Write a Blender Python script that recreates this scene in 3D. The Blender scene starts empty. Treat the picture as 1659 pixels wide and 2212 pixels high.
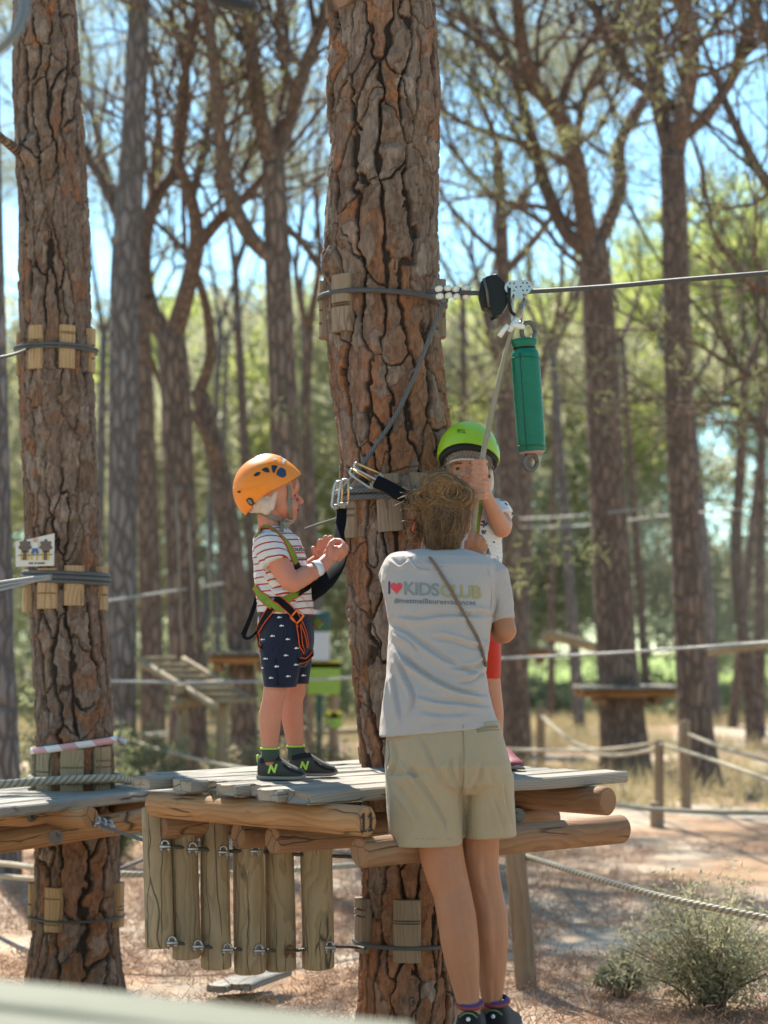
import bpy, bmesh, math, random
import numpy as np
from mathutils import Vector, Matrix, Quaternion
from mathutils.bvhtree import BVHTree

R = math.radians
scene = bpy.context.scene
COL = scene.collection

# ---------------------------------------------------------------- camera
FPX = 4000.0                       # focal length in units of a 1659 x 2212 picture
CW, CH = 1659.0, 2212.0
CAM = Vector((0, 0, 1.4))
PITCH = math.atan(294 / FPX)
cd = bpy.data.cameras.new('camera')
cam = bpy.data.objects.new('camera', cd); COL.objects.link(cam)
cam.location = CAM
cam.rotation_euler = (math.pi / 2 + PITCH, 0, 0)
cd.sensor_fit = 'VERTICAL'; cd.sensor_height = 36.0; cd.sensor_width = 27.0
cd.lens = 36.0 * FPX / CH
cd.clip_start = 0.05; cd.clip_end = 2000
cd.dof.use_dof = True; cd.dof.focus_distance = 5.62; cd.dof.aperture_fstop = 2.7
scene.camera = cam
scene.render.resolution_x, scene.render.resolution_y = 768, 1024

# ---------------------------------------------------------------- sky, sun, exposure
SUN_EL, SUN_AZ = R(49), R(-20)     # azimuth from +Y towards +X (negative: to the left, behind the subject)
w = bpy.data.worlds.new('World'); scene.world = w; w.use_nodes = True
nt = w.node_tree; nt.nodes.clear()
sky = nt.nodes.new('ShaderNodeTexSky'); sky.sky_type = 'NISHITA'; sky.sun_disc = False
sky.sun_elevation = SUN_EL; sky.sun_rotation = SUN_AZ
sky.air_density = 1.0; sky.dust_density = 0.1; sky.ozone_density = 1.6
bg = nt.nodes.new('ShaderNodeBackground'); bg.inputs[1].default_value = 0.13
wo = nt.nodes.new('ShaderNodeOutputWorld')
tint = nt.nodes.new('ShaderNodeMix'); tint.data_type = 'RGBA'; tint.blend_type = 'MULTIPLY'; tint.inputs[0].default_value = 1.0
tint.inputs[7].default_value = (.76, .98, .93, 1)
nt.links.new(sky.outputs[0], tint.inputs[6]); nt.links.new(tint.outputs[2], bg.inputs[0]); nt.links.new(bg.outputs[0], wo.inputs[0])
sd = bpy.data.lights.new('sun', 'SUN'); sd.energy = 5.0; sd.angle = R(0.53); sd.color = (1.0, 0.94, 0.82)
sun = bpy.data.objects.new('sun', sd); COL.objects.link(sun)
SUNV = Vector((math.sin(SUN_AZ) * math.cos(SUN_EL), math.cos(SUN_AZ) * math.cos(SUN_EL), math.sin(SUN_EL)))
sun.rotation_euler = SUNV.to_track_quat('Z', 'Y').to_euler()
sun.location = (0, 0, 20)
scene.view_settings.view_transform = 'Standard'; scene.view_settings.look = 'None'
scene.view_settings.exposure = 1.3; scene.view_settings.gamma = 1.0
scene.view_settings.use_curve_mapping = False
scene.render.engine = 'CYCLES'
scene.cycles.max_bounces = 7; scene.cycles.diffuse_bounces = 4; scene.cycles.glossy_bounces = 2
scene.cycles.transmission_bounces = 4; scene.cycles.transparent_max_bounces = 6
scene.cycles.sample_clamp_indirect = 4.0
scene.cycles.use_denoising = True

rng = np.random.default_rng(7)
random.seed(7)

# ---------------------------------------------------------------- pixel -> place
_c, _s = math.cos(PITCH), math.sin(PITCH)
def P(u, v, y):
    """point at world distance y that projects to (u, v) of the 1659 x 2212 picture"""
    a = (u - CW / 2) / FPX; b = (CH / 2 - v) / FPX
    k = y / (_c - b * _s)
    return Vector((a * k, y, CAM.z + (_s + b * _c) * k))
def S(px, y): return px * y / FPX

# ---------------------------------------------------------------- numpy noise
def _hash(ix, iy, iz, seed):
    h = (ix.astype(np.int64) * 374761393 + iy.astype(np.int64) * 668265263 + iz.astype(np.int64) * 2147483647 + seed * 974634777) & 0xFFFFFFFF
    h = ((h ^ (h >> 13)) * 1274126177) & 0xFFFFFFFF
    h = ((h ^ (h >> 16)) * 2246822519) & 0xFFFFFFFF
    return ((h ^ (h >> 15)) & 0xFFFFFF) / float(0xFFFFFF)
def vnoise(p, seed=0):
    p = np.asarray(p, float); f = np.floor(p); t = p - f; t = t * t * (3 - 2 * t)
    i = f.astype(np.int64); out = 0
    for dx in (0, 1):
        for dy in (0, 1):
            for dz in (0, 1):
                wgt = (t[:, 0] if dx else 1 - t[:, 0]) * (t[:, 1] if dy else 1 - t[:, 1]) * (t[:, 2] if dz else 1 - t[:, 2])
                out = out + wgt * _hash(i[:, 0] + dx, i[:, 1] + dy, i[:, 2] + dz, seed)
    return out * 2 - 1
def fbm(p, seed=0, octv=4):
    p = np.asarray(p, float); a, o, n = 0.5, 0, 0
    for k in range(octv):
        o = o + a * vnoise(p * 2 ** k + 17.3 * k, seed + k); n += a; a *= 0.5
    return o / n
def smooth(x, a, b):
    t = np.clip((x - a) / (b - a), 0, 1); return t * t * (3 - 2 * t)

# ---------------------------------------------------------------- objects
def tag(o, label=None, cat=None, group=None, kind=None):
    if label: o['label'] = label
    if cat: o['category'] = cat
    if group: o['group'] = group
    if kind: o['kind'] = kind
    return o
def empty(name, loc=(0, 0, 0)):
    o = bpy.data.objects.new(name, None); COL.objects.link(o); o.location = loc; o.empty_display_size = .1
    return o
def link(o, parent=None, matrix=None):
    COL.objects.link(o)
    if matrix is not None: o.matrix_world = matrix
    if parent is not None:
        o.parent = parent
        bpy.context.view_layer.update() if False else None
        pm = PM(parent)
        o.matrix_parent_inverse = pm.inverted()
    return o
def PM(o):
    m = o.matrix_basis.copy() if o.parent is None else PM(o.parent) @ o.matrix_parent_inverse @ o.matrix_basis
    return m
def mesh_obj(name, verts, faces, material, parent=None, smooth_=True, matrix=None, uvs=None, attrs=None):
    me = bpy.data.meshes.new(name)
    if isinstance(verts, np.ndarray): verts_l = verts
    else: verts_l = np.array([tuple(v) for v in verts], float)
    if isinstance(faces, np.ndarray):
        nf, k = faces.shape
        me.vertices.add(len(verts_l)); me.vertices.foreach_set('co', verts_l.astype(np.float32).ravel())
        me.loops.add(nf * k); me.loops.foreach_set('vertex_index', faces.astype(np.int32).ravel())
        me.polygons.add(nf); me.polygons.foreach_set('loop_start', np.arange(nf, dtype=np.int32) * k)
        me.update(calc_edges=True); me.validate()
    else:
        me.from_pydata([tuple(v) for v in verts_l], [], faces); me.update()
    if smooth_: me.polygons.foreach_set('use_smooth', np.ones(len(me.polygons), bool))
    if uvs is not None:
        ul = me.uv_layers.new(name='UVMap')
        li = np.zeros(len(me.loops), np.int32); me.loops.foreach_get('vertex_index', li)
        ul.data.foreach_set('uv', np.asarray(uvs, np.float32)[li].ravel())
    if attrs:
        for k_, arr in attrs.items():
            arr = np.asarray(arr, np.float32)
            if arr.ndim == 2:
                a = me.color_attributes.new(k_, 'FLOAT_COLOR', 'POINT')
                if arr.shape[1] == 3: arr = np.hstack([arr, np.ones((len(arr), 1), np.float32)])
                a.data.foreach_set('color', arr.ravel())
            else:
                a = me.attributes.new(k_, 'FLOAT', 'POINT'); a.data.foreach_set('value', arr)
    if material is not None: me.materials.append(material)
    o = bpy.data.objects.new(name, me)
    return link(o, parent, matrix)

def catmull(pts, n=6):
    pts = [np.array(p, float) for p in pts]
    if len(pts) < 3: 
        return [pts[0] + (pts[-1] - pts[0]) * t for t in np.linspace(0, 1, n + 1)]
    q = [2 * pts[0] - pts[1]] + pts + [2 * pts[-1] - pts[-2]]
    out = []
    for i in range(1, len(q) - 2):
        p0, p1, p2, p3 = q[i - 1:i + 3]
        for k in range(n):
            t = k / n
            out.append(.5 * ((2 * p1) + (-p0 + p2) * t + (2 * p0 - 5 * p1 + 4 * p2 - p3) * t * t + (-p0 + 3 * p1 - 3 * p2 + p3) * t ** 3))
    out.append(pts[-1]); return out

class MB:
    def __init__(s): s.v = []; s.f = []; s.uv = []; s.c = []
    def add(s, v, f, uv=None, c=None):
        b = len(s.v); s.v.extend([tuple(map(float, x)) for x in v]); s.f.extend([tuple(b + i for i in q) for q in f])
        s.uv.extend(uv if uv is not None else [(0, 0)] * len(v))
        s.c.extend([c if c is not None else (1, 1, 1)] * len(v))
    def tube(s, pts, r, n=8, cap=True, twist=0.0, c=None, flat=None, up=None):
        """flat: ratio of the second radius (webbing); up: preferred normal"""
        pts = [Vector(p) for p in pts]; m = len(pts)
        rr = r if hasattr(r, '__len__') else [r] * m
        if len(rr) != m: rr = np.interp(np.linspace(0, 1, m), np.linspace(0, 1, len(rr)), rr)
        t0 = (pts[1] - pts[0]).normalized()
        nrm = Vector(up) if up is not None else (Vector((0, 0, 1)) if abs(t0.z) < .9 else Vector((1, 0, 0)))
        V, U, L = [], [], 0.0
        for i, p in enumerate(pts):
            t = (pts[min(i + 1, m - 1)] - pts[max(i - 1, 0)])
            t = t.normalized() if t.length > 1e-9 else t0
            if up is not None: nrm = Vector(up)
            nrm = (nrm - t * nrm.dot(t)); nrm = nrm.normalized() if nrm.length > 1e-6 else t.orthogonal().normalized()
            bn = t.cross(nrm)
            if i: L += (p - pts[i - 1]).length
            for k in range(n):
                a = 2 * math.pi * k / n + twist * L
                if flat is not None:
                    ca, sa = math.cos(a), math.sin(a)
                    ca = math.copysign(abs(ca) ** .4, ca); sa = math.copysign(abs(sa) ** .4, sa)
                    V.append(p + nrm * ca * rr[i] * flat + bn * sa * rr[i])
                else:
                    V.append(p + (nrm * math.cos(a) + bn * math.sin(a)) * rr[i])
                U.append((L, k / n))
        F = []
        for i in range(m - 1):
            for k in range(n):
                F.append((i * n + k, i * n + (k + 1) % n, (i + 1) * n + (k + 1) % n, (i + 1) * n + k))
        if cap:
            F.append(tuple(range(n - 1, -1, -1))); F.append(tuple((m - 1) * n + k for k in range(n)))
        s.add(V, F, U, c)
    def box(s, c, h, rot=None, bev=0.0, col=None):
        """c centre, h half sizes, rot 3x3 Matrix"""
        hx, hy, hz = h; b = bev
        if b <= 0:
            V = [Vector((x * hx, y * hy, z * hz)) for x in (-1, 1) for y in (-1, 1) for z in (-1, 1)]
            F = [(0, 1, 3, 2), (4, 6, 7, 5), (0, 4, 5, 1), (2, 3, 7, 6), (0, 2, 6, 4), (1, 5, 7, 3)]
        else:
            bm = bmesh.new(); bmesh.ops.create_cube(bm, size=2)
            for q in bm.verts: q.co = Vector((q.co.x * hx, q.co.y * hy, q.co.z * hz))
            bmesh.ops.bevel(bm, geom=list(bm.edges), offset=b, segments=1, affect='EDGES')
            bm.verts.index_update(); V = [q.co.copy() for q in bm.verts]; F = [tuple(x.index for x in f.verts) for f in bm.faces]; bm.free()
        if rot is not None: V = [rot @ q for q in V]
        s.add([q + Vector(c) for q in V], F, None, col)
    def ell(s, c, r, rot=None, nu=16, nv=10, col=None):
        V, F = [], []
        for i in range(nv + 1):
            th = math.pi * i / nv
            for k in range(nu):
                a = 2 * math.pi * k / nu
                q = Vector((math.sin(th) * math.cos(a) * r[0], math.sin(th) * math.sin(a) * r[1], math.cos(th) * r[2]))
                V.append((rot @ q if rot is not None else q) + Vector(c))
        for i in range(nv):
            for k in range(nu):
                F.append((i * nu + k, (i + 1) * nu + k, (i + 1) * nu + (k + 1) % nu, i * nu + (k + 1) % nu))
        s.add(V, F, None, col)
    def cap(s, a, b, ra, rb, n=14):
        """closed tapered capsule"""
        a, b = Vector(a), Vector(b); d = (b - a)
        if d.length < 1e-6: return s.ell(a, (ra, ra, ra))
        t = d.normalized(); pts, rr = [], []
        for k in range(5):
            an = math.pi / 2 * (1 - k / 5); pts.append(a - t * ra * math.sin(an)); rr.append(max(ra * math.cos(an), 1e-4))
        pts += [a, a.lerp(b, .5), b]; rr += [ra, (ra + rb) / 2, rb]
        for k in range(1, 6):
            an = math.pi / 2 * k / 5; pts.append(b + t * rb * math.sin(an)); rr.append(max(rb * math.cos(an), 1e-4))
        s.tube(pts, rr, n)
    def loft(s, rings, n=28, p=2.3):
        """closed stack of (cx, cy, cz, rx, ry[, tilt_dz]) superellipse rings; tilt: extra z at +x side"""
        V, F = [], []
        for rg in rings:
            cx, cy, cz, rx, ry = rg[:5]; tz = rg[5] if len(rg) > 5 else 0; ty = rg[6] if len(rg) > 6 else 0
            for k in range(n):
                a = 2 * math.pi * k / n; ca, sa = math.cos(a), math.sin(a)
                X = math.copysign(abs(ca) ** (2 / p), ca); Y = math.copysign(abs(sa) ** (2 / p), sa)
                V.append((cx + X * rx, cy + Y * ry + ty * X, cz + tz * X))
        m = len(rings)
        for i in range(m - 1):
            for k in range(n): F.append((i * n + k, i * n + (k + 1) % n, (i + 1) * n + (k + 1) % n, (i + 1) * n + k))
        F.append(tuple(range(n - 1, -1, -1))); F.append(tuple((m - 1) * n + k for k in range(n)))
        s.add(V, F)
    def build(s, name, material, parent=None, smooth_=True, matrix=None, col=False):
        return mesh_obj(name, s.v, s.f, material, parent, smooth_, matrix, uvs=s.uv, attrs={'Col': np.array(s.c, np.float32)} if col else None)

def remesh(name, mb, voxel, iters, material, parent=None, factor=.5, fn=None, attrs=None, prop=None):
    """one continuous surface out of overlapping closed pieces; fn(co, no) -> offset along normal"""
    me = bpy.data.meshes.new('tmp'); me.from_pydata(mb.v, [], mb.f); me.update()
    bm = bmesh.new(); bm.from_mesh(me); bmesh.ops.recalc_face_normals(bm, faces=bm.faces); bm.to_mesh(me); bm.free()
    o = bpy.data.objects.new('tmp', me); COL.objects.link(o)
    md = o.modifiers.new('r', 'REMESH'); md.mode = 'VOXEL'; md.voxel_size = voxel; md.use_smooth_shade = True
    if iters:
        ms = o.modifiers.new('s', 'SMOOTH'); ms.iterations = iters; ms.factor = factor
    dg = bpy.context.evaluated_depsgraph_get(); dg.update()
    out = bpy.data.meshes.new_from_object(o.evaluated_get(dg))
    bpy.data.objects.remove(o); bpy.data.meshes.remove(me)
    out.name = name
    n = len(out.vertices); co = np.zeros(n * 3, np.float32); out.vertices.foreach_get('co', co); co = co.reshape(-1, 3).astype(float)
    if fn is not None:
        no = np.zeros(n * 3, np.float32); out.vertex_normals.foreach_get('vector', no); no = no.reshape(-1, 3)
        r = fn(co, no)
        co = co + (no * r[:, None] if r.ndim == 1 else r)
        out.vertices.foreach_set('co', co.astype(np.float32).ravel()); out.update()
    if attrs:
        for k_, f in attrs.items():
            arr = np.asarray(f(co), np.float32)
            if arr.ndim == 2:
                if arr.shape[1] == 3: arr = np.hstack([arr, np.ones((n, 1), np.float32)])
                a = out.color_attributes.new(k_, 'FLOAT_COLOR', 'POINT'); a.data.foreach_set('color', arr.astype(np.float32).ravel())
            else:
                a = out.attributes.new(k_, 'FLOAT', 'POINT'); a.data.foreach_set('value', arr)
    out.polygons.foreach_set('use_smooth', np.ones(len(out.polygons), bool))
    out.materials.clear(); out.materials.append(material)
    ob = bpy.data.objects.new(name, out)
    return link(ob, parent)

def frame(x, z=None):
    """3x3 with local X along x, local Z towards z"""
    x = Vector(x).normalized(); z = Vector(z if z is not None else (0, 0, 1))
    y = z.cross(x)
    if y.length < 1e-5: y = Vector((0, 1, 0)).cross(x)
    y.normalize(); z = x.cross(y)
    return Matrix((x, y, z)).transposed()
def place(x, loc, z=None):
    m = frame(x, z).to_4x4(); m.translation = Vector(loc); return m

# ---------------------------------------------------------------- material helper
class NT:
    def __init__(s, name):
        s.m = bpy.data.materials.new(name); s.m.use_nodes = True; s.t = s.m.node_tree; s.t.nodes.clear()
    def n(s, typ, ins=None, out=0, **props):
        nd = s.t.nodes.new('ShaderNode' + typ)
        for k, v in props.items(): setattr(nd, k, v)
        for k, v in (ins or {}).items():
            sk = nd.inputs[k]
            if isinstance(v, bpy.types.NodeSocket): s.t.links.new(v, sk)
            elif isinstance(v, bpy.types.Node): s.t.links.new(v.outputs[0], sk)
            else:
                if sk.type == 'RGBA' and len(v) == 3: v = (*v, 1)
                sk.default_value = v
        return nd.outputs[out] if out is not None else nd
    def math(s, op, a, b=0.0, c=0.0, clamp=False): return s.n('Math', {0: a, 1: b, 2: c}, operation=op, use_clamp=clamp)
    def vmath(s, op, a, b=(0, 0, 0)): return s.n('VectorMath', {0: a, 1: b}, operation=op)
    def ramp(s, fac, stops, interp='LINEAR'):
        nd = s.n('ValToRGB', {0: fac}, out=None); cr = nd.color_ramp; cr.interpolation = interp
        cr.elements.remove(cr.elements[1]); cr.elements[0].position = stops[0][0]; cr.elements[0].color = (*stops[0][1], 1)
        for p, c in stops[1:]: cr.elements.new(p).color = (*c, 1)
        return nd.outputs[0]
    def mix(s, f, a, b, blend='MIX'):
        nd = s.t.nodes.new('ShaderNodeMix'); nd.data_type = 'RGBA'; nd.blend_type = blend
        for i, v in ((0, f), (6, a), (7, b)):
            sk = nd.inputs[i]
            if isinstance(v, bpy.types.NodeSocket): s.t.links.new(v, sk)
            else: sk.default_value = (*v, 1) if (hasattr(v, '__len__') and len(v) == 3) else v
        return nd.outputs[2]
    def obj(s): return s.n('TexCoord', out=3)
    def rand(s): return s.n('ObjectInfo', out=5)
    def uv(s): return s.n('TexCoord', out=2)
    def noise(s, vec, scale, detail=4, rough=.55, dist=0.0, out=0): return s.n('TexNoise', {'Vector': vec, 'Scale': scale, 'Detail': detail, 'Roughness': rough, 'Distortion': dist}, out=out)
    def scale(s, vec, sc): return s.n('Mapping', {'Vector': vec, 'Scale': sc})
    def bump(s, h, strength=.5, dist=.01, normal=None):
        d = {'Height': h, 'Strength': strength, 'Distance': dist}
        if normal is not None: d['Normal'] = normal
        return s.n('Bump', d)
    def pbr(s, col, rough=.6, normal=None, metal=0.0, spec=.5, sss=0.0, sssr=(1, .3, .15), coat=0.0, sheen=0.0, trans=None, alpha=None):
        d = {'Base Color': col, 'Roughness': rough, 'Metallic': metal, 'Specular IOR Level': spec}
        if normal is not None: d['Normal'] = normal
        if sss: d['Subsurface Weight'] = sss; d['Subsurface Radius'] = sssr; d['Subsurface Scale'] = .012
        if coat: d['Coat Weight'] = coat; d['Coat Roughness'] = .12
        if sheen: d['Sheen Weight'] = sheen
        if alpha is not None: d['Alpha'] = alpha
        b = s.n('BsdfPrincipled', d)
        if trans is not None:
            tr = s.n('BsdfTranslucent', {'Color': trans[1]})
            b = s.n('MixShader', {0: trans[0], 1: b, 2: tr})
        s.n('OutputMaterial', {0: b}, out=None)
        return s.m

def simple(name, col, rough=.6, metal=0.0, spec=.5, var=.12, nscale=30, bump=0.0, bscale=200, coat=0.0, sheen=0.0, trans=None):
    t = NT(name); o = t.obj()
    f = t.noise(o, nscale, 5)
    c = t.mix(f, tuple(x * (1 - var) for x in col), tuple(min(1, x * (1 + var)) for x in col))
    nr = t.bump(t.noise(o, bscale, 3), bump, .002) if bump else None
    return t.pbr(c, rough, nr, metal, spec, coat=coat, sheen=sheen, trans=trans)

# ================================================================ materials of the place
def mk_bark_near():
    t = NT('pine_bark'); o = t.obj(); col = t.n('Attribute', attribute_name='Col')
    f = t.noise(t.scale(o, (1, 1, .35)), 90, 6, .65)
    g = t.noise(t.scale(o, (1, 1, .6)), 420, 4, .6)
    c = t.mix(t.ramp(f, [(.3, (0, 0, 0)), (.7, (1, 1, 1))]), t.mix(1.0, col, (.62, .6, .6), 'MULTIPLY'), t.mix(1.0, col, (1.3, 1.28, 1.25), 'MULTIPLY'))
    h = t.math('ADD', t.math('MULTIPLY', f, 1.0), t.math('MULTIPLY', g, .4))
    return t.pbr(c, .88, t.bump(h, .7, .006), spec=.2)
def mk_bark_far(name, a, b, crack, sc=15):
    t = NT(name); o = t.obj(); rd = t.rand()
    v = t.n('VectorMath', {0: o, 1: t.n('CombineXYZ', {0: t.math('MULTIPLY', rd, 31.), 1: t.math('MULTIPLY', rd, 17.), 2: 0.})}, operation='ADD')
    wv = t.n('VectorMath', {0: v, 1: t.vmath('SCALE', t.noise(v, 6, 3, out=1))}, operation='ADD')
    wv.node.inputs[1].links[0].from_node.inputs['Scale'].default_value = .06
    m = t.scale(wv, (1, 1, .3))
    e = t.n('TexVoronoi', {'Vector': m, 'Scale': sc}, feature='DISTANCE_TO_EDGE')
    cc = t.n('TexVoronoi', {'Vector': m, 'Scale': sc}, out=1)
    f = t.n('SeparateColor', {0: cc})
    base = t.mix(f, a, b)
    base = t.mix(t.noise(v, 2.0, 3), base, t.mix(.5, base, tuple(x * .7 for x in a)))
    c = t.mix(t.ramp(e, [(.0, (.8, .8, .8)), (.22, (0, 0, 0))]), base, crack)
    h = t.ramp(e, [(0, (0, 0, 0)), (.25, (1, 1, 1))])
    return t.pbr(c, .9, t.bump(h, .8, .03), spec=.15)
def mk_wood(name, light, dark, ring=95.0, grey=0.0, crack=.5, rough=.72, along=.10, wob=.022, greytint=(.30, .29, .27)):
    """growth rings round the local X axis, cut by the surface"""
    t = NT(name); o = t.obj(); rd = t.rand()
    off = t.n('CombineXYZ', {0: t.math('MULTIPLY', rd, 13.), 1: t.math('MULTIPLY_ADD', rd, .06, -.03), 2: t.math('MULTIPLY_ADD', t.math('FRACT', t.math('MULTIPLY', rd, 7.7)), .05, -.025)})
    v = t.vmath('ADD', o, off)
    vs = t.scale(v, (along, 1, 1))
    nz = t.noise(t.scale(v, (.55, 1, 1)), 5.5, 3, .5, out=1)
    dv = t.n('VectorMath', {0: t.vmath('SUBTRACT', nz, (.5, .5, .5))}, operation='SCALE'); dv.node.inputs['Scale'].default_value = wob * 2.2
    vw = t.vmath('ADD', vs, dv)
    sp = t.n('SeparateXYZ', {0: vw}, out=None)
    r = t.math('SQRT', t.math('ADD', t.math('POWER', sp.outputs[1], 2.0), t.math('POWER', sp.outputs[2], 2.0)))
    wv = t.math('FRACT', t.math('MULTIPLY', r, ring))
    wv = t.ramp(wv, [(0, (.15, .15, .15)), (.55, (.85, .85, .85)), (.9, (1, 1, 1)), (1.0, (.15, .15, .15))])
    fine = t.noise(t.scale(v, (.06, 1, 1)), 260, 4, .6)
    big = t.noise(v, 3.0, 3)
    f = t.math('ADD', t.math('MULTIPLY', wv, .52), t.math('MULTIPLY', fine, .48))
    c = t.mix(f, dark, light)
    c = t.mix(t.math('MULTIPLY', big, grey * 1.4, clamp=True), c, t.mix(f, tuple(x * .65 for x in greytint), greytint))
    c = t.mix(t.ramp(t.noise(v, 1.8, 4), [(.45, (0, 0, 0)), (.8, (1, 1, 1))]), c, t.mix(.6, c, tuple(x * .55 for x in dark)))
    vc = t.scale(v, (.05, 1, 1))
    ck = t.ramp(t.n('TexVoronoi', {'Vector': t.vmath('ADD', vc, dv), 'Scale': 17.}, feature='DISTANCE_TO_EDGE'), [(0, (1, 1, 1)), (.03, (0, 0, 0))])
    ckm = t.math('MULTIPLY', ck, t.ramp(t.noise(v, 4., 2), [(.44, (0, 0, 0)), (.52, (1, 1, 1))]))
    c = t.mix(t.math('MULTIPLY', ckm, crack), c, (.02, .014, .01))
    h = t.math('SUBTRACT', t.math('MULTIPLY', f, .35), ckm)
    return t.pbr(c, rough, t.bump(h, .5, .004), spec=.25)
def mk_rope(name, light, dark, freq=70., strands=3.0, rough=.8, metal=0.0, hgt=.004):
    t = NT(name); u = t.uv(); sp = t.n('SeparateXYZ', {0: u}, out=None)
    ph = t.math('ADD', t.math('MULTIPLY', sp.outputs[0], freq), t.math('MULTIPLY', sp.outputs[1], strands))
    f = t.math('FRACT', ph); tri = t.math('ABSOLUTE', t.math('MULTIPLY_ADD', f, 2.0, -1.0))
    h = t.math('SUBTRACT', 1.0, t.math('POWER', tri, 2.0))
    nz = t.noise(t.obj(), 60, 4)
    c = t.mix(t.math('MULTIPLY', h, t.math('MULTIPLY_ADD', nz, .8, .5), clamp=True), dark, light)
    return t.pbr(c, rough, t.bump(h, .9, hgt), metal=metal)
def mk_leaf(name, a, b, tr, wt=.5):
    t = NT(name); c = t.mix(t.n('Attribute', attribute_name='Col', out=2), a, b)
    trc = t.mix(.35, c, tr)
    return t.pbr(c, .6, spec=.25, trans=(wt, trc))

M = {}
M['bark'] = mk_bark_near()
M['bark_far'] = mk_bark_far('pine_bark_distant', (.30, .205, .16), (.205, .152, .128), (.075, .055, .045))
M['bark_grey'] = mk_bark_far('pine_bark_grey', (.285, .24, .225), (.205, .172, .162), (.08, .065, .06))
M['branch'] = mk_bark_far('pine_branch', (.30, .195, .145), (.21, .15, .12), (.11, .08, .065), 22)
M['log'] = mk_wood('log_wood', (.50, .26, .10), (.25, .105, .038), 125, grey=.3, greytint=(.34, .25, .17), crack=.9)
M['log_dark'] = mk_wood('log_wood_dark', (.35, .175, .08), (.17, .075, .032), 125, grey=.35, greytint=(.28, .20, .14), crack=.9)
M['post'] = mk_wood('post_wood', (.44, .33, .195), (.21, .145, .078), 120, grey=.3, wob=.03, crack=.85, greytint=(.36, .30, .22))
M['plank'] = mk_wood('plank_wood', (.36, .315, .25), (.17, .14, .11), 150, grey=.55, along=.03, greytint=(.36, .345, .31), crack=.95)
M['block'] = mk_wood('block_wood', (.33, .22, .125), (.16, .095, .05), 120, grey=.35)
M['block_new'] = mk_wood('block_wood_new', (.52, .35, .18), (.30, .17, .075), 110, grey=.1)
M['fence_wood'] = mk_wood('fence_wood', (.40, .26, .14), (.22, .13, .07), 80, grey=.3)
M['near_plank'] = mk_wood('near_plank_wood', (.17, .175, .125), (.085, .09, .062), 60, grey=.2, greytint=(.18, .19, .14))
M['rope'] = mk_rope('rope_fibre', (.47, .41, .31), (.17, .14, .09), 38., 3.)
M['cable'] = mk_rope('steel_cable', (.115, .11, .105), (.03, .03, .03), 110., 6., .6, .2, .0015)
M['cable_grey'] = mk_rope('grey_cable_cover', (.135, .14, .14), (.05, .052, .055), 60., 6., .6, .1, .002)
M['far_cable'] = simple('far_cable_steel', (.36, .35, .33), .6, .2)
M['steel'] = simple('galvanised_steel', (.38, .38, .385), .38, .9, var=.25, nscale=60, bump=.15)
M['steel_dull'] = simple('dull_steel', (.13, .12, .11), .5, .6, var=.3, nscale=80)
M['rust'] = simple('rusty_steel', (.16, .085, .05), .75, .4, var=.4, nscale=120)
M['needle'] = mk_leaf('pine_needles', (.12, .13, .06), (.23, .225, .115), (.38, .38, .16), .55)
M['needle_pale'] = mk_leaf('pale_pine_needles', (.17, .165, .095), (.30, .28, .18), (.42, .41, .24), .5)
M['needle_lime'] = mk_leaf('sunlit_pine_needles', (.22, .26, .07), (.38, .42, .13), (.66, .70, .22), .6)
M['bush_pale'] = mk_leaf('pale_dry_scrub', (.27, .26, .15), (.46, .43, .29), (.48, .45, .27))
M['bush'] = mk_leaf('scrub_leaves', (.13, .15, .075), (.30, .31, .18), (.36, .38, .18))
M['undergrowth'] = mk_leaf('undergrowth_leaves', (.25, .245, .15), (.42, .40, .27), (.56, .55, .34), .55)
M['bush_dry'] = mk_leaf('dry_scrub_leaves', (.20, .165, .10), (.36, .31, .20), (.40, .32, .18))
M['grass_dry'] = mk_leaf('dry_grass', (.30, .24, .13), (.48, .40, .24), (.5, .4, .2))
M['litter'] = mk_leaf('pine_litter', (.22, .115, .065), (.42, .27, .18), (.4, .25, .15), .15)

# ================================================================ ground
def ground_z(x, y):
    return .21 * np.exp(-(((x - .25) / .55) ** 2 + ((y - 5.0) / .55) ** 2)) + .035 * np.sin(x * .7 + 1) * np.sin(y * .5) * smooth(y, 7, 12)
def mk_ground():
    t = NT('forest_floor'); g = t.n('NewGeometry', out=0)
    a = t.noise(g, .55, 5, .6); b = t.noise(g, 6.0, 6, .65); c3 = t.noise(t.scale(g, (1, .5, 1)), 45, 4, .7)
    needles = t.mix(c3, (.25, .14, .08), (.50, .33, .215))
    sand = t.mix(c3, (.43, .355, .265), (.62, .53, .42))
    c = t.mix(t.ramp(a, [(.42, (0, 0, 0)), (.58, (1, 1, 1))]), needles, sand)
    c = t.mix(t.ramp(b, [(.55, (0, 0, 0)), (.80, (1, 1, 1))]), c, (.18, .115, .075))
    h = t.math('ADD', t.math('MULTIPLY', b, 1.0), t.math('MULTIPLY', c3, .5))
    return t.pbr(c, .95, t.bump(h, .8, .04), spec=.1)
M['ground'] = mk_ground()
xs = np.unique(np.concatenate([np.linspace(-300, -12, 24), np.linspace(-12, 12, 121), np.linspace(12, 300, 24)]))
ys = np.unique(np.concatenate([np.linspace(-60, 2, 20), np.linspace(2, 26, 121), np.linspace(26, 600, 40)]))
gx, gy = np.meshgrid(xs, ys); gz = ground_z(gx, gy)
gv = np.stack([gx.ravel(), gy.ravel(), gz.ravel()], 1)
nx, ny = len(xs), len(ys)
ii = (np.arange(ny - 1)[:, None] * nx + np.arange(nx - 1)[None]).ravel()
gf = np.stack([ii, ii + 1, ii + nx + 1, ii + nx], 1)
tag(mesh_obj('ground', gv, gf, M['ground']), 'pinkish tan forest floor of pine needles and sand', 'ground', kind='structure')

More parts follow.
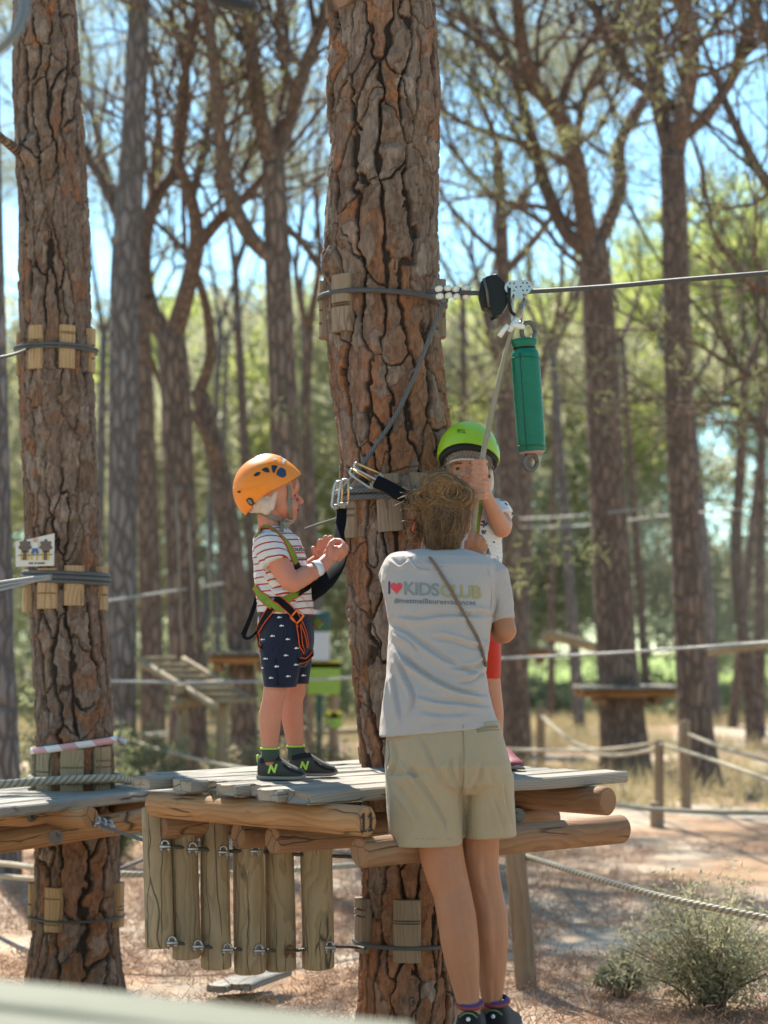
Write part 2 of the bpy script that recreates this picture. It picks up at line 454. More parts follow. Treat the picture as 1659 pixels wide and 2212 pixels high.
def mk_meadow():
    t = NT('meadow_grass'); g = t.n('NewGeometry', out=0); f = t.noise(g, .25, 5)
    return t.pbr(t.mix(f, (.16, .24, .05), (.30, .34, .11)), .9, t.bump(t.noise(g, 4, 4), .6, .3), spec=.1)
mv = [(-10, 62, .05), (140, 62, .05), (260, 330, .4), (-10, 330, .4)]
tag(mesh_obj('meadow', mv, [(0, 1, 2, 3)], mk_meadow()), 'bright green meadow beyond the trees', 'meadow', kind='structure')

# ================================================================ pine trunks close by, bark plates as relief
def bark_trunk(name, table, y, z_lo, z_hi, step, seed, parent, depth=.016, cell=(.062, .17), red_fn=None, knots=()):
    tb = []
    for v, ul, ur in table:
        p0, p1 = P(ul, v, y), P(ur, v, y)
        tb.append((p0.z, (p0.x + p1.x) / 2, (p1.x - p0.x) / 2))
    tb.sort(); tz = np.array([q[0] for q in tb]); tx = np.array([q[1] for q in tb]); tr = np.array([q[2] for q in tb])
    rm = tr.mean(); ns = int(2 * math.pi * rm / step); nz = int((z_hi - z_lo) / step / .9)
    th = np.arange(ns) / ns * 2 * math.pi; zz = np.linspace(z_lo, z_hi, nz)
    TH, ZZ = np.meshgrid(th, zz); TH = TH.ravel(); ZZ = ZZ.ravel()
    RR = np.interp(ZZ, tz, tr); CX = np.interp(ZZ, tz, tx)
    # smooth the radius table slightly by extrapolation at the foot
    RR = RR * (1 + .25 * np.clip((.35 - ZZ) / .35, 0, 1.2) ** 2)
    ncol = max(6, round(2 * math.pi * rm / cell[0])); ws = 2 * math.pi * rm / ncol; wz = cell[1]
    circ = np.stack([np.cos(TH) * rm, np.sin(TH) * rm, ZZ], 1)
    wa = fbm(circ * np.array([8, 8, 3.2]), seed, 2); wb = fbm(circ * np.array([7, 7, 5]) + 40, seed + 5, 3)
    wc = fbm(circ * np.array([34, 34, 22]), seed + 9, 2); wd = vnoise(circ * np.array([110, 110, 60]) + 9, seed + 8)
    sx = TH * rm / ws + wa * .75 + wc * .26 + wd * .05; sz = ZZ / wz + wb * .9 + wc * .07 + wd * .02
    def cells(sx, sz, nc, sd, jx=.7, jz=1.0):
        ix, iz = np.floor(sx), np.floor(sz); best = np.full(len(sx), 9e9); sec = best.copy()
        bp = np.zeros((len(sx), 2)); sp_ = bp.copy(); bid = np.zeros(len(sx))
        for dx in (-2, -1, 0, 1, 2):
            cx = ix + dx; co_ = _hash(np.mod(cx, nc), cx * 0, cx * 0 + 5, sd)
            for dz in (-2, -1, 0, 1, 2):
                cz = iz + dz
                h1 = _hash(np.mod(cx, nc), cz, cz * 0, sd); h2 = _hash(np.mod(cx, nc), cz, cz * 0 + 1, sd)
                px = cx + .5 + (h1 - .5) * jx; pz = cz + .5 + (h2 - .5) * jz + co_
                d = (px - sx) ** 2 + (pz - sz) ** 2
                hid = _hash(np.mod(cx, nc), cz, cz * 0 + 2, sd)
                lt = d < best; l2 = (~lt) & (d < sec)
                sec = np.where(lt, best, np.where(l2, d, sec)); sp_ = np.where(lt[:, None], bp, np.where(l2[:, None], np.stack([px, pz], 1), sp_))
                best = np.where(lt, d, best); bp = np.where(lt[:, None], np.stack([px, pz], 1), bp); bid = np.where(lt, hid, bid)
        nv = sp_ - bp; ln = np.linalg.norm(nv, axis=1) + 1e-9
        ds = (sec - best) / (2 * ln); nv = nv / ln[:, None]
        return bid, ds, nv
    bid, ds, nv = cells(sx, sz, ncol, seed)
    real = ds / np.sqrt((nv[:, 0] / ws) ** 2 + (nv[:, 1] / wz) ** 2)
    vert = np.clip(np.abs(nv[:, 0] / ws) / np.sqrt((nv[:, 0] / ws) ** 2 + (nv[:, 1] / wz) ** 2), 0, 1) ** 2
    wmod = np.clip(fbm(circ * np.array([9, 9, 3.5]) + 7, seed + 3, 3) * 1.25 + .66, .12, 1.1)      # how far each fissure has opened
    wid = .0008 + (.0078 * wmod ** 1.5 + .0012) * (.10 + .90 * vert)
    shoulder = smooth(real, wid * .6, wid * .95 + .0015)
    crack = (1 - smooth(real, wid * .55, wid * .9 + .0008)) * np.clip(wmod * 1.25 + .12, 0, 1) * (.55 + .45 * vert)
    # flakes: two finer layers of cells lift off in steps
    s2x = TH * rm / (ws * .62) + wa * 1.0 + wc * .75 + wd * .16; s2z = ZZ / (wz * .34) + wb * 1.5 + wc * .25 + wd * .10
    b2, d2, n2 = cells(s2x, s2z, max(6, round(2 * math.pi * rm / (ws * .62))), seed + 77, .95, 1.0)
    s3x = TH * rm / (ws * .30) + wc * 1.1 + wd * .3; s3z = ZZ / (wz * .15) + wb * 2.0 + wd * .25
    b3, d3, n3 = cells(s3x, s3z, max(8, round(2 * math.pi * rm / (ws * .30))), seed + 177, .95, 1.0)
    lay = np.floor(b2 * 3.0) / 2.0; lay3 = (b3 > .62) * 1.0
    e2 = (1 - smooth(d2, .0, .07)) * (b2 > .3); fine = fbm(circ * np.array([80, 80, 26]), seed + 21, 3)
    disp = depth * .85 * (.70 + .30 * bid) * np.where(crack > .02, 1 - crack * (1 - .0), 1.0) + (.0072 * lay + .0030 * lay3) * shoulder + .0016 * fine - .001 * e2
    disp += .007 * fbm(circ * np.array([5, 5, 2.5]), seed + 31, 2)
    for (ku, kv, kr, kd) in knots:
        kp = P(ku, kv, y - rm); ka = math.atan2(-math.sqrt(max(0, rm ** 2 - (kp.x - np.interp(kp.z, tz, tx)) ** 2)), kp.x - np.interp(kp.z, tz, tx))
        dd = np.sqrt((np.angle(np.exp(1j * (TH - ka))) * rm) ** 2 + ((ZZ - kp.z) * .75) ** 2)
        disp += kd * np.exp(-(dd / kr) ** 2) - .012 * np.exp(-((dd - kr * 1.1) / .012) ** 2)
    rad = RR - depth * .75 + disp
    V = np.stack([CX + np.cos(TH) * rad, y + np.sin(TH) * rad, ZZ], 1)
    grey = np.array([.190, .136, .106]); brown = np.array([.155, .092, .060]); red = np.array([.275, .118, .056]); pale = np.array([.30, .235, .19])
    h3 = np.mod(bid * 7.31, 1); rb = red_fn(ZZ) if red_fn is not None else .35
    big = fbm(circ * np.array([6, 6, 3]) + 90, seed + 41, 2)
    isred = smooth(rb - .62 * h3 - .38 * b2 + .22 * big + .10 * fine - .10 * lay, -.16, .14)[:, None]
    c = grey + (brown - grey) * np.clip(np.mod(bid * 3.7, 1) * .9 + .3 * big, 0, 1)[:, None]
    c = c + (pale - c) * (np.clip(lay - .3, 0, 1) * (.15 + .55 * np.mod(b2 * 5.3, 1)) + .25 * lay3 * np.mod(b3 * 7, 1))[:, None]
    c = c + (red - c) * (isred * (.45 + .5 * np.mod(b2 * 9.1, 1))[:, None])
    c = c * (1 + .25 * fine)[:, None] * (.80 + .25 * np.mod(b2 * 3.3, 1) + .16 * np.mod(b3 * 5.7, 1))[:, None]
    c = c * (1 - .30 * e2)[:, None]
    c = c + (np.array([.046, .034, .027]) - c) * np.clip(crack * 1.15, 0, 1)[:, None]
    q = (np.arange(nz - 1)[:, None] * ns + np.arange(ns)[None]).ravel(); k = np.arange(ns); kn = (k + 1) % ns
    qn = (np.arange(nz - 1)[:, None] * ns + kn[None]).ravel()
    F = np.stack([q, qn, qn + ns, q + ns], 1)
    ctr = Vector((0, 0, 0))
    return mesh_obj(name, V, F, M['bark'], parent, True, attrs={'Col': np.clip(c, 0, 1)})

main_tree = empty('pine_tree', P(890, 2212, 6.2))
tag(main_tree, 'thick pine whose flaking trunk rises through the platform numbered eleven', 'tree')
TM = [(-700, 722, 925), (0, 713, 938), (100, 715, 942), (200, 706, 945), (300, 713, 945), (400, 707, 945), (500, 701, 944), (550, 698, 946), (600, 702, 946),
      (700, 706, 950), (800, 713, 957), (900, 728, 964), (1000, 737, 968), (1100, 743, 972), (1200, 749, 976), (1300, 754, 980),
      (1400, 760, 984), (1500, 767, 988), (1600, 775, 994), (1660, 780, 998), (1840, 788, 1002), (2000, 782, 998), (2200, 779, 985), (2400, 775, 990)]
bark_trunk('trunk', TM, 6.2, -.05, 3.6, .0033, 3, main_tree, .021, (.066, .24),
           red_fn=lambda z: .30 + .30 * smooth(z, 2.7, 2.0) + .10 * smooth(z, 1.1, .3), knots=[(850, 262, .05, .022), (722, 560, .05, .03)])
TL = [(-700, -5, 135), (0, 30, 160), (200, 32, 170), (400, 40, 185), (600, 43, 190), (800, 48, 197), (1000, 52, 205), (1200, 61, 216),
      (1400, 71, 231), (1500, 78, 237), (1600, 81, 240), (1720, 85, 243), (1830, 80, 254), (1900, 80, 255), (2000, 75, 253), (2120, 66, 255), (2300, 60, 262)]
left_tree = empty('pine_tree', P(160, 2200, 7.2))
tag(left_tree, 'pine with rough plated trunk carrying the small picture sign and lower platform', 'tree')
bark_trunk('trunk', TL, 7.2, -.05, 4.3, .0048, 11, left_tree, .018, (.060, .21), red_fn=lambda z: .26 + .16 * smooth(z, 1.6, .9), knots=[(60, 320, .05, .03)])
mbk = MB(); mbk.tube([P(52, 330, 7.15), P(30, 318, 7.05), P(5, 300, 6.95), P(-30, 262, 6.9)], [.035, .022, .016, .01], 8); mbk.build('broken_branch', M['branch'], left_tree)

# ================================================================ the pines of the wood
class Wood:
    """one pine: trunk mesh, branch mesh and a crown of needle tufts"""
    def __init__(s): s.tr = MB(); s.br = MB(); s.tufts = []
    def grow(s, p, d, r, L, lev, rs, up=.25, bare=0.0):
        n = 4; pts = [Vector(p)]; dd = Vector(d).normalized()
        for i in range(n):
            dd = (dd + Vector(rs.normal(0, .17, 3)) + Vector((0, 0, up * .3))).normalized(); pts.append(pts[-1] + dd * L / n)
        s.br.tube(pts, np.linspace(r, r * .45, n + 1), 6 if lev > 1 else 4, cap=False)
        if lev <= 0:
            if rs.random() < bare: return
            for q in pts[1:]:
                s.tufts.append((tuple(q + Vector(rs.normal(0, .05, 3))), tuple(dd)))
            return
        k = 3 if lev >= 2 else 4
        for i in range(k):
            t = .35 + .65 * (i + 1) / k; q = pts[min(n, int(t * n))]
            ax = Vector(rs.normal(0, 1, 3)); ax.normalize()
            nd = (dd + ax * .8 + Vector((0, 0, up * .35))).normalized()
            s.grow(q, nd, r * .5, L * rs.uniform(.55, .75), lev - 1, rs, up, bare)
def needle_mesh(tufts, rs, nper, ln, wd, spread=.07):
    n = len(tufts)
    if n == 0: return np.zeros((0, 3)), np.zeros((0, 3), int), np.zeros(0)
    C = np.array([t[0] for t in tufts]); D = np.array([t[1] for t in tufts])
    C = np.repeat(C, nper, 0); D = np.repeat(D, nper, 0); m = len(C)
    d = D * .5 + rs.normal(0, .75, (m, 3)); d[:, 2] += .25; d /= np.linalg.norm(d, axis=1)[:, None]
    b = C + rs.normal(0, spread, (m, 3)); L = ln * rs.uniform(.6, 1.2, m)
    sd_ = np.cross(d, rs.normal(0, 1, (m, 3))); sd_ /= (np.linalg.norm(sd_, axis=1)[:, None] + 1e-9)
    V = np.stack([b - sd_ * wd, b + sd_ * wd, b + d * L[:, None]], 1).reshape(-1, 3)
    F = np.arange(m * 3).reshape(-1, 3)
    sh = np.repeat(np.clip(np.repeat(rs.uniform(0, 1, n), nper) * .6 + rs.uniform(0, .4, m), 0, 1), 3)
    return V, F, sh
def pine(label, y, trunk, branches=(), seed=1, lev=2, bark='bark_far', needle='needle', spread_d=1.0, nper=20, ln=.12, wd=.0075, twl=1.3, extra=2, group=None, lift=0.0, name='pine_tree', scat=.07):
    rs = np.random.default_rng(seed); w_ = Wood()
    u0, v0, w0 = trunk[0]
    base = P(u0, v0, y); root = empty(name, (base.x, y, 0)); tag(root, label, 'tree', group)
    tp = [P(u, v, y) for u, v, _ in trunk]; tr_ = [S(ww / 2, y) for *_, ww in trunk]
    if tp[0].z > .02: tp = [Vector((tp[0].x + (tp[0].x - tp[1].x) * .15, y, -.05))] + tp; tr_ = [tr_[0] * 1.12] + tr_
    else: tp[0].z = -.05
    cp = catmull(tp, 6); cr_ = np.interp(np.linspace(0, 1, len(cp)), np.linspace(0, 1, len(tr_)), tr_)
    nf = fbm(np.array(cp) * 3 + seed, seed, 2); cr_ = cr_ * (1 + .05 * nf)
    w_.tr.tube(cp, cr_, 14)
    ends = []
    for b in branches:
        sgn = rs.choice([-1, 1]) * spread_d * rs.uniform(.4, 1.0); acc = 0; pts = []; rr = []
        for i, (u, v, ww) in enumerate(b):
            if i: acc += math.hypot(u - b[i - 1][0], v - b[i - 1][1]) * y / FPX
            yy = y + sgn * acc * .45; pts.append(P(u, v, yy)); rr.append(S(ww / 2, y) * yy / y)
        c2 = catmull(pts, 5); r2 = np.interp(np.linspace(0, 1, len(c2)), np.linspace(0, 1, len(rr)), rr)
        w_.br.tube(c2, r2, 9, cap=False)
        d = Vector(c2[-1]) - Vector(c2[-3]); ends.append((Vector(c2[-1]), d.normalized(), r2[-1]))
        for k in range(extra):
            j = int(len(c2) * rs.uniform(.35, .95)); dd = Vector(c2[min(j + 1, len(c2) - 1)]) - Vector(c2[j - 1])
            ax = Vector(rs.normal(0, 1, 3)); nd = (dd.normalized() * .6 + ax.normalized() * .8 + Vector((0, 0, .25))).normalized()
            w_.grow(Vector(c2[j]), nd, r2[j] * .38, twl * rs.uniform(.7, 1.2), max(lev - 1, 0), rs, .25, .86 if c2[j][2] < 9.0 else .35)
    if not branches:
        d = (Vector(cp[-1]) - Vector(cp[-3])).normalized(); ends.append((Vector(cp[-1]), d, cr_[-1]))
    for (p, d, r) in ends:
        for k in range(2):
            ax = Vector(rs.normal(0, .45, 3))
            w_.grow(p, (d + ax).normalized(), r * .75, twl * 1.5, lev, rs, .3, .66 if p.z < 8.6 else .42)
    w_.tr.build('trunk', M[bark], root)
    if w_.br.v: w_.br.build('branches', M['branch'] if bark != 'bark_grey' else M['bark_grey'], root)
    V, F, sh = needle_mesh(w_.tufts, rs, nper, ln, wd, scat)
    if len(V):
        mesh_obj('crown', V, F, M[needle], root, False, attrs={'Col': np.stack([sh] * 3, 1)})
    return root

pine('tall grey straight pine just right of the sign-bearing trunk', 15.5,
     [(262, 1500, 66), (264, 1200, 62), (266, 900, 64), (270, 600, 66), (288, 300, 56), (300, 0, 46), (305, -250, 38)],
     [[(303, -200, 34), (260, -380, 26), (180, -480, 18)], [(304, -230, 34), (370, -400, 24), (460, -520, 16)], [(303, -120, 20), (240, -220, 14), (150, -250, 10)]],
     seed=21, bark='bark_grey')
pine('dark reddish pine forking into many crooked limbs, mid left', 17.0,
     [(405, 1480, 78), (395, 1250, 72), (385, 1000, 68), (378, 820, 66), (368, 720, 60)],
     [[(368, 735, 50), (325, 670, 44), (308, 560, 38), (330, 440, 30), (380, 360, 24), (400, 230, 20), (405, 60, 16)],
      [(372, 735, 46), (400, 640, 40), (425, 520, 36), (410, 420, 28), (382, 330, 24), (396, 190, 20), (425, 20, 15)],
      [(428, 530, 30), (470, 480, 26), (530, 425, 22), (575, 375, 16)],
      [(320, 640, 24), (260, 480, 24), (215, 380, 22), (185, 330, 18), (150, 200, 12)],
      [(412, 440, 20), (445, 300, 18), (460, 200, 16), (500, 180, 14), (560, 90, 10)],
      [(395, 300, 18), (400, 150, 15), (370, 40, 12)]], seed=22, bark='bark_far', extra=9)
pine('pine with two curving stems above a fork, left of the thick trunk', 16.0,
     [(628, 1500, 74), (622, 1200, 68), (615, 950, 64), (605, 700, 58), (596, 480, 54), (590, 350, 50)],
     [[(590, 360, 42), (562, 250, 38), (545, 130, 34), (533, 0, 28), (525, -150, 22)],
      [(592, 355, 40), (630, 240, 34), (665, 130, 30), (700, 30, 24), (720, -90, 18)],
      [(590, 560, 34), (540, 510, 36), (497, 420, 34), (478, 320, 32), (468, 200, 30), (455, 80, 26), (430, -60, 20)],
      [(588, 330, 16), (610, 200, 15), (620, 90, 12), (600, -20, 10)],
      [(600, 480, 18), (650, 520, 16), (690, 580, 12)], [(640, 215, 22), (610, 130, 18), (600, 40, 14)]], seed=23, extra=9)
pine('slim leaning red pine behind the boy in stripes', 18.5,
     [(525, 1500, 56), (505, 1250, 52), (480, 1050, 46), (440, 880, 40), (425, 840, 34)],
     [[(430, 850, 28), (455, 760, 24), (440, 640, 20), (400, 540, 16)], [(480, 1040, 26), (455, 960, 24), (420, 900, 20), (360, 850, 14), (310, 740, 12)]], seed=24, lev=1, extra=1)
pine('pine carrying a small square platform, at the right beyond the rope fence', 20.5,
     [(1352, 1662, 118), (1345, 1560, 98), (1335, 1450, 90), (1322, 1250, 84), (1310, 1000, 78), (1298, 750, 74), (1285, 560, 66), (1275, 520, 62)],
     [[(1275, 545, 40), (1225, 505, 34), (1185, 420, 32), (1160, 340, 30), (1130, 230, 26), (1100, 130, 22), (1060, 20, 16)],
      [(1275, 540, 50), (1258, 440, 44), (1243, 340, 40), (1205, 250, 40), (1150, 170, 36), (1125, 80, 30), (1115, -40, 24)],
      [(1285, 540, 36), (1318, 470, 32), (1340, 400, 30), (1338, 310, 30), (1375, 245, 26), (1400, 190, 18), (1395, 100, 12)],
      [(1243, 360, 24), (1180, 330, 16), (1100, 300, 14), (1010, 270, 12), (955, 235, 9)],
      [(1200, 250, 20), (1235, 150, 18), (1290, 60, 14)], [(1265, 500, 16), (1180, 450, 14), (1080, 430, 12), (985, 330, 10), (950, 210, 8)],
      [(1240, 340, 20), (1260, 220, 18), (1300, 130, 12)], [(1280, 590, 14), (1215, 540, 12), (1155, 470, 12), (1050, 420, 10)],
      [(1150, 175, 18), (1060, 110, 14), (985, 60, 12)]], seed=25, extra=9)
pine('pine with a wide Y-shaped fork near the picture edge', 18.5,
     [(1512, 1676, 92), (1502, 1560, 76), (1490, 1350, 68), (1478, 1100, 64), (1466, 800, 62), (1458, 500, 58), (1452, 330, 56)],
     [[(1452, 345, 40), (1425, 230, 40), (1412, 120, 42), (1398, 0, 40), (1390, -120, 34)],
      [(1458, 330, 46), (1478, 230, 42), (1492, 130, 40), (1480, 40, 34), (1460, -80, 28)],
      [(1480, 290, 30), (1525, 250, 28), (1580, 170, 26), (1620, 80, 22), (1640, -10, 16)],
      [(1455, 230, 28), (1400, 195, 26), (1345, 150, 24), (1300, 60, 20), (1270, -40, 16)],
      [(1490, 120, 14), (1540, 60, 12), (1590, 0, 10)]], seed=26, extra=9)
pine('slender pine with bare side twigs behind the green bag', 23.0,
     [(1120, 1640, 62), (1110, 1400, 58), (1100, 1100, 46), (1092, 800, 38), (1086, 600, 32), (1080, 420, 28), (1074, 330, 24)],
     [[(1080, 350, 20), (1066, 290, 16), (1030, 200, 12)], [(1088, 590, 22), (1140, 535, 18), (1190, 470, 14), (1230, 390, 9)],
      [(1086, 440, 14), (1040, 400, 11), (980, 330, 8)], [(1090, 560, 16), (1030, 510, 12), (960, 430, 9)], [(1085, 480, 12), (1130, 420, 10), (1170, 380, 8)]], seed=27, lev=1, extra=2)
pine('shaded pine trunk at the left picture edge', 11.5,
     [(5, 1690, 80), (-5, 1400, 72), (-12, 1000, 66), (-20, 600, 60), (-30, 100, 52), (-40, -300, 44)],
     [[(-38, -250, 40), (-140, -420, 30), (-300, -520, 18)], [(-36, -200, 36), (-160, -380, 26), (-350, -420, 16)]], seed=28, bark='bark_grey')
pine('pine directly behind the grey straight trunk', 22.0,
     [(330, 1500, 52), (322, 1200, 46), (312, 900, 44), (305, 700, 40), (290, 560, 36)],
     [[(290, 570, 28), (255, 470, 24), (230, 380, 20), (200, 250, 14)], [(295, 565, 26), (330, 440, 22), (345, 300, 18), (330, 150, 12)]], seed=29, extra=2)
pine('dark pine beside the thick trunk, lower half hidden by the boy in stripes', 24.0,
     [(660, 1500, 30), (668, 1200, 26), (660, 900, 24), (668, 700, 22)], [[(668, 710, 18), (690, 560, 14), (680, 400, 10)], [(667, 720, 16), (640, 600, 12), (650, 470, 8)]], seed=30, lev=1)
pine('pine with the second platform, behind the woman', 25.0,
     [(1105, 1640, 70), (1110, 1400, 66), (1118, 1180, 60), (1125, 1000, 52), (1130, 900, 46)], [[(1130, 910, 36), (1160, 820, 26), (1200, 700, 16)], [(1128, 910, 34), (1090, 820, 24), (1050, 690, 14)]], seed=31, lev=1)
pine('thin crooked pine at the far right edge', 26.0,
     [(1625, 1530, 34), (1606, 1380, 30), (1590, 1200, 26), (1600, 1000, 22), (1610, 800, 20)], [[(1610, 810, 16), (1655, 650, 12), (1600, 470, 9)], [(1608, 820, 14), (1560, 700, 10), (1540, 600, 8)]], seed=32, lev=1, extra=9)
pine('bushy pine with sweeping low limbs in the upper right corner', 15.0,
     [(1800, 1780, 90), (1790, 1300, 80), (1780, 800, 70), (1770, 500, 62), (1765, 300, 56)],
     [[(1775, 560, 34), (1700, 440, 30), (1640, 370, 24), (1580, 250, 20), (1540, 150, 14)], [(1770, 320, 34), (1690, 150, 26), (1640, 40, 20), (1600, -80, 14)],
      [(1780, 700, 26), (1690, 640, 20), (1610, 600, 14), (1540, 500, 9)], [(1780, 850, 24), (1690, 840, 18), (1600, 800, 12)],
      [(1785, 1000, 24), (1690, 960, 18), (1600, 880, 12), (1540, 870, 9)], [(1768, 310, 30), (1850, 100, 20), (1900, -50, 12)]], seed=33, extra=9)
# slim stems deep in the wood: one kind, nothing tells them apart
rs_ = np.random.default_rng(5)
far_us = [205, 345, 465, 565, 700, 1010, 1060, 1190, 1250, 1400, 1545, 1640, 435, 1585]
far_labels = ['slim far stem between the sign-bearing trunk and the grey straight pine', 'slim far stem just right of the grey straight pine', 'slim far stem above the wooden ramp, left of the orange helmet', 'slim far stem directly above the orange helmet',
    'slim far stem hugging the left side of the thick trunk', 'slim far stem close to the right side of the thick trunk', 'slim far stem left of the green bag', 'slim far stem just right of the green bag', 'slim far stem left of the pine with the small square platform', 'slim far stem between the two large right-hand pines',
    'slim far stem just right of the Y-forked pine', 'slim far stem at the right picture edge', 'slim far stem behind the dark reddish forking pine', 'slim far stem midway between the Y-forked pine and the picture edge']
for k, fu in enumerate(far_us):
    fy = 29 + 9 * rs_.random(); ww = rs_.uniform(16, 30); tv = rs_.uniform(560, 860); lean = rs_.normal(0, 45)
    pine(far_labels[k], fy, [(fu, 1545, ww), (fu + lean * .4, 1200, ww * .85), (fu + lean, tv, ww * .6)],
         [[(fu + lean, tv + 20, ww * .5), (fu + lean - rs_.uniform(20, 70), tv - 130, ww * .35), (fu + lean - rs_.uniform(20, 90), tv - 260, ww * .2)],
          [(fu + lean, tv + 10, ww * .5), (fu + lean + rs_.uniform(20, 70), tv - 110, ww * .35), (fu + lean + rs_.uniform(30, 90), tv - 250, ww * .2)],
          [(fu + lean * .7, tv + 190, ww * .3), (fu + lean + rs_.normal(0, 90), tv + 60, ww * .2)]],
         seed=60 + k, lev=1, extra=2, nper=14, ln=.16, wd=.010, twl=1.6, group='slim stems deep in the wood', bark='bark_far' if k % 2 else 'bark_grey')

# crowns of the two near pines, high above the picture: they throw the dappled shade
def high_crown(root, x, y, z, seed, n=7, lev=2):
    rs = np.random.default_rng(seed); w_ = Wood()
    for k in range(n):
        a = 2 * math.pi * (k + rs.random() * .6) / n
        w_.grow((x, y, z), (math.cos(a), math.sin(a), .55), .07, rs.uniform(1.6, 2.4), lev, rs, .3)
    w_.br.build('branches', M['branch'], root)
    V, F, sh = needle_mesh(w_.tufts, rs, 12, .18, .011)
    mesh_obj('crown', V, F, M['needle'], root, False, attrs={'Col': np.stack([sh] * 3, 1)})
for (root, u, v, y, z0, sd_) in ((main_tree, 820, -700, 6.2, 3.55, 90), (left_tree, 65, -700, 7.2, 4.25, 91)):
    mbt = MB(); b = P(u, v, y); tp = [Vector((b.x, y, z0)), Vector((b.x - .1, y + .05, 6.0)), Vector((b.x, y, 8.2))]
    if root is left_tree: tp = [Vector((P(60, -1000, y).x, y, z0)), Vector((P(45, -1400, y).x, y, 6.5)), Vector((P(40, -1600, y).x, y, 8.4))]
    mbt.tube(catmull(tp, 5), [.19, .15, .11], 14); mbt.build('trunk_upper', M['bark_far'], root)
    high_crown(root, tp[-1].x, tp[-1].y, 8.2, sd_)

# ---------------------------------------------------------------- far wood and scrub
def leaf_cloud(rs, blobs, per, ln, wd, flat=.8):
    C = []
    for (x, y, z, rx, ry, rz) in blobs:
        d = rs.normal(0, 1, (per, 3)); d /= np.linalg.norm(d, axis=1)[:, None]; r = rs.uniform(.35, 1, per) ** .5
        C.append(np.array([x, y, z]) + d * r[:, None] * np.array([rx, ry, rz]))
    C = np.concatenate(C)
    keep = fbm(C / (blobs[0][3] * .55) + 3, 5, 2) > -.12
    C = C[keep]
    return [(tuple(c), (0, 0, .3)) for c in C]
rs_ = np.random.default_rng(15)
bl = []
for k in range(46):
    y = rs_.uniform(48, 80); u = -100 + 1860 * (k + rs_.random()) / 46
    top = np.interp(u, [0, 250, 480, 560, 700, 960, 1020, 1150, 1260, 1380, 1480, 1560, 1700], [760, 700, 600, 560, 700, 640, 575, 560, 575, 560, 470, 400, 380])
    zt = P(u, top, y).z; r = rs_.uniform(2.0, 3.2)
    for j in range(3):
        bl.append((P(u, top, y).x + rs_.normal(0, 1.6), y + rs_.normal(0, 2), zt - r * .8 - rs_.uniform(0, 1.6) - j * .9, r, r, r * .75))
tf = leaf_cloud(rs_, bl, 150, .5, .1)
V, F, sh = needle_mesh(tf, rs_, 9, .55, .06, .3)
tag(mesh_obj('far_treetops', V, F, M['needle_lime'], None, False, attrs={'Col': np.stack([sh] * 3, 1)}), 'sunlit lime green treetops of the far wood', 'treetops', kind='stuff')
bl = []
for k in range(215):
    y = rs_.uniform(40, 75); u = rs_.uniform(-100, 1760)
    v = rs_.uniform(700, 1330)
    if 1000 < u < 1150 and 1080 < v < 1230 and rs_.random() < .6: continue
    r = rs_.uniform(1.0, 2.0); c = P(u, v, y)
    bl.append((c.x, y, c.z, r, r, r * .8))
for k in range(70):
    y = rs_.uniform(58, 78); u = -100 + 1860 * (k + rs_.random()) / 70; c = P(u, rs_.uniform(1240, 1400), y); r = rs_.uniform(1.3, 2.2); bl.append((c.x, y, max(c.z, 1.0), r, r, r * .9))
tf = leaf_cloud(rs_, bl, 90, .5, .1)
V, F, sh = needle_mesh(tf, rs_, 9, .45, .04, .25)
tag(mesh_obj('far_undergrowth', V, F, M['undergrowth'], None, False, attrs={'Col': np.stack([sh] * 3, 1)}), 'grey green mass of lower foliage deep in the wood', 'foliage', kind='stuff')
bl = []
for k in range(60):
    y = rs_.uniform(34, 46); u = -60 + 1800 * (k + rs_.random()) / 60; c = P(u, 1400, y); h = rs_.uniform(.5, 1.3) if u < 1040 else rs_.uniform(.15, .5)
    bl.append((c.x, y, h * .6, rs_.uniform(.7, 1.4), .9, h))
tf = leaf_cloud(rs_, bl, 110, .3, .05)
V, F, sh = needle_mesh(tf, rs_, 9, .22, .03, .12)
tag(mesh_obj('far_scrub', V, F, M['bush'], None, False, attrs={'Col': np.stack([sh] * 3, 1)}), 'low grey green scrub along the far edge of the wood', 'scrub', kind='stuff')

# pale crowns of the middle distance, filling the upper part of the picture
bl = []
for k in range(120):
    y = rs_.uniform(26, 42); u = rs_.uniform(-120, 720) if k < 78 else rs_.uniform(930, 1300); v = rs_.uniform(-160, 430) if k < 78 else rs_.uniform(-200, 170)
    c = P(u, v, y); r = rs_.uniform(.7, 1.3); bl.append((c.x, y, c.z, r, r, r * .6))
tf = leaf_cloud(rs_, bl, 60, .3, .05)
V, F, sh = needle_mesh(tf, rs_, 12, .2, .010, .16)
tag(mesh_obj('middle_canopy', V, F, M['needle_pale'], None, False, attrs={'Col': np.stack([sh] * 3, 1)}), 'pale grey green pine canopy in the middle distance', 'canopy', kind='stuff')
